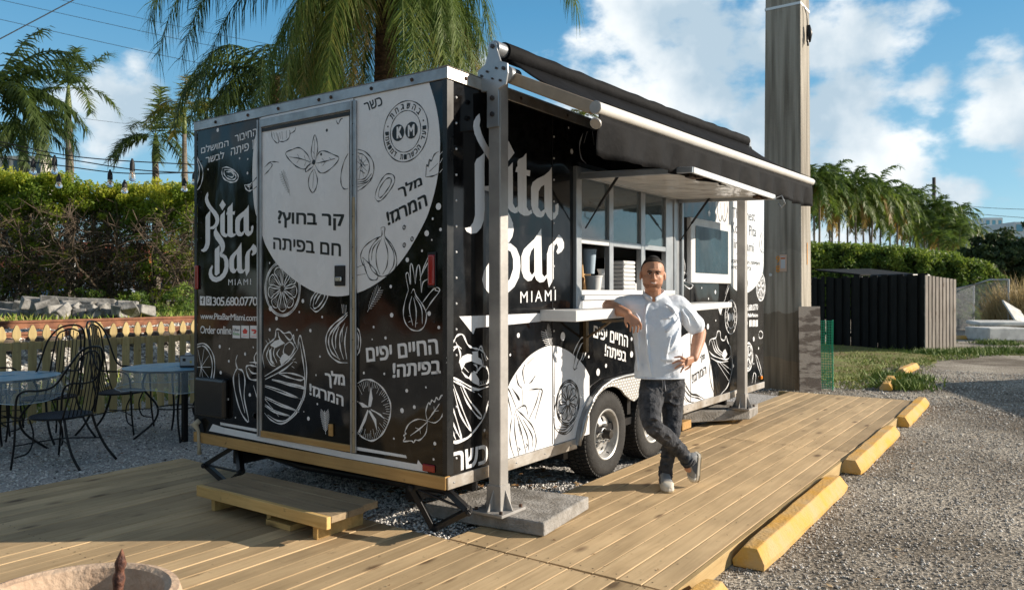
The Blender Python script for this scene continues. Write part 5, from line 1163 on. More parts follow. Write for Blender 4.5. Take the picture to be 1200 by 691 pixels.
# ---- terracotta pot with a bud
pc = at(79, 700, 2.54); POTX, POTY = pc.x, pc.y
pot = empty('terracotta_pot', (POTX, POTY, .10), 'large round terracotta pot with thick rim at the front left corner', 'plant pot')
PR, PZ = .345, .55
prof = [(.20, .10), (.25, .12), (.30, .30), (PR-.03, .44), (PR-.02, .47), (PR, .48), (PR+.005, .52), (PR-.005, PZ), (PR-.03, PZ+.006), (PR-.052, PZ-.004), (PR-.065, .50), (PR-.075, .42)]
TERR = mat('terracotta', (.58, .44, .32), .85, col2=(.42, .29, .20), nscale=9, bump=.5, bscale=45, lo=.32, hi=.6)
obj('pot_body', MB().lathe([(r, z) for r, z in prof], (POTX, POTY, 0), 64), TERR, pot, smooth='angle')
SOIL = mat('potting_soil', (.10, .065, .04), .95, col2=(.03, .02, .015), nscale=30, bump=1, bscale=60)
obj('soil', MB().lathe([(PR-.076, .425), (.15, .44), (.001, .445)], (POTX, POTY, 0), 32), SOIL, pot, smooth=True)
b0 = at(137, 700, 2.62); b1 = at(143, 643, 2.62)
bud = MB(); pts = catmull([Vector((b0.x, b0.y, .43)), b0.lerp(b1, .3), b0.lerp(b1, .65), b1], 5)
rr = [.019+.003*math.sin(i*1.3)-.004*(i/len(pts)) for i in range(len(pts))]; rr[-1] = .002; rr[-2] = .007; rr[-3] = .011; rr[-4] = .015
bud.tube(pts, rr, 10); bo = obj('banana_bud', bud, mat('dry_bud', (.20, .085, .05), .7, col2=(.06, .025, .02), nscale=30, bump=.5), None, smooth=True); tag(bo, 'brown pointed plant shoot sticking up out of the terracotta pot', 'shoot')
s2 = at(110, 690, 2.62); bo = obj('dry_twig', MB().tube([(s2.x, s2.y, .44), (s2.x+.03, s2.y-.03, .52)], .005, 6), mat('twig', (.40, .33, .22), .8), None); tag(bo, 'short dry twig standing in the soil of the terracotta pot', 'twig')

# ---- concrete pole with bands
PCX, PCY = 9.0, .95
poleM = bpy.data.materials.new('pole_concrete'); poleM.use_nodes = True
nt = poleM.node_tree; N = nt.nodes.new; L = nt.links.new; bb = nt.nodes['Principled BSDF']; bb.inputs['Roughness'].default_value = .9
tc = N('ShaderNodeTexCoord'); mp = N('ShaderNodeMapping'); mp.inputs['Scale'].default_value = (7, 7, .35); L(tc.outputs['Object'], mp.inputs[0])
n = N('ShaderNodeTexNoise'); n.inputs['Scale'].default_value = 1.6; n.inputs['Detail'].default_value = 8; L(mp.outputs[0], n.inputs['Vector'])
cr = N('ShaderNodeValToRGB'); L(n.outputs[0], cr.inputs[0]); cr.color_ramp.elements[0].position = .34; cr.color_ramp.elements[1].position = .62; cr.color_ramp.elements[0].color = (.20, .18, .15, 1); cr.color_ramp.elements[1].color = (.46, .43, .38, 1)
n2 = N('ShaderNodeTexNoise'); n2.inputs['Scale'].default_value = 3; n2.inputs['Detail'].default_value = 9; L(tc.outputs['Object'], n2.inputs['Vector'])
sp = N('ShaderNodeSeparateXYZ'); L(tc.outputs['Object'], sp.inputs[0]); ad = N('ShaderNodeMath'); ad.operation = 'MULTIPLY_ADD'; L(n2.outputs[0], ad.inputs[0]); ad.inputs[1].default_value = .35; L(sp.outputs[2], ad.inputs[2])
c3 = N('ShaderNodeValToRGB'); L(ad.outputs[0], c3.inputs[0]); e = c3.color_ramp.elements
c3.color_ramp.interpolation = 'CONSTANT'
mr = N('ShaderNodeMapRange'); mr.inputs['From Max'].default_value = 3.0; L(ad.outputs[0], mr.inputs['Value']); L(mr.outputs[0], c3.inputs[0])
e[0].position = 0; e[0].color = (.75, .62, .48, 1); e[1].position = .22; e[1].color = (.62, .56, .48, 1)
q_ = e.new(.47); q_.color = (.95, .93, .88, 1); q_ = e.new(.80); q_.color = (.84, .82, .78, 1)
mx = N('ShaderNodeMix'); mx.data_type = 'RGBA'; mx.blend_type = 'MULTIPLY'; mx.inputs['Factor'].default_value = 1; L(cr.outputs[0], mx.inputs['A']); L(c3.outputs[0], mx.inputs['B']); L(mx.outputs['Result'], bb.inputs['Base Color'])
bp = N('ShaderNodeBump'); bp.inputs['Strength'].default_value = .5; bp.inputs['Distance'].default_value = .02; n4 = N('ShaderNodeTexNoise'); n4.inputs['Scale'].default_value = 30; L(tc.outputs['Object'], n4.inputs['Vector']); L(n4.outputs[0], bp.inputs['Height']); L(bp.outputs[0], bb.inputs['Normal'])
pole = empty('concrete_pole', (PCX, PCY, 0), 'tall square grey concrete utility pole behind the far end of the trailer', 'utility pole')
def sq(z, k): return [(PCX+k, PCY-k, z), (PCX+.60-k, PCY-k, z), (PCX+.60-k, PCY-.62+k, z), (PCX+k, PCY-.62+k, z)]
H_ = 13.0
mb = MB(); mb.add(sq(0, 0)+sq(H_, .07), [(0, 1, 5, 4), (1, 2, 6, 5), (2, 3, 7, 6), (3, 0, 4, 7), (4, 5, 6, 7)]); obj('shaft', mb, poleM, pole, bevel=.02, seg=2)
zb3 = plane(920, 6, 0, PCX).z
bd = MB(); kx = .07*zb3/H_-.004; v = [(p[0], p[1], z) for z in (zb3-.02, zb3+.02) for p in sq(0, kx)]; bd.add(v, [(0, 1, 5, 4), (1, 2, 6, 5), (2, 3, 7, 6), (3, 0, 4, 7)]); obj('steel_band', bd, mat('band_steel', (.75, .75, .75), .4, .3), pole, solid=.004)
p0 = Vector((PCX+.25, PCY-.62+.03, zb3-.15))
wr = MB().tube([p0+Vector((-.1, -.02, .12)), p0+Vector((0, -.04, 0)), p0+Vector((0, -.05, -.25))], .008, 6).tube([p0+Vector((0, -.06, -.16)), p0+Vector((.03, -.07, -.28)), p0+Vector((.02, -.06, -.42))], [.03, .05, .035], 8).tube([p0+Vector((.02, -.06, -.40)), p0+Vector((-.05, -.07, -.5)), p0+Vector((-.06, -.06, -.36))], .014, 6)
obj('cable_clamp', wr, DARKM, pole, smooth=True)
zt = plane(918, 307, 0, PCX).z
obj('metal_tag', MB().box(PCX-.004, PCX, plane(922, 0, 0, PCX).y, plane(913.5, 0, 0, PCX).y, zt-.15, zt+.12), mat('tag_plate', (.62, .45, .35), .5), pole)
y_a = plane(920, 0, 0, PCX-.006).y; y_b = plane(915, 0, 0, PCX-.006).y
obj('tag_face', MB().box(PCX-.007, PCX-.0045, y_a, y_b, zt-.10, zt+.09), mat('tag_face_m', (.55, .58, .62), .5), pole); obj('tag_strip', MB().box(PCX-.008, PCX-.0075, y_a, y_b, zt+.045, zt+.075), mat('tag_red', (.6, .2, .08), .5), pole)
def wall_text(name, s_, f3, m, parent, w, h):
    v, f = text_tris(s_, 0); mb = MB(); mb.add([f3(u*w, w_*h) for u, w_ in v], f); obj(name, mb, m, parent, recalc=False)
OR = mat('orange_digit', (.80, .33, .03), .5)
for i, ch in enumerate('98'):
    zz = zt-.14+.15*(1-i)-.02; yb = plane(909.5, 0, 0, PCX).y
    wall_text('number', ch, lambda u, w_, zz=zz, yb=yb: (PCX-.006, yb-u, zz+w_), OR, pole, .06, .11)
obj('round_tag', MB().lathe([(.025, PCX-.004), (.001, PCX-.006)], (0, plane(903, 0, 0, PCX).y, zt-.2), 12, 'x'), WPNT, pole)
ys = PCY-.62; xa = PCX+.32; obj('yellow_mark', MB().box(xa, xa+.02, ys+.002, ys+.008, 2.0, 2.35), OR, pole)
# plywood sheet leaning on the pole and green mesh
ply = wood_mat('grey_plywood', (.36, .315, .27), (.17, .14, .12), axis=1, rnd=.05, grain=2); 
pa = plane(934, 461, 2, .0); 
pl = MB(); A_ = at(936, 0, 12.0); B_ = at(961, 0, 12.05); 
zt2 = at(950, 359, 12.0).z
def quadpanel(A_, B_, z0, z1, th, lean=.0):
    d = Vector((B_.x-A_.x, B_.y-A_.y, 0)); nrm = Vector((-d.y, d.x, 0)).normalized()*th; ln = Vector((-FXD, -FYD, 0))*lean
    v = []
    for s_ in (Vector(), nrm):
        for P_, z in ((A_, z0), (B_, z0), (B_, z1), (A_, z1)):
            q = Vector((P_.x, P_.y, z))+s_+(ln if z == z0 else Vector()); v.append(q)
    return MB().add(v, [(0, 1, 2, 3), (4, 7, 6, 5), (0, 4, 5, 1), (1, 5, 6, 2), (2, 6, 7, 3), (3, 7, 4, 0)])
ply = mat('grey_plywood_2', (.36, .315, .27), .85, col2=(.15, .12, .10), nscale=3.2, stretch=(1, 1, 3.4), lo=.44, hi=.54, detail=3, bump=.4, bscale=30)
o = obj('plywood_sheet', quadpanel(A_, B_, .01, zt2, .02, .05), ply, None); tag(o, 'weathered grey plywood sheet leaning against the base of the concrete pole', 'plywood sheet')
GRN = mat('green_plastic', (.02, .34, .20), .5)
A_ = at(960, 0, 12.3); B_ = at(975.5, 0, 12.2); z1 = at(967, 376, 12.2).z
gm = MB(); d = Vector((B_.x-A_.x, B_.y-A_.y, 0)); W_ = d.length; d.normalize()
for i in range(9):
    p = A_+d*W_*i/8; gm.bar((p.x, p.y, .03), (p.x-.03, p.y-.02, z1), .008, .008)
nz = 26
for i in range(nz+1):
    z = .03+(z1-.03)*i/nz; gm.bar((A_.x, A_.y, z), (B_.x, B_.y, z), .009, .009)
o = obj('green_mesh', gm, GRN, None, recalc=False); tag(o, 'upright strip of green plastic mesh fencing beside the plywood sheet', 'plastic mesh')
bx = obj('mesh_post', MB().bar((B_.x+.02, B_.y, 0), (B_.x+.02, B_.y, z1+.02), .015, .015), GRN, None); bx.parent = None
tag(bx, 'thin green stake at the right edge of the plastic mesh strip', 'stake')
# ================================================================== PICKET FENCE (left)
PICK = wood_mat('picket_pine', (.52, .41, .19), (.40, .29, .13), axis=2, rnd=.12)
FY = 6.65
pf = empty('picket_fence', (1.2, FY, 0), 'low natural pine picket fence behind the iron chairs', 'fence')
def picket(x, z1, w=.088, shape=True):
    h = z1; t = .019
    s_ = [(-w/2, 0), (w/2, 0), (w/2, h-.235), (w/2+.0, h-.20), (w*.24, h-.175), (w*.24, h-.165), (w*.52, h-.125), (w*.47, h-.075), (w*.18, h-.012), (0, h), (-w*.18, h-.012), (-w*.47, h-.075), (-w*.52, h-.125), (-w*.24, h-.165), (-w*.24, h-.175), (-w/2, h-.20), (-w/2, h-.235)]
    return MB().prism(s_, lambda u, w_, t_: (u, t_, w_), 0, t)
pxs = [-9+0*i for i in range(0)]
pmesh = None; x = -2.75; i = 0
while x < 7.6:
    z1 = 1.13+random.uniform(-.008, .008)
    if pmesh is None: o = obj('picket', picket(0, 1.09), PICK, pf, loc=(x-1.2, 0, .05), bevel=.002); pmesh = o.data
    else:
        o = bpy.data.objects.new('picket', pmesh); COL.objects.link(o); o.parent = pf; o.location = (x-1.2, 0, .05)
    o.scale = (1, 1, (z1)/1.09); o.rotation_euler = (0, random.uniform(-.006, .006), 0)
    x += .1555; i += 1
for z in (.30, .90): obj('rail', MB().box(-2.9, 7.7, FY+.021, FY+.058, z, z+.085), PICK, pf)
for x in (-1.0, 1.28, 3.05, 5.5): obj('fence_post', MB().box(x-.045, x+.045, FY+.06, FY+.15, 0, 1.19), PICK, pf, bevel=.006)
# railway
RR = mat('rail_rust', (.29, .125, .065), .8, col2=(.17, .07, .04), nscale=6)
rw = empty('railway_track', (0, 11, .9), 'rusty railway track running behind the picket fence', 'railway track')
def rail(y, zt):
    s_ = [(-.07, 0), (.07, 0), (.07, .012), (.012, .035), (.012, .115), (.036, .128), (.036, .165), (-.036, .165), (-.036, .128), (-.012, .115), (-.012, .035), (-.07, .012)]
    return MB().prism(s_, lambda u, w_, t_: (t_, y+u, zt-.165+w_), -14, 46)
obj('rail', rail(11.0, 1.09), RR, rw); obj('rail', rail(9.56, .968), RR, rw)
x = -3.0
slm = MB().box(-.12, .12, -1.25, 1.25, 0, .16).mesh('sleeper'); slm.materials.append(mat('sleeper_wood', (.13, .10, .08), .9, col2=(.06, .05, .04), nscale=9))
while x < 16:
    o = bpy.data.objects.new('sleeper', slm); COL.objects.link(o); o.parent = rw; o.location = (x, -.72, -.14); o.rotation_euler = (.02, 0, 0); x += .6
# loose ballast/stone sleepers pile
STN = mat('pile_concrete', (.34, .33, .31), .9, col2=(.15, .145, .135), nscale=5, bump=.6, bscale=18, rnd=.18)
def chunk(sx, sy, sz, j):
    b = MB().box(-sx, sx, -sy, sy, -sz, sz); b.v = [tuple(c+random.uniform(-j, j) for c in p) for p in b.v]; return b
specs = [(22, 372, 60, .38, 15), (62, 362, 62, .5, 12), (95, 366, 20, .45, 40), (128, 357, 48, .6, 18), (150, 361, 46, .5, 20), (187, 355, 56, .55, 15), (230, 354, 60, .5, 10), (258, 352, 40, .4, 8), (280, 355, 26, .3, 0)]
Z0 = 19.0
lbl = ['lowest tilted block at the left end', 'long pale block lying second from left', 'block sticking down steeply between its neighbours', 'upper slanting block left of centre', 'block half under the slanting one', 'flat slanting block at the centre of the pile', 'broad pale block right of the centre', 'short block near the right end', 'small end block at the right']
cp = [(20, 369, .48, .16, .20, .25), (27*1, 0, 0, 0, 0, 0)]
items = [(13, 369, .45, .28), (27, 364, .55, .25), (43, 366, .50, .6), (56, 358, .55, .2), (70, 362, .5, .35), (78, 355, .55, .2), (92, 358, .45, .1), (110, 357, .5, .05), (62, 369, .35, 0), (85, 369, .32, 0), (100, 369, .35, .0), (118, 366, .36, 0), (133, 362, .34, .1), (146, 368, .32, 0), (160, 367, .28, 0), (125, 371, .3, 0), (150, 360, .25, 0)]
desc = ['leftmost block of the grey pile, tipped toward the track', 'long block second from the left end of the pile', 'block leaning steeply down in the left half of the pile', 'upper slanting block left of the middle of the pile', 'block tucked under the upper slanting one', 'long flat block on top, left of the middle', 'short block on top near the middle of the pile', 'broad pale block on top right of the middle', 'low block beneath the leaning one', 'low block beneath the long flat top one', 'low block under the middle of the pile', 'low block under the broad pale top one', 'rough block at the right shoulder of the pile', 'low block near the right end', 'rightmost low block of the pile', 'flattest bottom block right of the middle', 'small top block near the right end of the pile']
for (px, py, sx, til), ds in zip(items, desc):
    c = at(px, py, Z0+random.uniform(-.4, .5)); o = obj('concrete_block', chunk(sx, .22, .15, .035), STN, None, world=False, bevel=.02)
    o.location = (c.x, c.y, c.z); o.rotation_euler = (random.uniform(-.15, .15), til*.55, math.atan2(RYD, RXD)+random.uniform(-.5, .5)+.3)
    tag(o, 'grey concrete '+ds, 'concrete block', 'broken concrete blocks piled behind the railway')
rb_ = random.Random(77)
for i in range(26):
    px = rb_.uniform(48, 168); py = rb_.uniform(361, 373); c = at(px, py, Z0-.9+rb_.uniform(-.3, .3)); s_ = rb_.uniform(.14, .26); o = obj('rubble_piece', chunk(s_, s_*rb_.uniform(.6, .9), s_*rb_.uniform(.45, .7), .05), STN, None, world=False, bevel=.015)
    o.location = c; o.rotation_euler = (rb_.uniform(-.5, .5), rb_.uniform(-.5, .5), rb_.uniform(0, 3)); tag(o, 'small broken grey rubble piece along the foot of the block pile behind the railway', 'rubble', 'rubble pieces at the foot of the block pile')
# ================================================================== BLACK BOARD FENCE (right)
BW = mat('black_board', (.014, .0145, .015), .75, spec=.2, noise=.35, nscale=9, stretch=(1, 1, .2), rnd=.2)
bf = empty('board_fence', (20, 1, 0), 'black painted board fence around the bin yard, gaps between the boards', 'fence')
A_ = plane(950, 403.5, 2, 0); B_ = plane(1083, 413, 2, 0); d = (B_-A_); Ln = d.length; d.normalize(); nr = Vector((-d.y, d.x, 0))
if nr.dot(Vector((FXD, FYD, 0))) < 0: nr = -nr
n = 25
for i in range(n+1):
    p = A_+d*Ln*i/n; off = 0 if i % 2 else .05
    q = p+nr*off; h = 1.98+.06*i/n+random.uniform(-.05, .03); w = .07+.012*(i % 3)
    if i in (3, 4): w = .06
    mb = MB(); v = [q-d*w, q+d*w, q+d*w+nr*.02, q-d*w+nr*.02]; mb.add([(a.x, a.y, .02) for a in v]+[(a.x, a.y, h) for a in v], [(0, 1, 5, 4), (1, 2, 6, 5), (2, 3, 7, 6), (3, 0, 4, 7), (4, 5, 6, 7)])
    obj('board', mb, BW, bf)
for z in (.35, 1.1, 1.75):
    a = A_+nr*.085; b = B_+nr*.085; obj('rail', MB().bar((a.x, a.y, z), (b.x, b.y, z), .04, .09), BW, bf)
# roof sheet over the bins
rf = MB(); a = A_+nr*.3-d*.1; b = A_+nr*.3+d*1.45; c = b+nr*2.6; e_ = a+nr*2.6
rf.add([(a.x, a.y, 2.24), (b.x, b.y, 2.06), (c.x, c.y, 2.10), (e_.x, e_.y, 2.30), (a.x, a.y, 2.20), (b.x, b.y, 2.02), (c.x, c.y, 2.06), (e_.x, e_.y, 2.26)], [(0, 1, 2, 3), (4, 7, 6, 5), (0, 4, 5, 1), (1, 5, 6, 2), (2, 6, 7, 3), (3, 7, 4, 0)])
so_ = empty('bin_shelter', (a.x, a.y, 0), 'low dark lean-to roof rising behind the left part of the black fence', 'shelter')
obj('roof_sheet', rf, BW, so_)
for q in (a, b, c, e_): obj('support_post', MB().bar((q.x, q.y, 0), (q.x, q.y, 2.0), .1, .1), mat('grey_post', (.16, .15, .14), .8), so_)
a = A_.lerp(B_, .5)+nr*.7; b = A_.lerp(B_, .85)+nr*.7
bn = obj('waste_bin', MB().bar((a.x, a.y, 1.1), (b.x, b.y, 1.1), .9, 1.9), mat('bin_dark', (.03, .032, .035), .5, noise=.3), None, bevel=.05, seg=2); tag(bn, 'dark waste container with lid just showing above the black fence', 'waste container')
# grey slatted panel
GW = wood_mat('grey_slat', (.34, .30, .26), (.22, .19, .165), axis=2, rnd=.12)
sf = empty('slatted_panel', (B_.x, B_.y, 0), 'weathered grey slatted wooden panel at the right end of the black fence', 'fence panel')
A2 = plane(1086, 413.5, 2, 0); B2 = plane(1119, 411.5, 2, 0); d2 = B2-A2; L2 = d2.length; d2.normalize(); n2 = Vector((-d2.y, d2.x, 0))
if n2.dot(Vector((FXD, FYD, 0))) < 0: n2 = -n2
for i in range(9):
    p = A2+d2*L2*i/8; w = L2/8*.34; mb = MB(); v = [p-d2*w, p+d2*w, p+d2*w+n2*.025, p-d2*w+n2*.025]; h = 1.99-.012*i
    mb.add([(q.x, q.y, .02) for q in v]+[(q.x, q.y, h) for q in v], [(0, 1, 5, 4), (1, 2, 6, 5), (2, 3, 7, 6), (3, 0, 4, 7), (4, 5, 6, 7)]); obj('slat', mb, GW, sf)
for z in (.3, 1.0, 1.7):
    a = A2+n2*.05; b = B2+n2*.05; obj('rail', MB().bar((a.x, a.y, z), (b.x, b.y, z), .04, .08), GW, sf)
# chain link fence
GALV = mat('galvanised_pipe', (.42, .43, .44), .45, .6)
cf = empty('chain_link_fence', (30, 0, 0), 'sagging chain link fence with pipe top rail beyond the slatted panel', 'fence')
a = at(1112, 0, 31); b = at(1141, 0, 32.5); c = at(1182, 0, 29)
def topz(py, Z): return 1.56+(CY-py)/F*Z
ta = (a.x, a.y, topz(340, 31)); tb = (b.x, b.y, topz(333.5, 32.5)); tc_ = (c.x, c.y, topz(327.5, 29))
obj('top_rail', MB().tube([ta, tb, ((tb[0]+tc_[0])/2, (tb[1]+tc_[1])/2, (tb[2]+tc_[2])/2+.10), tc_], .035, 8), GALV, cf, smooth=True)
for q, m in ((ta, 0), (tb, .12), (tc_, 0)): obj('fence_post', MB().tube([(q[0], q[1], 0), (q[0]+m, q[1], q[2]+.02)], .035, 8), GALV, cf)
wm = MB()
def mesh_between(p, q):
    p = Vector(p); q = Vector(q); n = 46
    for i in range(-18, n+1):
        for sg in (0, 1):
            # diagonals
            u0, u1 = i/n, (i+18)/n
            if sg: u0, u1 = u1, u0
            z0, z1 = 0.0, 1.0
            cu0, cu1 = u0, u1
            if max(u0, u1) > 1 or min(u0, u1) < 0:
                du = u1-u0; t0 = max(0, min((0-u0)/du, (1-u0)/du)); t1 = min(1, max((0-u0)/du, (1-u0)/du))
            else: t0, t1 = 0, 1
            if t1 <= t0: continue
            P0 = p.lerp(q, u0+(u1-u0)*t0); P1 = p.lerp(q, u0+(u1-u0)*t1)
            wm.bar((P0.x, P0.y, P0.z*t0), (P1.x, P1.y, P1.z*t1), .0045, .0045)
mesh_between(ta, tb); mesh_between(tb, tc_); o = obj('wire_mesh', wm, GALV, cf, recalc=False); o['kind'] = 'stuff'
# pale slabs / mattresses on the lot
WF = mat('dirty_white_foam', (.66, .66, .63), .8, noise=.25, nscale=3, bump=.3)
def pad(cpx, cpy, Z, sx, sy, sz, rz, rx, label):
    c = at(cpx, cpy, Z); o = obj('mattress', MB().box(-sx, sx, -sy, sy, 0, sz), WF, None, world=False, bevel=.04, seg=3); o.location = (c.x, c.y, max(c.z, 0)+.0); o.rotation_euler = (rx, 0, rz); tag(o, label, 'mattress', 'dumped mattresses'); return o
yaw = math.atan2(RYD, RXD)
o = pad(1167, 402, 25.0, .68, .55, .42, yaw+.12, 0, 'dirty white thick block lowest in front on the lot'); 
o = pad(1168, 384, 26.2, .80, .45, .13, yaw-.10, .05, 'flat white piece lying across behind the thick block'); o.location.z = .44
o = pad(1191, 385, 27.4, .45, .55, .06, yaw-.2, .8, 'thin white sheet tipped up behind the other two'); o.location.z = .72
o.rotation_euler = (.75, .45, yaw+.25)
# ================================================================== VEGETATION
def leaf_mat(name, stops, rough=.55, trans=.35):
    m = tone_mat(name, stops, rough, spec=.35); nt = m.node_tree; N = nt.nodes.new; L = nt.links.new; b = nt.nodes['Principled BSDF']
    out = nt.nodes['Material Output']; tr = N('ShaderNodeBsdfTranslucent'); mx = N('ShaderNodeMixShader'); mx.inputs[0].default_value = trans
    src = b.inputs['Base Color'].links[0].from_socket; hs = N('ShaderNodeHueSaturation'); hs.inputs['Value'].default_value = 1.5; L(src, hs.inputs['Color']); L(hs.outputs[0], tr.inputs['Color'])
    L(b.outputs[0], mx.inputs[1]); L(tr.outputs[0], mx.inputs[2]); L(mx.outputs[0], out.inputs['Surface']); return m
PALML = leaf_mat('palm_leaf', [(0, (.26, .17, .055)), (.12, (.22, .18, .04)), (.3, (.09, .13, .022)), (1, (.022, .045, .010))])
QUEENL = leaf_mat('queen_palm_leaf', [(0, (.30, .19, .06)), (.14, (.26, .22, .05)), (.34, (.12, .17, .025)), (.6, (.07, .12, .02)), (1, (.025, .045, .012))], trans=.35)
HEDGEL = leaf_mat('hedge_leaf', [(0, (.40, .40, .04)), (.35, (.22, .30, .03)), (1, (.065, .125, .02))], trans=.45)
HEDGEG = leaf_mat('green_hedge_leaf', [(0, (.22, .28, .04)), (.5, (.12, .19, .03)), (1, (.05, .10, .02))], trans=.3)
DARKL = leaf_mat('dark_tree_leaf', [(0, (.07, .10, .03)), (1, (.02, .04, .012))], trans=.2)
DRYL = leaf_mat('dry_reed_leaf', [(0, (.45, .34, .17)), (1, (.26, .20, .09))], trans=.3)
TWIG = mat('twig_brown', (.115, .085, .06), .9, noise=.4, rnd=.1)
BARK = mat('palm_bark', (.25, .21, .165), .9, col2=(.12, .095, .075), nscale=6, stretch=(1, 1, 5), bump=.6, bscale=20)
QBARK = mat('queen_bark', (.22, .12, .07), .95, col2=(.09, .05, .03), nscale=9, stretch=(1, 1, 3), bump=1, bscale=24)
class Leaves:
    def __init__(s): s.v = []; s.f = []; s.t = []
    def add(s, v, f, tone):
        o = len(s.v); s.v += [tuple(p) for p in v]; s.f += [tuple(i+o for i in q) for q in f]; s.t += [tone]*len(v)
    def mesh(s, name, m):
        me = bpy.data.meshes.new(name); me.from_pydata(s.v, [], s.f); a = me.attributes.new('tone', 'FLOAT', 'POINT'); a.data.foreach_set('value', s.t); me.materials.append(m); me.update(); return me
def frond(lv, base, az, el, L_, droop, nl, ll, lw, tone, hang=.5, start=.15, twist=0, rach=.02, seg=3, rnd=random, vee=.5):
    d = Vector((math.cos(az)*math.cos(el), math.sin(az)*math.cos(el), math.sin(el))); p = Vector(base); n = 16; pts = [p.copy()]; dirs = [d.copy()]
    for i in range(n):
        k = (i/n); d = (d+Vector((0, 0, -droop*(.35+1.3*k)/n*2))).normalized(); p = p+d*(L_/n); pts.append(p.copy()); dirs.append(d.copy())
    side0 = Vector((-math.sin(az), math.cos(az), 0))
    # rachis as a thin two-sided strip pair
    v = []; f = []
    for i, q in enumerate(pts):
        w = rach*(1-i/len(pts)*.85); u = dirs[i].cross(side0); v += [q-side0*w, q+u*w*.6, q+side0*w]
    for i in range(n): f += [(3*i, 3*i+1, 3*i+4, 3*i+3), (3*i+1, 3*i+2, 3*i+5, 3*i+4)]
    lv.add(v, f, min(1, tone*.6+.1))
    for k in range(nl):
        t = start+(1-start)*(k+.5*rnd.random())/nl; x = t*n; i = min(int(x), n-1); q = pts[i].lerp(pts[i+1], x-i); dd = dirs[i]; up = side0.cross(dd); 
        ln = ll*(.35+.65*math.sin(min(1, (t-start)/(1-start)*1.15+.12)*math.pi*.82))*(.85+.3*rnd.random())
        for sg in (-1, 1):
            a = (side0*sg*(.9+.25*rnd.random())+dd*(.45+.5*t)+up*(-vee*.2+vee*rnd.uniform(-1, 1.2))).normalized(); tn = min(1, max(0, tone+rnd.uniform(-.14, .14)))
            P = q.copy(); wv = dd*lw*.5; vv = [P-wv, P+wv]; ff = []
            for j in range(seg):
                a = (a+Vector((0, 0, -hang*(.6+.8*rnd.random())))*(1.0/seg)*1.6).normalized(); P = P+a*(ln/seg); kk = 1-(j+1)/seg
                if j == seg-1: vv.append(P); m_ = len(vv); ff.append((m_-3, m_-2, m_-1))
                else: vv += [P-wv*(.55+.45*kk), P+wv*(.55+.45*kk)]; m_ = len(vv); ff.append((m_-4, m_-3, m_-1, m_-2))
            lv.add(vv, ff, tn)
def trunk_mb(p0, p1, r0, r1, bulge=0, bend=.0, n=14, rings=True):
    mb = MB(); pts = []; rr = []
    p0 = Vector(p0); p1 = Vector(p1); off = Vector((random.uniform(-1, 1), random.uniform(-1, 1), 0))*bend
    for i in range(n+1):
        t = i/n; pts.append(p0.lerp(p1, t)+off*math.sin(math.pi*t)); rr.append((r0+(r1-r0)*t+bulge*math.sin(math.pi*t)**2)*(1+.04*math.sin(i*2.6)))
    mb.tube(pts, rr, 10); return mb

# ---- the big queen palm behind the trailer
rq = random.Random(5)
qb = at(455, 0, 11.2); qx, qy = qb.x, qb.y
qp = empty('queen_palm', (qx, qy, 0), 'large palm with long drooping fronds hanging behind the trailer roof', 'palm tree')
obj('trunk', trunk_mb((qx-.1, qy, 0), (qx+.05, qy, 7.6), .19, .15, 0, .05, 30), QBARK, qp, smooth=True)
camd = Vector((FXD, FYD, 0)); camr = Vector((RXD, RYD, 0)); azr = math.atan2(RYD, RXD); azf = math.atan2(FYD, FXD)
def az_img(deg): return azr+math.radians(deg)   # 0 = picture right, 90 = away, 180 = left
QH = 6.35
def qfrond(deg, el, L_, droop, tone, ll=.62, nl=120, hang=1.15, z=None, name='frond'):
    lv = Leaves(); frond(lv, (0, 0, 0), az_img(deg), el, L_, droop, nl, ll, .019, tone, hang, .08, rach=.022, seg=3, rnd=rq, vee=.6)
    o = bpy.data.objects.new(name, lv.mesh(name, QUEENL)); COL.objects.link(o); o.parent = qp; o.location = (.05, 0, z or QH); return o
# long left group, dark against the sky, drooping far down
for a_, e_, l_, d_, t_ in ((183, .75, 4.5, 1.5, .85), (176, .6, 4.2, 1.5, .9), (190, .55, 4.3, 1.5, .8), (168, .8, 4.4, 1.6, .8), (198, .7, 4.2, 1.5, .75), (186, 1.0, 4.8, 1.5, .8), (180, .35, 3.9, 1.5, .85)): qfrond(a_, e_, l_, d_, t_, ll=.70, hang=.9)
# hanging curtain: every azimuth, falling steeply
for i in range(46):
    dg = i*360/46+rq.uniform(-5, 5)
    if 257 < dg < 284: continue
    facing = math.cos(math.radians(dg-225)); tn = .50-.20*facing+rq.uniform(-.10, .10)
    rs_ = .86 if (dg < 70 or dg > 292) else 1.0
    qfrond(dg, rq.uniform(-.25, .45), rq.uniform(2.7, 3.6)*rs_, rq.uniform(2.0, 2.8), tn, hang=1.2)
for i in range(20):
    dg = 150+i*11+rq.uniform(-5, 5)
    if 257 < dg < 284: continue
    qfrond(dg, rq.uniform(-.75, -.3), rq.uniform(2.5, 3.3), rq.uniform(1.0, 1.7), rq.choice((.08, .2, .3, .4, .5)), hang=.95)
for a_, e_, l_, d_, t_ in ((330, .9, 4.0, 1.3, .4), (30, .9, 4.0, 1.3, .5), (350, .7, 3.6, 1.5, .45), (100, 1.0, 4, 1, .5), (240, 1.0, 4, 1, .4), (150, 1.1, 4.2, 1, .5)): qfrond(a_, e_, l_, d_, t_)
rq2 = random.Random(9)
b2 = at(322, 0, 15.5); qp2 = empty('queen_palm', (b2.x, b2.y, 0), 'darker second palm whose low fronds show left of the brown trunk', 'palm tree')
obj('trunk', trunk_mb((b2.x, b2.y, 0), (b2.x, b2.y, 5.9), .14, .11, 0, .1, 20), QBARK, qp2, smooth=True)
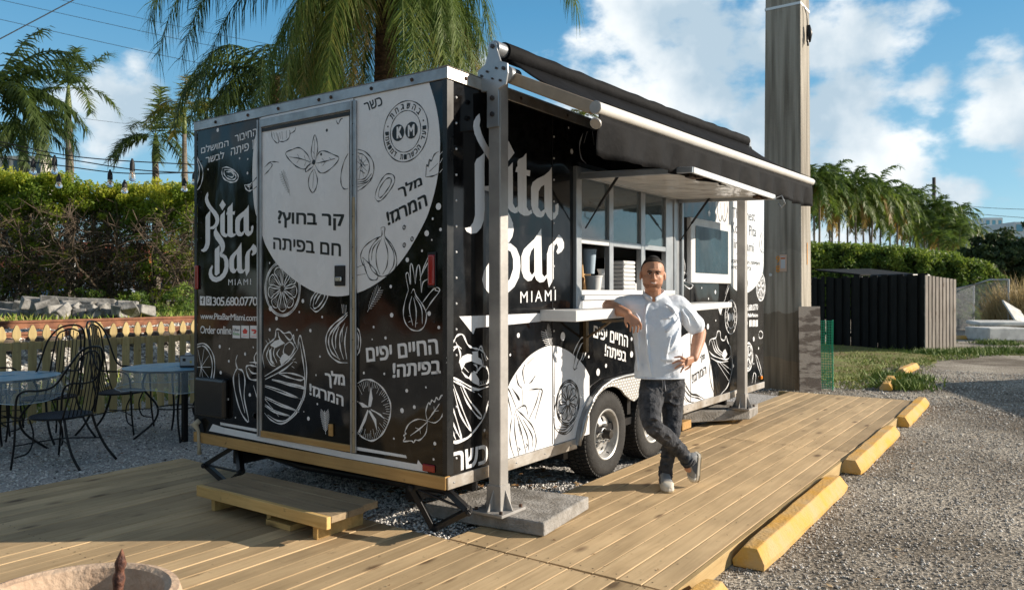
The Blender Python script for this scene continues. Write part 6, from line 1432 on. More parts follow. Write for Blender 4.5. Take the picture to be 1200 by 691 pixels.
for i in range(30):
    lv = Leaves(); frond(lv, (0, 0, 0), az_img(i*360/30+rq2.uniform(-9, 9)), rq2.uniform(-.5, .9), 2.7, 1.7, 55, .6, .035, rq2.uniform(.55, .95), .9, .10, rnd=rq2)
    o = bpy.data.objects.new('frond', lv.mesh('frond', PALML)); COL.objects.link(o); o.parent = qp2; o.location = (0, 0, 5.9)

# ---- royal-type palms on the left, each frond a part
def palm(name, px, py, Z, scale, fr, label, grp, lmat=PALML, shaft=True, nl=50, seed=1, trunk_r=.20, hang=.35, ll=.75, ground=.9):
    c = at(px, py, Z); r_ = random.Random(seed); t = empty(name, (c.x, c.y, ground), label, 'palm tree', grp)
    obj('trunk', trunk_mb((c.x, c.y, ground), (c.x, c.y, c.z-(1.3*scale if shaft else .0)), trunk_r*1.1, trunk_r*.75, .04, .15), BARK, t, smooth=True)
    if shaft: obj('crownshaft', MB().tube([(c.x, c.y, c.z-1.3*scale), (c.x, c.y, c.z-.9*scale), (c.x, c.y, c.z-.3*scale), (c.x, c.y, c.z+.15*scale)], [trunk_r*.8, trunk_r*.85, trunk_r*.55, trunk_r*.3], 10), mat('crownshaft_green', (.16, .20, .05), .5, noise=.2), t, smooth=True)
    for a_, e_, l_, d_, tn in fr:
        lv = Leaves(); frond(lv, (0, 0, 0), az_img(a_), e_, l_*scale, d_, nl, ll*scale, .068*scale, tn, hang, .12, rach=.035*scale, seg=2, rnd=r_, vee=.7)
        o = bpy.data.objects.new('frond', lv.mesh('frond', lmat)); COL.objects.link(o); o.parent = t; o.location = (0, 0, c.z-ground)
    return t
G_ = 'tall palms behind the left hedge'
palm('royal_palm', 80, 104, 40, 1.0, ((60, 1.0, 3.4, .35, .6), (125, 1.05, 3.2, .5, .75), (15, .25, 3.0, 1.0, .45), (165, .35, 2.9, 1.1, .55), (330, .1, 2.8, 1.2, .35), (200, .2, 2.6, 1.2, .6), (80, 1.35, 2.4, .2, .5), (250, .6, 2.6, 1.1, .5), (100, .8, 3.0, .6, .6)), 'single tall palm standing clear against the blue sky on the left', G_, seed=3)
palm('royal_palm', -12, 112, 30, 1.15, ((0, .7, 3.6, .8, .75), (20, .4, 3.5, 1.0, .8), (340, .3, 3.4, 1.3, .7), (-10, .0, 3.3, 1.5, .7), (10, -.2, 3.2, 1.3, .7), (40, .9, 3.6, .6, .8), (60, 1.2, 3.4, .5, .8), (90, 1.0, 3.4, .8, .8), (300, .5, 3.0, 1.4, .6), (180, .5, 3.3, 1, .6), (30, .1, 3.4, 1.1, .8), (-20, -.4, 3.2, 1.2, .75), (5, 1.0, 3.6, .9, .8), (-5, .45, 3.7, 1.2, .8), (50, .5, 3.5, 1.0, .85), (-30, .5, 3.4, 1.3, .7), (-15, .2, 3.5, 1.3, .8), (10, -.55, 3.2, .9, .75)), 'dark palm at the left edge with hanging fronds cut off by the photo edge', G_, seed=4, hang=.7)
palm('royal_palm', 27, 150, 34, .9, ((0, .6, 3.2, 1.2, .8), (40, .5, 3.0, 1.2, .85), (180, .5, 3.0, 1.2, .8), (320, .2, 3.0, 1.4, .8), (215, .2, 3.0, 1.4, .8), (270, .2, 2.9, 1.5, .7), (140, .7, 3.0, 1.1, .8), (90, .9, 2.6, 1.1, .8), (-10, -.2, 2.8, 1.5, .8), (190, -.2, 2.8, 1.5, .8), (20, .1, 3.2, 1.4, .85), (160, .1, 3.1, 1.4, .85), (60, .9, 3.0, 1.0, .8), (120, .3, 2.9, 1.3, .8), (300, -.2, 2.8, 1.3, .75), (240, -.1, 2.8, 1.3, .85), (350, .8, 3.2, 1.1, .8), (0, -.5, 2.8, 1.0, .8), (180, -.5, 2.8, 1.0, .8), (270, -.5, 2.7, 1.0, .7)), 'dense dark palm in front of the white block at the left edge', G_, seed=6, hang=.9)
palm('royal_palm', 182, 160, 38, 1.0, ((140, .75, 3.2, .7, .55), (100, 1.25, 3.0, .25, .4), (165, .35, 3.0, 1.0, .7), (190, .1, 2.8, 1.0, .85), (210, -.1, 2.6, 1.0, .85), (20, .5, 3.0, .9, .6), (45, .9, 3.0, .7, .6), (340, .1, 2.7, 1.2, .6), (350, -.2, 2.6, 1.3, .7), (230, .2, 2.6, 1.2, .8), (300, .1, 2.6, 1.3, .6), (70, 1.0, 3.0, .5, .5)), 'bushy palm low above the hedge between the tall one and the trailer', G_, seed=7)
palm('royal_palm', 216, 128, 34, .85, ((100, 1.2, 2.6, .5, .2), (150, .7, 2.6, .9, .2), (190, .3, 2.5, 1.1, .25), (20, .5, 2.5, 1.1, .25), (340, .2, 2.4, 1.2, .3), (60, .8, 2.6, .7, .25), (225, .1, 2.4, 1.2, .3), (280, .2, 2.3, 1.3, .3), (130, .2, 2.4, 1.2, .25)), 'yellow-green palm with a slim stem directly left of the trailer roof corner', G_, seed=8, trunk_r=.13)
palm('royal_palm', 262, 122, 36, .8, ((100, .9, 2.6, .6, .8), (150, .5, 2.6, .9, .9), (190, .2, 2.5, 1.0, .9), (20, .5, 2.5, 1.0, .9), (340, .2, 2.4, 1.1, .9), (60, .9, 2.6, .7, .9), (225, .0, 2.4, 1.2, .9)), 'dark bluish palm top just above the left part of the trailer roof', G_, seed=18)
palm('royal_palm', 684, 136, 60, .7, ((90, 1.3, 2.0, .3, .2), (40, .9, 2.0, .6, .2), (140, .9, 2.0, .6, .2), (0, .5, 1.9, .9, .3), (180, .5, 1.9, .9, .3), (250, .5, 1.9, .9, .3)), 'tiny palm top peeping over the trailer roof beneath the awning arm', G_, seed=11)

# ---- coconut palm row on the right (shared crown meshes)
COCOL = leaf_mat('coconut_leaf', [(0, (.32, .20, .06)), (.14, (.30, .25, .05)), (.35, (.16, .22, .035)), (.7, (.085, .14, .025)), (1, (.035, .06, .014))])
crowns = []
for s_ in range(5):
    r_ = random.Random(40+s_); lv = Leaves()
    nf = 24
    for i in range(nf):
        el = 1.15-1.9*(i/nf)**.9; tn = .80-.40*(i/nf)+r_.uniform(-.15, .15)
        if i > nf-4: tn = r_.choice((.02, .06, .12, .5))
        frond(lv, (0, 0, 0), i*2.4+r_.uniform(-.3, .3), el, r_.uniform(2.9, 3.6), 1.0+.4*r_.random(), 26, .80, .13, tn, .42, .10, rach=.05, seg=2, rnd=r_, vee=.5)
    crowns.append(lv.mesh('crown', COCOL))
rp = random.Random(12)
spots = []
def top_y(x): return 183+(x-955)*.18+max(0, x-1040)*.22+rp.uniform(-7, 7)
xs_ = [952+i*8.2 for i in range(22)]
words = ['leaning left', 'leaning right', 'straight stemmed', 'with yellowed lower fronds', 'with a thin pale stem', 'slightly taller than its neighbours', 'partly hidden behind its neighbours']
ordn = ['first', 'second', 'third', 'fourth', 'fifth', 'sixth', 'seventh', 'eighth', 'ninth', 'tenth', 'eleventh', 'twelfth', 'thirteenth', 'fourteenth', 'fifteenth', 'sixteenth', 'seventeenth', 'eighteenth', 'nineteenth', 'twentieth', 'twenty-first', 'twenty-second', 'twenty-third']
for i, x in enumerate(xs_):
    Z = 72+(x-950)*.16+rp.uniform(-4, 6); c = at(x, top_y(x)+24+(i % 3)*12, Z); ln = rp.uniform(-.9, .9); gr = 0
    t = empty('coconut_palm', (c.x-ln, c.y, gr), 'coconut palm, %s crown from the left in the tall row above the right hedge' % ordn[i], 'palm tree', 'row of coconut palms beyond the right hedge')
    obj('trunk', trunk_mb((c.x-ln, c.y, gr), (c.x, c.y, c.z), .12, .08, 0, .35, 8), BARK, t, smooth=True)
    o = bpy.data.objects.new('crown', crowns[i % 5]); COL.objects.link(o); o.parent = t; o.location = (ln, 0, c.z); s_ = rp.uniform(.92, 1.18); o.scale = (s_, s_, s_*1.05); o.rotation_euler = (0, 0, rp.uniform(0, 6.28))
for i, (x, y, Z) in enumerate(((1108, 262, 88), (1124, 268, 86), (1118, 284, 80), (1146, 270, 120), (1180, 276, 125), (1100, 276, 84), (1192, 292, 90))):
    c = at(x, y, Z); t = empty('coconut_palm', (c.x, c.y, 0), 'low %s palm at the right end of the row, near the blue block' % ('bright', 'yellowish', 'squat', 'dark', 'distant dark', 'ragged', 'rightmost')[i], 'palm tree', 'low palms at the right end of the palm row')
    obj('trunk', trunk_mb((c.x, c.y, 0), (c.x, c.y, c.z), .15, .1, 0, .2, 6), BARK, t, smooth=True)
    o = bpy.data.objects.new('crown', crowns[(i+2) % 5]); COL.objects.link(o); o.parent = t; o.location = (0, 0, c.z); s_ = .7 if i not in (0, 1) else .85; o.scale = (s_, s_, s_*.9); o.rotation_euler = (0, 0, i*1.3)

# ---- clumpy foliage helper: small leaf quads round given clump centres
def leaf_cloud(name, centres, radii, per, size, m, parent=None, tone=(0, 1), topbias=None, squash=.8, shell=.0):
    C_ = np.asarray(centres, float); R__ = np.asarray(radii, float); n = len(C_)*per
    ci = np.repeat(np.arange(len(C_)), per); d = RNG.normal(0, 1, (n, 3)); d /= np.linalg.norm(d, axis=1)[:, None]; rr = RNG.uniform(shell, 1, n)**.5
    P = C_[ci]+d*(rr*R__[ci])[:, None]*np.array([1, 1, squash]); a = RNG.normal(0, 1, (n, 3)); a /= np.linalg.norm(a, axis=1)[:, None]; b = np.cross(a, RNG.normal(0, 1, (n, 3))); b /= np.linalg.norm(b, axis=1)[:, None]
    s = size*RNG.uniform(.6, 1.3, n)[:, None]; v = np.stack([P-a*s, P+b*s*.45, P+a*s, P-b*s*.45], 1)
    me = bpy.data.meshes.new(name); me.vertices.add(4*n); me.vertices.foreach_set('co', v.reshape(-1)); me.loops.add(4*n); me.loops.foreach_set('vertex_index', np.arange(4*n)); me.polygons.add(n); me.polygons.foreach_set('loop_start', np.arange(0, 4*n, 4)); me.update(calc_edges=True)
    ct = RNG.uniform(tone[0], tone[1], len(C_))[ci]; t = np.clip(ct+RNG.normal(0, .14, n), 0, 1)
    if topbias is not None: t = np.clip(t+topbias(P), 0, 1)
    at_ = me.attributes.new('tone', 'FLOAT', 'POINT'); at_.data.foreach_set('value', np.repeat(t, 4)); me.materials.append(m)
    o = bpy.data.objects.new(name, me); COL.objects.link(o); o.parent = parent
    if parent: o.location = -wpos(parent)
    return o
# ---- left thicket: leggy shrubs, leafy on top, bare twigs beneath
rh = random.Random(21)
bush_lbl = ['leftmost shrub of the thicket, cut off by the photo edge', 'second shrub of the thicket, thin enough to show pale walls through it', 'shrub of the thicket beneath the tall clear palm', 'middle shrub of the thicket with low yellow leaves at its foot', 'shrub of the thicket over the orange arcade, dense twigs', 'shrub of the thicket left of the pale post, sparse at the base', 'rightmost shrub of the thicket against the trailer edge']
for bi in range(7):
    px = -30+bi*43; Zb = 24.5+rh.uniform(-.5, .5); g0 = at(px, 0, Zb); gx, gy, gz = g0.x, g0.y, .93
    t = empty('hedge_shrub', (gx, gy, gz), bush_lbl[bi], 'shrub', 'leggy shrubs of the left hedge'); tw = MB(); hgt = 4.25+rh.uniform(-.2, .25)-.05*bi
    for k in range(26):
        bx = gx+RXD*rh.uniform(-.75, .75)+FXD*rh.uniform(-.5, .5); by = gy+RYD*rh.uniform(-.75, .75)+FYD*rh.uniform(-.5, .5); p = Vector((bx, by, gz)); d = Vector((rh.uniform(-.35, .35), rh.uniform(-.35, .35), 1)); pts = [p.copy()]
        nn = rh.randint(7, 11)
        for j in range(nn): d = (d.normalized()+Vector((rh.gauss(0, .28), rh.gauss(0, .28), .08))); p = p+d.normalized()*(hgt*.92/nn); pts.append(p.copy())
        r0 = rh.uniform(.018, .05) if k < 8 else rh.uniform(.008, .018); tw.tube(pts, [r0*(1-.75*i/len(pts)) for i in range(len(pts))], 4, cap=False)
        for j in range(2, nn):
            for _ in range(5):
                q = pts[j]; dd = Vector((rh.gauss(0, 1), rh.gauss(0, 1), rh.gauss(.1, .7))).normalized(); l = rh.uniform(.3, .9); m1 = q+dd*l*.5+Vector((0, 0, rh.uniform(-.1, .1))); tw.tube([q, m1, m1+(dd+Vector((rh.gauss(0, .5), rh.gauss(0, .5), rh.gauss(0, .5))))*l*.45], [.012, .008, .003], 3, cap=False)
    o = obj('stems', tw, TWIG, t, recalc=False)
    cs, rs = [], []
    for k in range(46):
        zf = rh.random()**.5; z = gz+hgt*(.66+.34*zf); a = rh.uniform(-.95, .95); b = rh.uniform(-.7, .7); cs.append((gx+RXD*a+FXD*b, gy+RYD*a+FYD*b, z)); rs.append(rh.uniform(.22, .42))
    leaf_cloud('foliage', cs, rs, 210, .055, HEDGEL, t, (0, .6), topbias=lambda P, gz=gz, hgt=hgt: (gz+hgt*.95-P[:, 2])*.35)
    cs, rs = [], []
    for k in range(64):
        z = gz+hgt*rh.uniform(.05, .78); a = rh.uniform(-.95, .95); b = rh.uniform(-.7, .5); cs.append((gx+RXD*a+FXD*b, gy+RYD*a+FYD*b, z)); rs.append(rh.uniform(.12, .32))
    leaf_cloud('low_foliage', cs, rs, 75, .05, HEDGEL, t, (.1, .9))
# ---- clipped green hedge on the right
rr_ = random.Random(33)
hl = ['left section of the clipped green hedge behind the concrete pole', 'section of the clipped green hedge over the bin shelter roof', 'middle section of the clipped green hedge above the black fence', 'section of the clipped green hedge above the slatted panel', 'right end section of the clipped green hedge, rounded down']
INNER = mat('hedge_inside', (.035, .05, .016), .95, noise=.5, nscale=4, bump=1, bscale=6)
for i in range(5):
    x0 = 945+i*45; x1 = x0+47; Zh = 44; ytop = (286, 288, 291, 296, 303)[i]
    a = at(x0, 0, Zh); b = at(x1, 0, Zh+1); zt = 1.56+(CY-ytop)/F*Zh; t = empty('clipped_hedge', ((a.x+b.x)/2, (a.y+b.y)/2, 0), hl[i], 'hedge', 'sections of the right hedge')
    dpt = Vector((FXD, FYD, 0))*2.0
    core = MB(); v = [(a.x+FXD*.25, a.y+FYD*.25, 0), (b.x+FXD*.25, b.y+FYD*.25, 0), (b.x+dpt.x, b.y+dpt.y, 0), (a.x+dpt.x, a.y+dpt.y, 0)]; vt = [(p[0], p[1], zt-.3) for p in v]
    core.add(v+vt, [(0, 1, 5, 4), (1, 2, 6, 5), (2, 3, 7, 6), (3, 0, 4, 7), (4, 5, 6, 7)]); obj('dark_core', core, INNER, t)  # plain dark box, added to fill the hedge behind its leaves
    cs, rs = [], []
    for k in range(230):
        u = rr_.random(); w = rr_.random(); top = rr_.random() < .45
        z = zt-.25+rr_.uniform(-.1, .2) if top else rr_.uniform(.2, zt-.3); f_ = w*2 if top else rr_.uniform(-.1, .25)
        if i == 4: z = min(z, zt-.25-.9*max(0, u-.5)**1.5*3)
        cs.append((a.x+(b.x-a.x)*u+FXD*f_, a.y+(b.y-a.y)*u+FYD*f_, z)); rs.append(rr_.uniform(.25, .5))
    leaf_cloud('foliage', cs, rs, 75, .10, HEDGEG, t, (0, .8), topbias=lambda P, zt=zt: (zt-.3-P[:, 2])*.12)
# dark trees and dry reeds at the far right
def bushtree(px, py, Z, w, h, m, label, seed, n=70, per=130, sz=.16, cat='tree'):
    r_ = random.Random(seed); c = at(px, py, Z); t = empty('broadleaf_tree', (c.x, c.y, 0), label, cat, None)
    tk = MB().tube([(c.x, c.y, 0), (c.x+.1, c.y, c.z*.5), (c.x, c.y, c.z)], [.22, .16, .06], 8)
    for k in range(7): e_ = Vector((c.x+r_.uniform(-w, w)*.6, c.y+r_.uniform(-w, w)*.6, c.z+r_.uniform(-h, h)*.5)); tk.tube([(c.x, c.y, c.z*.45), (Vector((c.x, c.y, c.z*.6))+e_)/2, e_], [.09, .06, .02], 5)
    obj('trunk', tk, TWIG, t, smooth=True); cs, rs = [], []
    for k in range(n):
        a = r_.uniform(0, 6.28); q = r_.random()**.6; cs.append((c.x+w*q*math.cos(a), c.y+w*q*math.sin(a), max(.2, c.z+h*r_.uniform(-1, 1)*math.sqrt(max(0, 1-q*q)+.05)))); rs.append(r_.uniform(.3, .6)*w/2.2)
    leaf_cloud('crown', cs, rs, per, sz, m, t, (0, 1)); return t
bushtree(1158, 306, 52, 2.0, 1.8, DARKL, 'dark rounded tree at the right end of the green hedge', 51)
bushtree(1183, 308, 55, 2.2, 2.2, DARKL, 'dark tree behind the dry reeds, second from the right edge', 52)
bushtree(1215, 300, 52, 2.4, 2.6, DARKL, 'dark tree cut off by the right edge of the photo', 53)
bushtree(1142, 372, 34, .8, .5, HEDGEG, 'low green weeds bush at the foot of the chain link fence', 54, 26, 60, .06, 'bush')
bushtree(1128, 366, 33, .7, .7, HEDGEG, 'small green bush between the slatted panel and the chain link fence', 55, 26, 60, .06, 'bush')
rd = random.Random(8)
for i, (px, Z, top, w, lb) in enumerate(((1172, 31, 340, .5, 'low dry tan reed clump nearest the chain link fence'), (1187, 30, 316, .8, 'tall dry tan reed clump at the right edge behind the mattresses'), (1208, 29, 308, .9, 'dry tan reed clump cut off by the right edge of the photo'))):
    c = at(px, 0, Z); zt = 1.56+(CY-top)/F*Z; t = empty('dry_reeds', (c.x, c.y, 0), lb, 'reeds', 'dry reeds at the right edge'); lv = Leaves()
    for k in range(1300):
        a = rd.uniform(0, 6.28); q = w*rd.random()**.5; b = Vector((q*math.cos(a), q*math.sin(a), 0)); h = zt*rd.uniform(.35, 1.0)*(1-.35*(q/w)**2); ln = Vector((rd.gauss(0, .22), rd.gauss(0, .22), 1)); d = Vector((rd.gauss(0, 1), rd.gauss(0, 1), 0)).normalized()*.014
        m1 = b+ln*h*.6; m2 = b+ln*h+Vector((rd.gauss(0, .25), rd.gauss(0, .25), -.12)); lv.add([b-d, b+d, m1+d, m1-d, m2], [(0, 1, 2, 3), (3, 2, 4)], rd.random())
    o = bpy.data.objects.new('stalks', lv.mesh('stalks', DRYL)); COL.objects.link(o); o.parent = t
# trees that stand behind and beside the camera; the glossy walls and panes mirror them
for i, (x, y, w, h) in enumerate(((-17, 3, 3.2, 3.0), (-18, 9, 3.4, 3.4), (-16, 15, 3.2, 3.0), (-19, 21, 3.6, 3.6), (-17, 28, 3.2, 3.0), (-18, -4, 3.2, 3.0), (-19, -12, 3.6, 3.4), (6, -34, 3.6, 2.2), (14, -36, 3.6, 2.4), (22, -38, 3.8, 2.6), (-4, -33, 3.4, 2.4), (30, -40, 3.8, 2.6), (40, -42, 3.8, 2.6))):
    r_ = random.Random(70+i); t = empty('broadleaf_tree', (x, y, 0), 'dark tree outside the photo, %s' % ('behind the yard at the left', 'second behind the yard', 'third behind the yard', 'fourth behind the yard', 'far left behind the yard', 'directly behind the camera', 'behind the camera to the right', 'across the lot, straight right', 'across the lot, second from the left', 'across the lot, middle', 'across the lot, nearest the camera side', 'across the lot, second from the far end', 'across the lot, far end')[i], 'tree', 'trees mirrored in the trailer')
    cz = h+1.2; tk = MB().tube([(x, y, 0), (x+.1, y, cz*.6), (x, y, cz)], [.3, .2, .08], 8); obj('trunk', tk, TWIG, t, smooth=True); cs, rs = [], []
    for k in range(60):
        a = r_.uniform(0, 6.28); q = r_.random()**.6; cs.append((x+w*q*math.cos(a), y+w*q*math.sin(a), max(.4, cz+h*r_.uniform(-1, 1)*math.sqrt(max(0, 1-q*q)+.05)))); rs.append(r_.uniform(.4, .8)*w/2.2)
    leaf_cloud('crown', cs, rs, 60, .30, DARKL, t, (0, 1))
# low greenery at the foot of the left hedge
for i, (px, py, Z) in enumerate(((160, 356, 21.5), (205, 353, 21), (222, 345, 22), (98, 350, 23))):
    c = at(px, py, Z); t = empty('weed_bush', (c.x, c.y, .92), 'green weed clump at the foot of the thicket, %s' % ('beside the stone pile', 'right of the stone pile', 'touching the trailer edge', 'above the middle of the stone pile')[i], 'weeds', 'weeds at the foot of the left thicket')
    leaf_cloud('foliage', [(c.x+rh.uniform(-.4, .4), c.y+rh.uniform(-.4, .4), max(1.0, c.z+rh.uniform(-.5, .3))) for _ in range(16)], [.16]*16, 60, .04, HEDGEG, t, (.2, .9))
# vegetation rising under the roof line: hidden parts stay open
# ================================================================== FAR BUILDINGS, CARS, WIRES
STU = mat('terracotta_stucco', (.42, .13, .06), .85, noise=.25, nscale=2)
ORG = mat('orange_stucco', (.60, .24, .07), .85, noise=.2, nscale=2)
CRM = mat('cream_stucco', (.62, .58, .50), .85, noise=.15, nscale=2)
DKW = mat('dark_glass', (.03, .04, .05), .1, spec=.8)
def facade(name, px0, px1, Z, ztop, m, label, cols, rows_, z0=.85, wz=.5, dep=8, wm=DKW, roof=None):
    a = at(px0, 0, Z); b = at(px1, 0, Z); d = (b-a); W_ = d.length; d.normalize(); d.z = 0; nn = Vector((FXD, FYD, 0)); t = empty(name, (a.x, a.y, z0), label, 'building')
    v = [(a.x, a.y, z0), (b.x, b.y, z0), (b.x+nn.x*dep, b.y+nn.y*dep, z0), (a.x+nn.x*dep, a.y+nn.y*dep, z0)]; mb = MB(); mb.add(v+[(p[0], p[1], ztop) for p in v], [(0, 1, 5, 4), (1, 2, 6, 5), (2, 3, 7, 6), (3, 0, 4, 7), (4, 5, 6, 7)]); obj('wall', mb, m, t)
    for i in range(cols):
        for j in range(rows_):
            u0 = (i+.2)/cols*W_; u1 = (i+.8)/cols*W_; h0 = z0+(j+.25)*(ztop-z0)/rows_; h1 = z0+(j+.8)*(ztop-z0)/rows_; P = lambda u, z, o: (a.x+d.x*u-nn.x*o, a.y+d.y*u-nn.y*o, z)
            w_ = obj('window', MB().add([P(u0-.12, h0-.12, .08), P(u1+.12, h0-.12, .08), P(u1+.12, h1+.12, .08), P(u0-.12, h1+.12, .08)]+[P(u0-.12, h0-.12, -.02), P(u1+.12, h0-.12, -.02), P(u1+.12, h1+.12, -.02), P(u0-.12, h1+.12, -.02)], [(0, 1, 2, 3), (0, 4, 5, 1), (1, 5, 6, 2), (2, 6, 7, 3), (3, 7, 4, 0)]), CRM, t)
            obj('pane', MB().add([P(u0, h0, .10), P(u1, h0, .10), P(u1, h1, .10), P(u0, h1, .10)], [(0, 1, 2, 3)]), wm, w_)
    if roof is not None:
        rb = MB(); o_ = .5; v = [(a.x-d.x*o_-nn.x*o_, a.y-d.y*o_-nn.y*o_, ztop), (b.x+d.x*o_-nn.x*o_, b.y+d.y*o_-nn.y*o_, ztop), (b.x+d.x*o_+nn.x*(dep+o_), b.y+d.y*o_+nn.y*(dep+o_), ztop), (a.x-d.x*o_+nn.x*(dep+o_), a.y-d.y*o_+nn.y*(dep+o_), ztop)]
        m0 = [(a.x+d.x*2+nn.x*dep/2, a.y+d.y*2+nn.y*dep/2, ztop+1.3), (b.x-d.x*2+nn.x*dep/2, b.y-d.y*2+nn.y*dep/2, ztop+1.3)]; rb.add([(p[0], p[1], p[2]+.01) for p in v]+m0, [(0, 1, 5, 4), (1, 2, 5), (2, 3, 4, 5), (3, 0, 4), (0, 3, 2, 1)]); obj('roof', rb, roof, t)
    return t
RT = mat('roof_tile', (.33, .10, .05), .85, noise=.3, nscale=3)
facade('arcade_building', 20, 118, 78, 5.6, STU, 'terracotta red building glimpsed low through the left thicket', 8, 2, roof=RT)
facade('arcade_building', 118, 170, 74, 5.2, ORG, 'orange arcade glimpsed through the middle of the thicket', 4, 1, roof=RT)
facade('arcade_building', 172, 250, 76, 4.6, STU, 'red and cream building glimpsed at the right end of the thicket', 5, 1, roof=RT)
facade('apartment_block', -60, 50, 110, 21, CRM, 'white apartment block behind the palms at the left edge', 9, 6, dep=3)
facade('far_pavilion', -50, 18, 76, 4.0, CRM, 'pale wall glimpsed at the far left through the thicket', 4, 1, roof=RT)
BLG = mat('blue_glass', (.10, .28, .38), .15, spec=.9); WCL = mat('pale_cladding', (.55, .60, .62), .6)
facade('office_block', 1132, 1190, 230, 1.56+(CY-263)/F*230, WCL, 'pale distant office block with blue top floor between the palms', 7, 5, 0, dep=30, wm=BLG)
facade('office_block', 1188, 1240, 210, 1.56+(CY-260)/F*210, WCL, 'blue glazed distant block cut off by the right edge', 4, 6, 0, dep=30, wm=BLG)
facade('roof_house', 1154, 1175, 245, 1.56+(CY-255)/F*245, WCL, 'small rooftop storey standing behind the pale distant office block', 3, 6, 0, dep=20, wm=BLG)
def car(px, Z, yaw, col, label, z=.92):
    c = at(px, 0, Z); t = empty('parked_car', (c.x, c.y, z), label, 'car', 'cars on the far road'); t.rotation_euler = (0, 0, yaw); m = mat('car_paint_%d' % px, col, .3, .2, coat=.8)
    prof = [(-2.1, .35), (2.1, .35), (2.15, .7), (1.95, .85), (1.1, .95), (.5, 1.42), (-1.0, 1.45), (-1.7, .98), (-2.1, .9)]
    o = obj('body', MB().prism(prof, lambda u, w_, t_: (u, t_, w_), -.85, .85), m, t, world=False, bevel=.06, seg=2)
    obj('side_window', MB().prism([(.95, .98), (.45, 1.36), (-.95, 1.38), (-1.45, 1.0)], lambda u, w_, t_: (u, t_, w_), -.862, .862), DKW, t, world=False)
    for wx in (-1.35, 1.35):
        for wy in (-.87, .67): w_ = obj('wheel', MB().lathe([(.05, 0), (.20, 0), (.33, .0), (.34, .05), (.34, .15), (.33, .2), (.05, .2)], (wx, wy, .34), 20, 'y'), RUBB, t, world=False, smooth='angle')
    return t
car(46, 62, azr+.1, (.08, .20, .38), 'blue car glimpsed through the left part of the thicket'); car(124, 60, azr, (.45, .48, .52), 'silver car glimpsed through the middle of the thicket'); car(196, 66, azr+.05, (.10, .14, .2), 'dark car glimpsed near the trailer edge through the thicket')
# wires and poles
WIRE = mat('wire', (.05, .05, .05), .6)
def wire(pts, r, label, cat='wire', grp=None, sag=0):
    P = [at(*p) for p in pts]; Q = catmull(P, 8) if len(P) > 2 else [P[0].lerp(P[1], i/16)-Vector((0, 0, sag*math.sin(math.pi*i/16))) for i in range(17)]
    o = obj('power_line', MB().tube(Q, r, 5), WIRE, None, smooth=True); tag(o, label, cat, grp); return o
wire([(-220, 162, 26), (140, -28, 30)], .022, 'thick dark cable crossing the top left corner of the sky', grp='overhead cables')
wire([(-200, -45, 60), (190, 42, 62), (330, 68, 63)], .02, 'thin cable high at the left that passes above the tall palm', grp='overhead cables')
wire([(-200, -22, 58), (190, 65, 60), (330, 92, 61)], .02, 'thin cable just under the high one at the left', grp='overhead cables')
wire([(-100, -40, 64), (180, 25, 66), (330, 55, 67)], .018, 'faint uppermost cable left of the big palm fronds', grp='overhead cables')
wire([(-50, 118, 90), (130, 143, 92), (300, 160, 94)], .02, 'faint low cable in front of the small left cloud', grp='overhead cables')
wire([(1094, 232, 150), (1150, 243, 150), (1300, 248, 150)], .05, 'upper faint cable right of the thin dark pole', grp='overhead cables')
wire([(1094, 240, 150), (1150, 251, 150), (1300, 262, 150)], .05, 'lower faint cable right of the thin dark pole', grp='overhead cables')
c = at(1094.5, 208, 105); o = obj('utility_pole', MB().tube([(c.x, c.y, 0), (c.x, c.y, c.z)], [.28, .22], 10), mat('dark_pole', (.06, .05, .045), .8), None, smooth=True); tag(o, 'thin dark wooden pole rising above the row of palms', 'utility pole')
c = at(302, 330, 47); c2 = at(103, 0, 48); o = obj('utility_pole', MB().tube([(c2.x, c2.y, .9), (c2.x, c2.y, 14)], [.14, .12], 10), mat('pale_pole', (.45, .44, .42), .8), None, smooth=True) if False else None
a = at(161, 0, 29); o = obj('sign_post', MB().tube([(at(87, 0, 27.5).x, at(87, 0, 27.5).y, .93), (at(87, 0, 27.5).x, at(87, 0, 27.5).y, 3.4)], .04, 8), GALV, None, smooth=True); tag(o, 'thin pale post standing inside the left thicket', 'post')
# string lights
SZ = 8.0
CBL = mat('black_cable', (.015, .015, .015), .6); BGL = mat('bulb_glass', (.85, .88, .9), .05, trans=.85, ior=1.3)
FIL = mat('filament', (.75, .35, .12), .5)
def string(pts, bulbs, label, desc):
    sl_ = empty('string_light', at(*pts[0]), label, 'string light'); sl_['group'] = 'strings of festoon bulbs over the seating yard'
    Q = catmull([at(*p) for p in pts], 8); obj('cable', MB().tube(Q, .006, 6), CBL, sl_, smooth=True)
    for bx, ytop, ybot in bulbs:
        p = at(bx, ytop, SZ); q = at(bx, ybot, SZ); h = p.z-q.z; b = empty('bulb', p-wpos(sl_)); b.parent = sl_
        obj('socket', MB().tube([p+Vector((0, 0, .02)), p, p-Vector((0, 0, h*.15)), p-Vector((0, 0, h*.5))], [.008, .014, .024, .026], 10), CBL, b, smooth='angle')
        pr = [(.020, -h*.5), (.026, -h*.62), (.034, -h*.78), (.029, -h*.92), (.013, -h*.99), (.001, -h)]; obj('glass', MB().lathe(pr, tuple(p), 14), BGL, b, smooth=True)
        obj('filament', MB().tube([p-Vector((0, 0, h*.58)), p-Vector((.0, 0, h*.82))], .004, 5), FIL, b)
string([(-60, 152, SZ), (0, 166, SZ), (65, 180, SZ), (130, 187.5, SZ), (229, 193, 8.2)], [(64, 184, 205), (155, 188, 213)], 'upper string of festoon bulbs crossing left of the trailer', '')
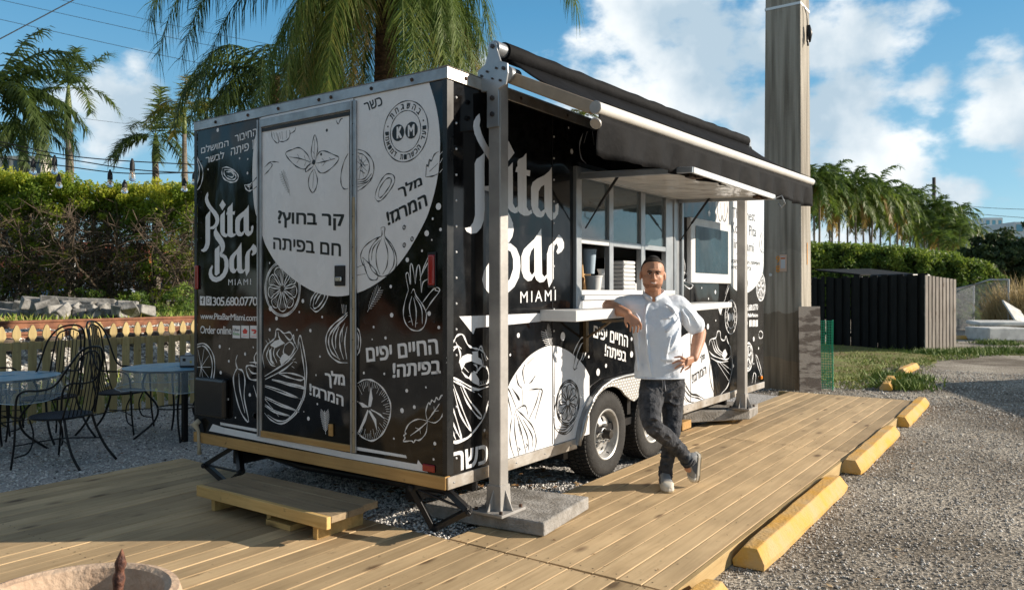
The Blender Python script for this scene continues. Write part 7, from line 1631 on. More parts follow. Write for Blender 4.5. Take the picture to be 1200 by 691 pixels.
string([(-60, 160, SZ), (0, 170, SZ), (39, 180, SZ), (100, 190, SZ), (160, 199, SZ), (229, 203, 8.2)], [(39, 188, 205), (129, 201, 220), (228, 203, 217)], 'middle string of festoon bulbs crossing left of the trailer', '')
string([(-60, 176, SZ), (0, 185, SZ), (70, 194, SZ), (146, 203, SZ), (229, 202, 8.2)], [(69, 206, 221), (146, 213, 227), (216, 211, 225)], 'lowest string of festoon bulbs crossing left of the trailer', '')
# ================================================================== IRON CHAIRS AND TABLES
IRON = mat('black_iron', (.013, .013, .014), .38, .4, noise=.2)
SEATM = mat('mesh_seat', (.022, .024, .035), .55, .3, bump=.6, bscale=260)
def chair(c, face, label, back=.62, hw=.25):
    """wrought iron armchair; local +x is the way it faces; seat .43 high"""
    t = empty('iron_chair', c, label, 'chair', 'black iron armchairs', rz=face); W = lambda *p: Vector(p)
    seat = MB(); n = 20; ring = [(.235*math.cos(a)*(1.0)+.0, .235*math.sin(a)) for a in [2*math.pi*k/n for k in range(n)]]
    ring = [(max(-.2, x) if x < 0 else x, y*1.06) for x, y in ring]
    seat.prism(ring, lambda u, w_, t_: (u, w_, t_), .425, .433); obj('seat', seat, SEATM, t, world=False)
    obj('seat_ring', MB().tube([(x, y, .425) for x, y in ring], .010, 8, close=True), IRON, t, world=False, smooth=True)
    # back hoop that runs down into the arms and front legs
    hb = .43+back
    hoop = catmull([W(.25, .28, .0), W(.225, .272, .22), W(.215, .27, .44), W(.20, .275, .60), W(.13, .28, .665), W(-.02, .272, .675), W(-.14, .255, .72), W(-.235, .215, hb-.16), W(-.29, .13, hb-.03), W(-.31, 0, hb), W(-.29, -.13, hb-.03), W(-.235, -.215, hb-.16), W(-.14, -.255, .72), W(-.02, -.272, .675), W(.13, -.28, .665), W(.20, -.275, .60), W(.215, -.27, .44), W(.225, -.272, .22), W(.25, -.28, .0)], 5)
    obj('arm_hoop', MB().tube(hoop, .0095, 8), IRON, t, world=False, smooth=True)
    inner = catmull([W(-.17, .20, .43), W(-.215, .185, .62), W(-.265, .14, hb-.13), W(-.288, .06, hb-.05), W(-.292, 0, hb-.04), W(-.288, -.06, hb-.05), W(-.265, -.14, hb-.13), W(-.215, -.185, .62), W(-.17, -.20, .43)], 5)
    obj('back_hoop', MB().tube(inner, .008, 8), IRON, t, world=False, smooth=True)
    for k in range(7):
        y = -.132+k*.044; top = hb-.045-.9*(y*y)/.14*.35*2; obj('spindle', MB().tube(catmull([W(-.185, y*1.15, .43), W(-.225, y*1.05, .62), W(-.284, y*.95, top)], 3), .0045, 6), IRON, t, world=False, smooth=True)
    for s_ in (-1, 1):
        obj('leg', MB().tube(catmull([W(-.16, .17*s_, .43), W(-.20, .19*s_, .28), W(-.27, .215*s_, .12), W(-.36, .235*s_, .0)], 4), .0115, 8), IRON, t, world=False, smooth=True)
        obj('leg', MB().tube(catmull([W(.19, .15*s_, .425), W(.13, .17*s_, .28), W(.15, .2*s_, .14), W(.225, .272*s_, .10)], 4), .0075, 6), IRON, t, world=False, smooth=True)
    obj('stretcher', MB().tube(catmull([W(-.235, .2, .2), W(0, 0, .22), W(.235, -.27, .2)], 4), .006, 6).tube(catmull([W(-.235, -.2, .2), W(0, 0, .222), W(.235, .27, .2)], 4), .006, 6), IRON, t, world=False, smooth=True)
    return t
GZ = .055
pA = at(72, 0, 6.75); chair((pA.x, pA.y, GZ), az_img(172), 'black iron armchair nearest the deck, turned toward the left table', .60)
pB = at(58, 0, 7.9); chair((pB.x, pB.y, GZ), az_img(160), 'black iron armchair behind the nearest one, beside the left table', .74)
pC = at(141, 0, 8.35); chair((pC.x, pC.y, GZ), az_img(5), 'black iron armchair by the fence, turned toward the right table', .76)
pD = at(-12, 0, 8.2); chair((pD.x, pD.y, GZ), az_img(20), 'black iron armchair mostly cut off by the left edge of the photo', .6)
CLOTHV = mat('clear_vinyl', (.55, .68, .75), .08, spec=.9, alpha=.26, coat=.7, bump=.5, bscale=9)
TOPV = mat('sky_tinted_vinyl', (.10, .36, .58), .28, spec=.6, col2=(.34, .52, .62), nscale=3.5, lo=.42, hi=.56, bump=.6, bscale=7, stretch=(1.2, 6, 1))  # clear vinyl: reflected sky painted in as blue, pale streaks are its pattern
def table(px, Z, label, clabel, R_=.47, zt=.76, seed=1):
    c = at(px, 0, Z); t = empty('round_table', (c.x, c.y, GZ), label, 'table', 'round tables of the yard'); r_ = random.Random(seed)
    obj('tabletop', MB().lathe([(.001, zt-.022), (R_-.01, zt-.022), (R_, zt-.015), (R_, zt-.006), (R_-.01, zt-.002), (.001, zt-.002)], (c.x, c.y, 0), 40), IRON, t, smooth='angle')
    for k in range(4):
        a = math.pi/4+k*math.pi/2+.35; q = lambda r, z: Vector((c.x+r*math.cos(a), c.y+r*math.sin(a), z))
        obj('leg', MB().tube(catmull([q(R_*.55, zt-.03), q(R_*.62, .58), q(R_*.35, .38), q(R_*.42, .22), q(R_*.80, GZ)], 4), .011, 8), IRON, t, smooth=True)
    obj('leg_ring', MB().tube([(c.x+R_*.36*math.cos(i*math.pi/12), c.y+R_*.36*math.sin(i*math.pi/12), .36) for i in range(24)], .007, 6, close=True), IRON, t, smooth=True)
    cl = empty('tablecloth', (c.x, c.y, zt), clabel, 'tablecloth', 'clear vinyl tablecloths')
    rows = []
    n = 96; H = .20
    for j in range(6):
        u = j/5; row = []
        for i in range(n+1):
            a = 2*math.pi*i/n; w = math.sin(a*7+seed)*.5+math.sin(a*11+seed*2)*.5; r = R_+.008+u*(.035+.035*w); z = zt+.002-u*H*(1+.10*math.sin(a*4+seed))-.004*(w+1)*u
            row.append((c.x+r*math.cos(a), c.y+r*math.sin(a), z))
        rows.append(row)
    obj('skirt', MB().grid(rows), CLOTHV, cl, smooth=True, recalc=False)
    rows = [[(c.x+(R_+.008)*q*math.cos(2*math.pi*i/n), c.y+(R_+.008)*q*math.sin(2*math.pi*i/n), zt+.002+.003*math.sin(q*9+i*.5)*(q < .98)) for i in range(n+1)] for q in (0.001, .15, .3, .45, .6, .75, .9, 1.0)]
    obj('top_sheet', MB().grid(rows), TOPV, cl, smooth=True, recalc=False)
    hem = [(c.x+(R_+.008+.035+.035*(math.sin(a*7+seed)*.5+math.sin(a*11+seed*2)*.5))*math.cos(a), c.y+(R_+.008+.035+.035*(math.sin(a*7+seed)*.5+math.sin(a*11+seed*2)*.5))*math.sin(a), zt+.002-H*(1+.10*math.sin(a*4+seed))) for a in [2*math.pi*i/n for i in range(n)]]
    obj('hem', MB().tube(hem, .004, 5, close=True), mat('vinyl_hem', (.5, .6, .66), .2, alpha=.8), cl, smooth=True)
    return c
table(-2, 7.2, 'round iron table at the left edge under clear vinyl', 'clear vinyl cloth with blue sheen draped over the left table', .50, .77, 1)
cT = table(206, 8.05, 'round iron table against the trailer corner under clear vinyl', 'clear vinyl cloth with blue sheen draped over the table by the trailer', .50, .78, 3)
# square post standing under the right table edge
p = at(216.5, 0, 7.75); o = obj('umbrella_stand', MB().box(p.x-.025, p.x+.025, p.y-.025, p.y+.025, GZ, .755), IRON, None, bevel=.004); tag(o, 'straight square black leg standing beneath the table by the trailer', 'post')
# napkin box on the table
p = at(221, 0, 7.95); nb = empty('napkin_box', (p.x, p.y, .785), 'small pale printed napkin box standing on the table by the trailer', 'napkin box', rz=azr+.15)
obj('box_body', MB().box(-.075, .075, -.05, .05, 0, .125), mat('dark_box', (.03, .03, .035), .4), nb, world=False, bevel=.006)
obj('box_face', MB().box(-.068, .068, -.053, -.0505, .022, .118), mat('pale_card', (.42, .45, .46), .6), nb, world=False)
obj('printed_mark', MB().box(-.045, -.015, -.0545, -.0535, .065, .095), INK, nb, world=False)
obj('printed_mark', MB().box(.025, .045, -.0545, -.0535, .045, .07), mat('gold_print', (.6, .45, .1), .5), nb, world=False)
obj('tissue', MB().add([(-.04, 0, .12), (.0, .02, .12), (.04, 0, .12), (.0, -.02, .12), (.01, .01, .155), (-.03, .0, .15)], [(0, 1, 4, 5), (1, 2, 4), (2, 3, 4), (3, 0, 5, 4)]), WPNT, nb, world=False)
# ---- things in the serving window
PLW = mat('white_plastic', (.70, .71, .72), .4); KRF = mat('kraft_card', (.45, .28, .13), .8); BLU = mat('pale_blue_paper', (.35, .45, .55), .6)
o = obj('takeout_boxes', MB().box(2.56, 2.82, .15, .33, 1.545, 1.55), PLW, None); tag(o, 'white tray under the stack of takeout boxes in the serving window', 'tray')
for i in range(8):
    z = 1.5515+i*.036; o = obj('takeout_box', MB().box(2.57, 2.80, .15, .33, z, z+.032), PLW, None, bevel=.008); tag(o, 'white takeout box, %s of the stack in the middle serving window' % ('lowest', 'second from the bottom', 'third from the bottom', 'fourth from the bottom', 'fourth from the top', 'third from the top', 'second from the top', 'topmost')[i], 'takeout box', 'takeout boxes stacked in the serving window')
def cup(x, y, z, r, h, m, label, n=1):
    c = empty('paper_cup', (x, y, z), label, 'cup', 'cups in the serving window'); obj('cup_wall', MB().lathe([(r*.72, 0), (r, h), (r*1.05, h), (r*1.05, h-.008), (r*.98, h-.01), (r*.70, .004), (.001, .004)], (x, y, z), 20), m, c, smooth='angle'); return c
c0_ = cup(2.12, .20, 1.545, .075, .15, PLW, 'wide white tub in the left serving window'); cup(2.03, .19, 1.71, .06, .20, BLU, 'pale blue paper cup leaning above the white tub') 
o = obj('kraft_bag', MB().box(2.10, 2.26, .30, .40, 1.545, 1.90), KRF, None, bevel=.01); tag(o, 'brown paper bag standing at the back of the left serving window', 'paper bag')
o = obj('plastic_bag', MB().lathe([(.05, 0), (.07, .05), (.06, .12), (.03, .17), (.045, .21), (.001, .20)], (2.27, .20, 1.545), 9), mat('clear_bag', (.6, .63, .66), .15, alpha=.6), None); tag(o, 'crumpled clear plastic bag beside the white tub in the window', 'plastic bag')
o = obj('sauce_bin', MB().box(2.28, 2.38, .17, .30, 1.545, 1.62), PLW, None, bevel=.005); tag(o, 'small white bin at the right of the left serving window', 'bin')
o = obj('napkin_stack', MB().box(2.83, 2.92, .17, .28, 1.545, 1.64), PLW, None, bevel=.005); tag(o, 'small white stack right of the takeout boxes', 'napkins')

o = obj('steel_kettle', MB().lathe([(.07, 0), (.09, .04), (.09, .16), (.05, .20), (.001, .205)], (3.3, .9, 1.545), 16), mat('kettle_steel', (.5, .5, .52), .25, .9), None, smooth='angle'); tag(o, 'steel pot standing deep inside behind the right serving window', 'pot')
# a white van parked outside the frame at the right; its shadow falls across the lot
van = empty('parked_van', (13.55, -6.65, 0), 'van parked beyond the right edge, throwing the shadow across the lot', 'van', rz=.43)
VP = mat('van_paint', (.55, .56, .57), .3, .1, coat=.6)
vpf = [(-2.5, .35), (2.45, .35), (2.6, .6), (2.55, .95), (2.0, 1.12), (1.45, 1.80), (1.1, 1.93), (-2.35, 1.95), (-2.5, 1.8)]
obj('body', MB().prism(vpf, lambda u, w_, t_: (u, t_, w_), -.93, .93), VP, van, world=False, bevel=.07, seg=3)
obj('side_window', MB().prism([(1.85, 1.14), (1.42, 1.70), (.75, 1.74), (.75, 1.14)], lambda u, w_, t_: (u, t_, w_), -.942, .942), DKW, van, world=False)
for wx in (-1.65, 1.6):
    for wy in (-.95, .73): obj('wheel', MB().lathe([(.05, 0), (.20, 0), (.33, .0), (.34, .05), (.34, .17), (.33, .22), (.05, .22)], (wx, wy, .34), 20, 'y'), RUBB, van, world=False, smooth='angle')
for wy in (-.6, .6): obj('headlight', MB().box(2.50, 2.60, wy-.16, wy+.16, .70, .86), PLW, van, world=False, bevel=.02)
# ================================================================== THE MAN
fw = Vector((FXD, FYD, 0)); rt_ = Vector((RXD, RYD, 0)); up_ = Vector((0, 0, 1)); tc_cam = -fw
man_c = at(785, 500, 5.74); man = empty('person', (man_c.x, man_c.y, .10), 'man in pale chef shirt and black jeans leaning on the serving shelf', 'person')
SKIN = mat('skin', (.54, .275, .17), .5, noise=.18, nscale=14, bump=.12, bscale=120, subsurf=.1)
SHIRT = mat('chef_shirt', (.74, .80, .88), .8, noise=.05, nscale=10, bump=.25, bscale=22)
JEAN = mat('black_denim', (.085, .088, .098), .85, spec=.2, col2=(.030, .032, .037), nscale=16, bump=.5, bscale=60, lo=.35, hi=.65)
HAIR = mat('dark_hair', (.022, .016, .013), .75, noise=.4, nscale=60)
def ell(mb, c, a, b, u, n=16, m=10):
    c = Vector(c); v = [c+u]; 
    for i in range(1, m):
        th = math.pi*i/m
        for k in range(n): ph = 2*math.pi*k/n; v.append(c+u*math.cos(th)+(a*math.cos(ph)+b*math.sin(ph))*math.sin(th))
    v.append(c-u); f = [(0, 1+k, 1+(k+1) % n) for k in range(n)]
    for i in range(m-2): f += [(1+i*n+k, 1+(i+1)*n+k, 1+(i+1)*n+(k+1) % n, 1+i*n+(k+1) % n) for k in range(n)]
    e = 1+(m-2)*n; f += [(e+k, len(v)-1, e+(k+1) % n) for k in range(n)]; mb.add(v, f)
def sph(mb, c, r): ell(mb, c, rt_*r, tc_cam*r, up_*r, 12, 8)
def limb(mb, pts, rr, n=12):
    P = catmull(pts, 5) if len(pts) > 2 else [Vector(p) for p in pts]; m = len(P); R2 = []
    for i in range(m):
        t = i/(m-1)*(len(rr)-1); j = min(int(t), len(rr)-2); R2.append(rr[j]+(rr[j+1]-rr[j])*(t-j))
    mb.tube(P, R2, n); sph(mb, P[0], R2[0]*.98); sph(mb, P[-1], R2[-1]*.98)
def loft(mb, secs, n=24):
    """secs: (centre, half width vec, half depth vec, squareness)"""
    v = []; f = []
    for c, a, b, s_ in secs:
        for k in range(n):
            ph = 2*math.pi*k/n; co, si = math.cos(ph), math.sin(ph); q = lambda x: math.copysign(abs(x)**s_, x); v.append(Vector(c)+a*q(co)+b*q(si))
    m = len(secs)
    for i in range(m-1): f += [(i*n+k, i*n+(k+1) % n, (i+1)*n+(k+1) % n, (i+1)*n+k) for k in range(n)]
    f.append(tuple(range(n))); f.append(tuple((m-1)*n+k for k in range(n))); mb.add(v, f)
def remesh(o, vox, smooth=4, disp=0, dscale=.1):
    md = o.modifiers.new('remesh', 'REMESH'); md.mode = 'VOXEL'; md.voxel_size = vox; md.use_smooth_shade = True
    if smooth: s_ = o.modifiers.new('smooth', 'SMOOTH'); s_.factor = .5; s_.iterations = smooth
    if disp:
        tx = bpy.data.textures.new('folds_'+o.name, 'CLOUDS'); tx.noise_scale = dscale; tx.noise_depth = 2
        d = o.modifiers.new('folds', 'DISPLACE'); d.texture = tx; d.strength = disp; d.mid_level = .5; d.texture_coords = 'LOCAL'
        s_ = o.modifiers.new('smooth2', 'SMOOTH'); s_.factor = .5; s_.iterations = 1
PZ_ = 5.72
def J(x, y, Z=PZ_): return at(x, y, Z)
# joints
neck0, neck1 = J(765, 352, 5.76), J(765, 338, 5.73)
shL, shR = J(740, 356.5, 5.74), J(796.5, 358, 5.80)      # image left / right
elL, wrL = J(713, 358.5, 5.80), J(735.5, 367.5, 5.60)
elR, wrR = J(820.5, 389, 5.88), J(813.5, 419, 5.70)
hipL, hipR = J(764, 452, 5.76), J(788, 452, 5.82)
knL, anL = J(764, 497, 5.54), J(803, 533, 5.72)
knR, anR = J(788, 502, 5.74), J(780, 550, 5.80)
chest = J(768, 385, 5.78)
Hc = J(765, 321.5, 5.70)
hb_ = (tc_cam*.99-up_*.10).normalized(); hu = (up_*.99+tc_cam*.10+rt_*.03).normalized(); hr = hu.cross(hb_).normalized()
if hr.dot(rt_) < 0: hr = -hr
hb_ = (hb_-rt_*.10).normalized()
def H(x, y, z): return Hc+hr*x+hb_*y+hu*z      # x right, y towards the camera, z up (metres)
body = MB()
ell(body, H(0, -.012, .030), hr*.086, hb_*.098, hu*.098)            # skull
ell(body, H(0, .018, -.035), hr*.079, hb_*.072, hu*.084)            # face
ell(body, H(0, .038, -.088), hr*.044, hb_*.038, hu*.032)            # chin
ell(body, H(.038, .0, -.070), hr*.030, hb_*.05, hu*.036); ell(body, H(-.038, .0, -.070), hr*.030, hb_*.05, hu*.036)  # jaw
ell(body, H(.040, .052, -.022), hr*.024, hb_*.026, hu*.022); ell(body, H(-.040, .052, -.022), hr*.024, hb_*.026, hu*.022)  # cheeks
ell(body, H(0, .078, .034), hr*.052, hb_*.018, hu*.014)            # brow
limb(body, [H(0, .082, .022), H(0, .098, -.004), H(0, .106, -.022)], [.010, .011, .015])   # nose
ell(body, H(.013, .095, -.027), hr*.010, hb_*.012, hu*.009); ell(body, H(-.013, .095, -.027), hr*.010, hb_*.012, hu*.009)
ell(body, H(0, .083, -.052), hr*.027, hb_*.014, hu*.009); ell(body, H(0, .081, -.063), hr*.022, hb_*.014, hu*.009)  # lips
for s_ in (-1, 1):
    ell(body, H(.090*s_, -.008, -.012), hr*.010+hb_*-.004, hb_*.020, hu*.033)      # ears
limb(body, [H(0, -.015, -.05), neck1, neck0, J(766, 362, 5.80)], [.062, .062, .063, .070])
# trunk under the shirt
sw = rt_
loft(body, [(J(768, 356, 5.80), sw*.13, tc_cam*.07, .9), (J(768, 372, 5.79), sw*.165, tc_cam*.095, .9), (J(770, 395, 5.78), sw*.155, tc_cam*.105, .9), (J(773, 425, 5.78), sw*.150, tc_cam*.10, .9), (J(776, 448, 5.79), sw*.155, tc_cam*.10, .9), (J(776, 462, 5.79), sw*.12, tc_cam*.09, .9)])
limb(body, [shL, shL.lerp(elL, .5), elL], [.052, .046, .040]); limb(body, [elL, elL.lerp(wrL, .35), wrL], [.050, .051, .033])
limb(body, [shR, shR.lerp(elR, .5), elR], [.052, .048, .041]); limb(body, [elR, elR.lerp(wrR, .35), wrR], [.047, .050, .032])
limb(body, [hipL, hipL.lerp(knL, .5), knL, knL.lerp(anL, .35), anL], [.065, .055, .040, .038, .032])
limb(body, [hipR, hipR.lerp(knR, .5), knR, knR.lerp(anR, .35), anR], [.065, .055, .040, .038, .032])
limb(body, [anL, J(807, 548, 5.72)], [.036, .034])
# hand hanging over the shelf edge (image left): palm, four unequal bent fingers, thumb
def finger(pts, r): limb(body, pts, [r*1.08, r, r*.92, r*.78], 8)
pw = J(736.5, 369.5, 5.585); pk = J(744.0, 377.5, 5.555)
pn = (pk-pw).normalized(); ps = (rt_*.75+up_*.45).normalized()
loft(body, [(pw, ps*.028, tc_cam*.019, .8), (pw.lerp(pk, .5), ps*.037, tc_cam*.017, .8), (pk, ps*.042, tc_cam*.014, .8)], 14)
for i, (kx, ky, m1x, m1y, tx, ty, r) in enumerate(((748.2, 375.6, 751.2, 380.5, 751.0, 385.8, .0088), (745.2, 377.6, 747.8, 383.0, 747.0, 389.0, .0092), (742.0, 378.6, 743.4, 384.0, 742.4, 389.8, .0090), (738.8, 378.2, 739.0, 383.2, 738.6, 388.2, .0080))):
    finger([J(kx, ky, 5.552), J((kx+m1x)/2+.4, (ky+m1y)/2, 5.545), J(m1x, m1y, 5.550), J((m1x+tx)/2, (m1y+ty)/2, 5.560), J(tx, ty, 5.575)], r)
finger([J(733.5, 371.0, 5.58), J(732.8, 375.5, 5.575), J(733.6, 379.5, 5.575), J(734.8, 383.0, 5.58)], .0098)
# hand on the hip (image right): palm against the side, fingers spread forward over the shirt hem
qw = J(812.0, 420.5, 5.695); qk = J(803.5, 425.0, 5.63)
ps = (up_*.95+rt_*.25).normalized(); pd = (qk-qw).normalized().cross(ps).normalized()
loft(body, [(qw, ps*.027, pd*.020, .8), (qw.lerp(qk, .5), ps*.036, pd*.017, .8), (qk, ps*.040, pd*.013, .8)], 14)
for kx, ky, m1x, m1y, tx, ty, r in ((802.8, 420.3, 796.5, 417.6, 790.5, 418.6, .0088), (801.3, 423.0, 794.0, 422.6, 788.3, 425.4, .0092), (801.3, 426.2, 795.6, 428.2, 791.0, 431.4, .0088), (802.8, 429.2, 799.5, 432.2, 797.6, 436.2, .0078)):
    finger([J(kx, ky, 5.628), J((kx+m1x)/2, (ky+m1y)/2-.3, 5.610), J(m1x, m1y, 5.612), J((m1x+tx)/2, (m1y+ty)/2, 5.620), J(tx, ty, 5.632)], r)
finger([J(809.5, 424.0, 5.69), J(809.0, 428.0, 5.72), J(806.5, 431.0, 5.75), J(803, 433, 5.77)], .0098)
bo = obj('body', body, SKIN, man, recalc=False); remesh(bo, .0048, 3)
# ---- face details
EYEW = mat('eye_white', (.55, .50, .46), .3); EYED = mat('eye_dark', (.02, .012, .008), .2); LIP = mat('lip', (.42, .17, .13), .5); TEETH = mat('teeth', (.75, .72, .66), .3)
STUB = mat('stubble', (.40, .205, .13), .8, noise=.4, nscale=90)
for s_ in (-1, 1):
    e_ = MB(); ell(e_, H(.030*s_, .083, .011), hr*.014, hb_*.006, hu*.0055); eo = obj('eye', e_, EYEW, man, smooth=True)
    p_ = MB(); ell(p_, H(.030*s_, .0895, .011), hr*.0055, hb_*.0022, hu*.0052); obj('iris', p_, EYED, eo, smooth=True)
    b_ = MB(); b_.tube(catmull([H(.012*s_, .093, .026), H(.030*s_, .093, .031), H(.048*s_, .078, .025)], 4), .0048, 6); obj('eyebrow', b_, HAIR, man, smooth=True)
    l_ = MB(); l_.tube(catmull([H(.016*s_, .0895, .014), H(.030*s_, .091, .0175), H(.045*s_, .082, .012)], 4), .0022, 5); obj('eyelid', l_, HAIR, man, smooth=True)
m_ = MB(); m_.tube(catmull([H(-.027, .084, -.050), H(-.012, .0975, -.058), H(.012, .0975, -.058), H(.027, .084, -.050)], 4), [.002]+[.0045]*11+[.002], 6); obj('mouth', m_, LIP, man, smooth=True)
t_ = MB(); t_.tube(catmull([H(-.018, .0960, -.0545), H(0, .1010, -.0580), H(.018, .0960, -.0545)], 4), .0036, 6); obj('teeth', t_, TEETH, man, smooth=True)
def cap(mbx, c, a, b, u, lim, n=28, m=14):
    c = Vector(c); rows = []
    for i in range(m+1):
        row = []
        for k in range(n+1):
            ph = 2*math.pi*k/n; th = (i/m)*lim(ph); row.append(c+u*math.cos(th)+(a*math.cos(ph)+b*math.sin(ph))*math.sin(th))
        rows.append(row)
    mbx.grid(rows)
hm = MB(); cap(hm, H(0, -.014, .030), hr*.0872, hb_*.0992, hu*.0985, lambda ph: (1.50-.74*max(0, math.sin(ph))**.5) if math.sin(ph) > 0 else 1.62+.35*(-math.sin(ph)))
obj('hair', hm, HAIR, man, smooth=True, recalc=False, solid=.004)
km = MB(); cap(km, H(0, -.018, .034), hr*.078, hb_*.094, hu*.104, lambda ph: .62-.22*max(0, math.sin(ph))); obj('skullcap', km, mat('skullcap_cloth', (.030, .030, .033), .9), man, smooth=True, recalc=False, solid=.004)
# stubble as a thin layer round jaw and lip
def patch(name, c, a, b, u, p0, p1, t0, t1, m):
    rows = [[Vector(c)+u*math.cos(t0+(t1-t0)*i/10)+(a*math.cos(p0+(p1-p0)*k/18)+b*math.sin(p0+(p1-p0)*k/18))*math.sin(t0+(t1-t0)*i/10) for k in range(19)] for i in range(11)]
    mb = MB(); mb.grid(rows); return obj(name, mb, m, man, smooth=True, recalc=False)
# short beard shadow as a thin shell over jaw, chin and lip
def shell(c, a, b, u, ph0, ph1, th0, th1, nm):
    rows = [[Vector(c)+u*math.cos(th0+(th1-th0)*i/8)+(a*math.cos(ph0+(ph1-ph0)*k/20)+b*math.sin(ph0+(ph1-ph0)*k/20))*math.sin(th0+(th1-th0)*i/8) for k in range(21)] for i in range(9)]
    g_ = MB(); g_.grid(rows); obj(nm, g_, STUB, man, smooth=True, recalc=False)
shell(H(0, .018, -.035), hr*.0800, hb_*.0740, hu*.0855, .0, math.pi, 1.95, 2.5, 'beard')
# ---- shirt
sh = MB()
loft(sh, [(J(766, 344.5, 5.80), sw*.082, tc_cam*.086, .95), (J(766.5, 348.0, 5.80), sw*.108, tc_cam*.098, .95), (J(767, 352.5, 5.80), sw*.160, tc_cam*.104, .9), (J(767.5, 361, 5.79), sw*.192, tc_cam*.108, .85), (J(769, 378, 5.78), sw*.186, tc_cam*.122, .85), (J(770.5, 398, 5.77), sw*.176, tc_cam*.124, .85), (J(772, 420, 5.77), sw*.176, tc_cam*.124, .85), (J(773, 436, 5.77), sw*.186, tc_cam*.128, .85), (J(773.2, 441, 5.77), sw*.187, tc_cam*.128, .85)], 32)
cuffL = shL.lerp(elL, .50); limb(sh, [J(750, 356, 5.77), shL, shL.lerp(elL, .3), cuffL], [.076, .070, .064, .062])
cuffR = shR.lerp(elR, .74); limb(sh, [J(785, 358, 5.79), shR, shR.lerp(elR, .45), cuffR], [.080, .076, .074, .078])
for q in ([(792, 366, 5.66), (784, 372, 5.645), (775, 373, 5.64)], [(796, 372, 5.68), (788, 382, 5.65), (781, 388, 5.642)], [(797, 384, 5.69), (791, 396, 5.66), (786, 408, 5.65)], [(799, 400, 5.70), (790, 410, 5.66), (780, 414, 5.645)], [(745, 366, 5.67), (749, 376, 5.65), (751, 388, 5.645)], [(744, 380, 5.69), (748, 395, 5.66), (749, 412, 5.655)], [(798, 416, 5.70), (787, 421, 5.655), (776, 421, 5.642)], [(744, 405, 5.70), (747, 420, 5.67), (748, 434, 5.66)], [(797, 427, 5.70), (789, 432, 5.66), (778, 433, 5.648)], [(780, 356, 5.68), (788, 362, 5.67), (794, 371, 5.68)], [(736, 353, 5.70), (731, 358, 5.72), (727, 361, 5.75)], [(806, 362, 5.73), (812, 370, 5.75), (817, 378, 5.78)], [(800, 364, 5.72), (805, 373, 5.735), (808, 381, 5.76)], [(786, 395, 5.648), (782, 408, 5.645), (780, 424, 5.645)]):
    limb(sh, [J(*p_) for p_ in q], [.006, .013, .006], 8)
limb(sh, [J(762, 352, 5.70), J(757, 362, 5.678), J(756.5, 380, 5.654), J(758, 402, 5.648), J(761, 425, 5.648), J(763.5, 440, 5.652)], [.006, .009, .009, .009, .009, .007], 8)
so2 = obj('shirt', sh, SHIRT, man, recalc=False); remesh(so2, .006, 3, .020, .13)
# band collar standing round the neck, open at the throat; thin overlap line of the front
F1 = catmull([J(764.0, 351.5, 5.668), J(757.0, 347.5, 5.70), J(753.8, 344.5, 5.75), J(755.0, 342.0, 5.81), J(766, 340.5, 5.86), J(777.0, 342.0, 5.81), J(778.6, 344.5, 5.75), J(775.0, 347.5, 5.70), J(768.0, 351.5, 5.668)], 5)
g_ = MB(); g_.grid([[p-up_*.014 for p in F1], [p+up_*.008 for p in F1], [p+up_*.020-(p-Vector((neck1.x, neck1.y, p.z))).normalized()*.004 for p in F1]]); obj('collar', g_, SHIRT, man, smooth=True, recalc=False, solid=.005)
hem = [(J(773.2, 441.5, 5.77)+rt_*.186*math.copysign(abs(math.cos(a))**.85, math.cos(a))+tc_cam*.128*math.copysign(abs(math.sin(a))**.85, math.sin(a))) for a in [2*math.pi*k/40 for k in range(40)]]
obj('shirt_hem', MB().tube(hem, .006, 6, close=True), SHIRT, man, smooth=True)
# ---- jeans
jn = MB()
loft(jn, [(J(776, 438, 5.79), sw*.165, tc_cam*.108, .9), (J(776.5, 448, 5.79), sw*.167, tc_cam*.112, .9), (J(776, 462, 5.79), sw*.160, tc_cam*.105, .9), (J(776, 470, 5.79), sw*.10, tc_cam*.08, .9)], 28)
limb(jn, [J(764.5, 455, 5.76), J(762.5, 475, 5.66), knL, knL.lerp(anL, .35)+up_*.0, knL.lerp(anL, .75), J(807, 540, 5.72)], [.100, .088, .068, .065, .057, .050])
limb(jn, [J(788, 455, 5.82), J(788, 478, 5.79), knR, knR.lerp(anR, .35), knR.lerp(anR, .75), J(779.6, 557, 5.80)], [.094, .084, .064, .060, .050, .046])
for q in ([(753, 470, 5.62), (762, 474, 5.565), (771, 471, 5.60)], [(752, 482, 5.60), (762, 486, 5.535), (770, 484, 5.57)], [(756, 492, 5.53), (766, 490, 5.475), (775, 494, 5.52)], [(760, 502, 5.52), (770, 500, 5.475), (779, 505, 5.53)], [(775, 512, 5.56), (783, 510, 5.53), (788, 516, 5.58)], [(793, 528, 5.66), (799, 524, 5.64), (805, 524, 5.67)], [(786, 523, 5.64), (795, 519, 5.60), (801, 516, 5.64)], [(784, 470, 5.70), (792, 474, 5.70), (799, 472, 5.74)], [(774, 534, 5.72), (782, 537, 5.72), (789, 535, 5.75)], [(773, 543, 5.74), (780, 545, 5.74), (788, 542, 5.77)], [(756, 452, 5.66), (764, 458, 5.64), (772, 462, 5.66)], [(796, 452, 5.70), (788, 458, 5.68), (781, 462, 5.68)]):
    limb(jn, [J(*p_) for p_ in q], [.005, .011, .005], 8)
jo = obj('jeans', jn, JEAN, man, recalc=False); remesh(jo, .006, 2, .022, .06)
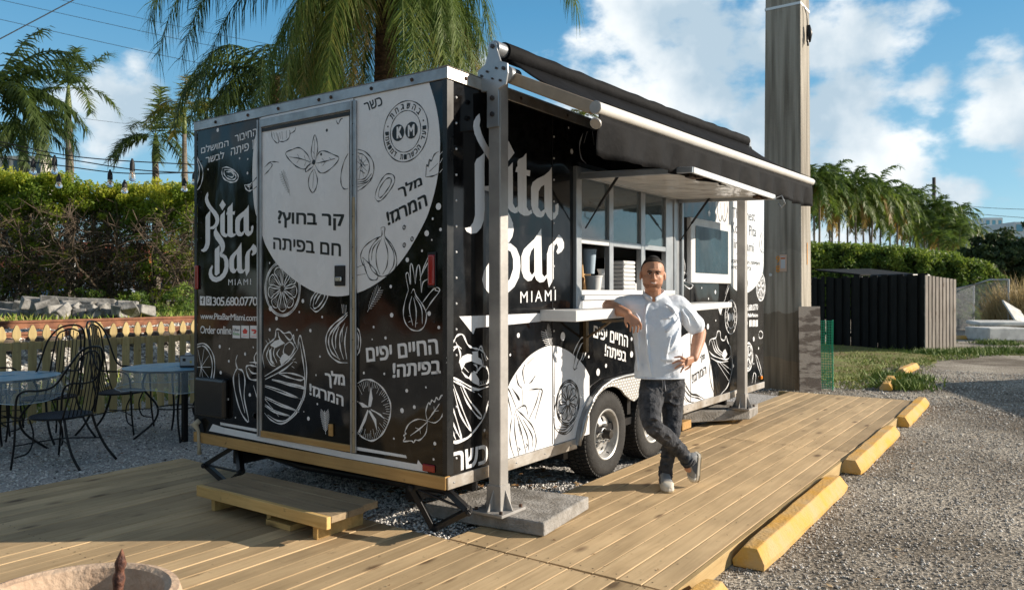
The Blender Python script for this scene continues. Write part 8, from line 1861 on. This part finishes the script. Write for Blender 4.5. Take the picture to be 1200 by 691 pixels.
for P0, d0, r in ((J(807, 540, 5.72), (anL-knL).normalized(), .050), (J(779.6, 557, 5.80), (anR-knR).normalized(), .047)):
    a = d0.cross(rt_).normalized(); b = d0.cross(a)
    for q in (0, .022): obj('jeans_cuff', MB().tube([P0-d0*q+(a*math.cos(t)+b*math.sin(t))*(r+.002*math.sin(3*t+q*90)) for t in [2*math.pi*k/20 for k in range(20)]], .009, 6, close=True), JEAN, man, smooth=True)
obj('drawstring', MB().tube(catmull([J(775, 441, 5.665), J(777, 449, 5.66), J(776.5, 456, 5.665)], 4), .004, 6).tube(catmull([J(779, 441, 5.665), J(779, 450, 5.66), J(780, 458, 5.665)], 4), .004, 6), mat('cord_grey', (.3, .3, .32), .8), man, smooth=True)
# ---- shoes: sole, upper, toe patch, laces
SOLE = mat('shoe_sole', (.62, .58, .50), .7); UPPER = mat('shoe_upper', (.26, .27, .28), .6, noise=.2); NAVY = mat('shoe_navy', (.03, .04, .055), .6); GUM = mat('gum_sole', (.42, .33, .20), .7)
def shoe(heel, toe, upv, label):
    heel = Vector(heel); toe = Vector(toe); d = (toe-heel); L_ = d.length; d.normalize(); upv = (upv-d*upv.dot(d)).normalized(); sd = d.cross(upv)
    s_ = empty('shoe', heel-wpos(man)); s_.parent = man
    out = [(-.03, .026), (.0, .036), (.06, .038), (.12, .042), (.18, .048), (.23, .045), (.265, .030), (.278, .0)]; out = out+[(x, -y) for x, y in out[::-1][1:]]; k = L_/.278
    def mp(z0): return lambda u, w_, t_: heel+d*u*k+sd*w_+upv*t_
    obj('sole', MB().prism(out, mp(0), 0, .024), SOLE, s_, bevel=.004, seg=2); obj('outsole', MB().prism([(x*1.005, y*1.03) for x, y in out], mp(0), -.008, -.0005), GUM, s_)
    up = MB(); S_ = lambda x, w, h0, h1: (heel+d*x*k+upv*(h0+h1)/2, sd*w, upv*(h1-h0)/2, .75)
    loft(up, [S_(-.028, .020, .022, .075), S_(-.015, .034, .018, .095), (heel+d*.03*k+upv*.058, sd*.038, upv*.046, .75), (heel+d*.09*k+upv*.055, sd*.040, upv*.042, .75), (heel+d*.14*k+upv*.044, sd*.043, upv*.032, .75), (heel+d*.20*k+upv*.036, sd*.046, upv*.024, .75), (heel+d*.245*k+upv*.032, sd*.038, upv*.018, .75), (heel+d*.270*k+upv*.027, sd*.018, upv*.010, .8)], 20)
    uo = obj('upper', up, UPPER, s_, smooth=True)
    for sg in (-1, 1): obj('side_patch', MB().add([heel+d*x*k+sd*(w+.003)*sg+upv*h for x, w, h in ((.02, .038, .032), (.11, .0425, .03), (.165, .0455, .032), (.125, .040, .060), (.08, .037, .074), (.06, .038, .045))], [(0, 1, 5), (1, 4, 5), (1, 3, 4), (1, 2, 3)]), NAVY, s_, solid=.004)
    tp = MB(); loft(tp, [(heel+d*.205*k+upv*.036, sd*.0475, upv*.0255, .75), (heel+d*.247*k+upv*.033, sd*.039, upv*.0195, .75), (heel+d*.272*k+upv*.028, sd*.019, upv*.011, .8)], 20); obj('toe_cap', tp, SOLE, s_, smooth=True)
    co = MB(); loft(co, [(heel+d*.0*k+upv*.088, sd*.036, d*.048, .9), (heel+d*.01*k+upv*.125, sd*.040, d*.046, .9)], 18); obj('ankle_collar', co, NAVY, s_, smooth=True)
    lc = MB()
    for j in range(5): x = .06+.024*j; h = .098-.012*j; lc.tube([heel+d*x*k+sd*-.024+upv*(h-.006), heel+d*(x+.006)*k+upv*(h+.004), heel+d*x*k+sd*.024+upv*(h-.006)], .0035, 5)
    obj('laces', lc, SOLE, s_, smooth=True); return s_
ft = J(779.5, 567, 5.78); ft.z = .112
shoe(ft+fw*.06, ft+tc_cam*.195-rt_*.012, up_, '')
tip = J(814.5, 569.5, 5.78); tip.z = .135; hl_ = J(818.5, 533.5, 5.73)
shoe(hl_, tip, -rt_*.93+tc_cam*.35, '')
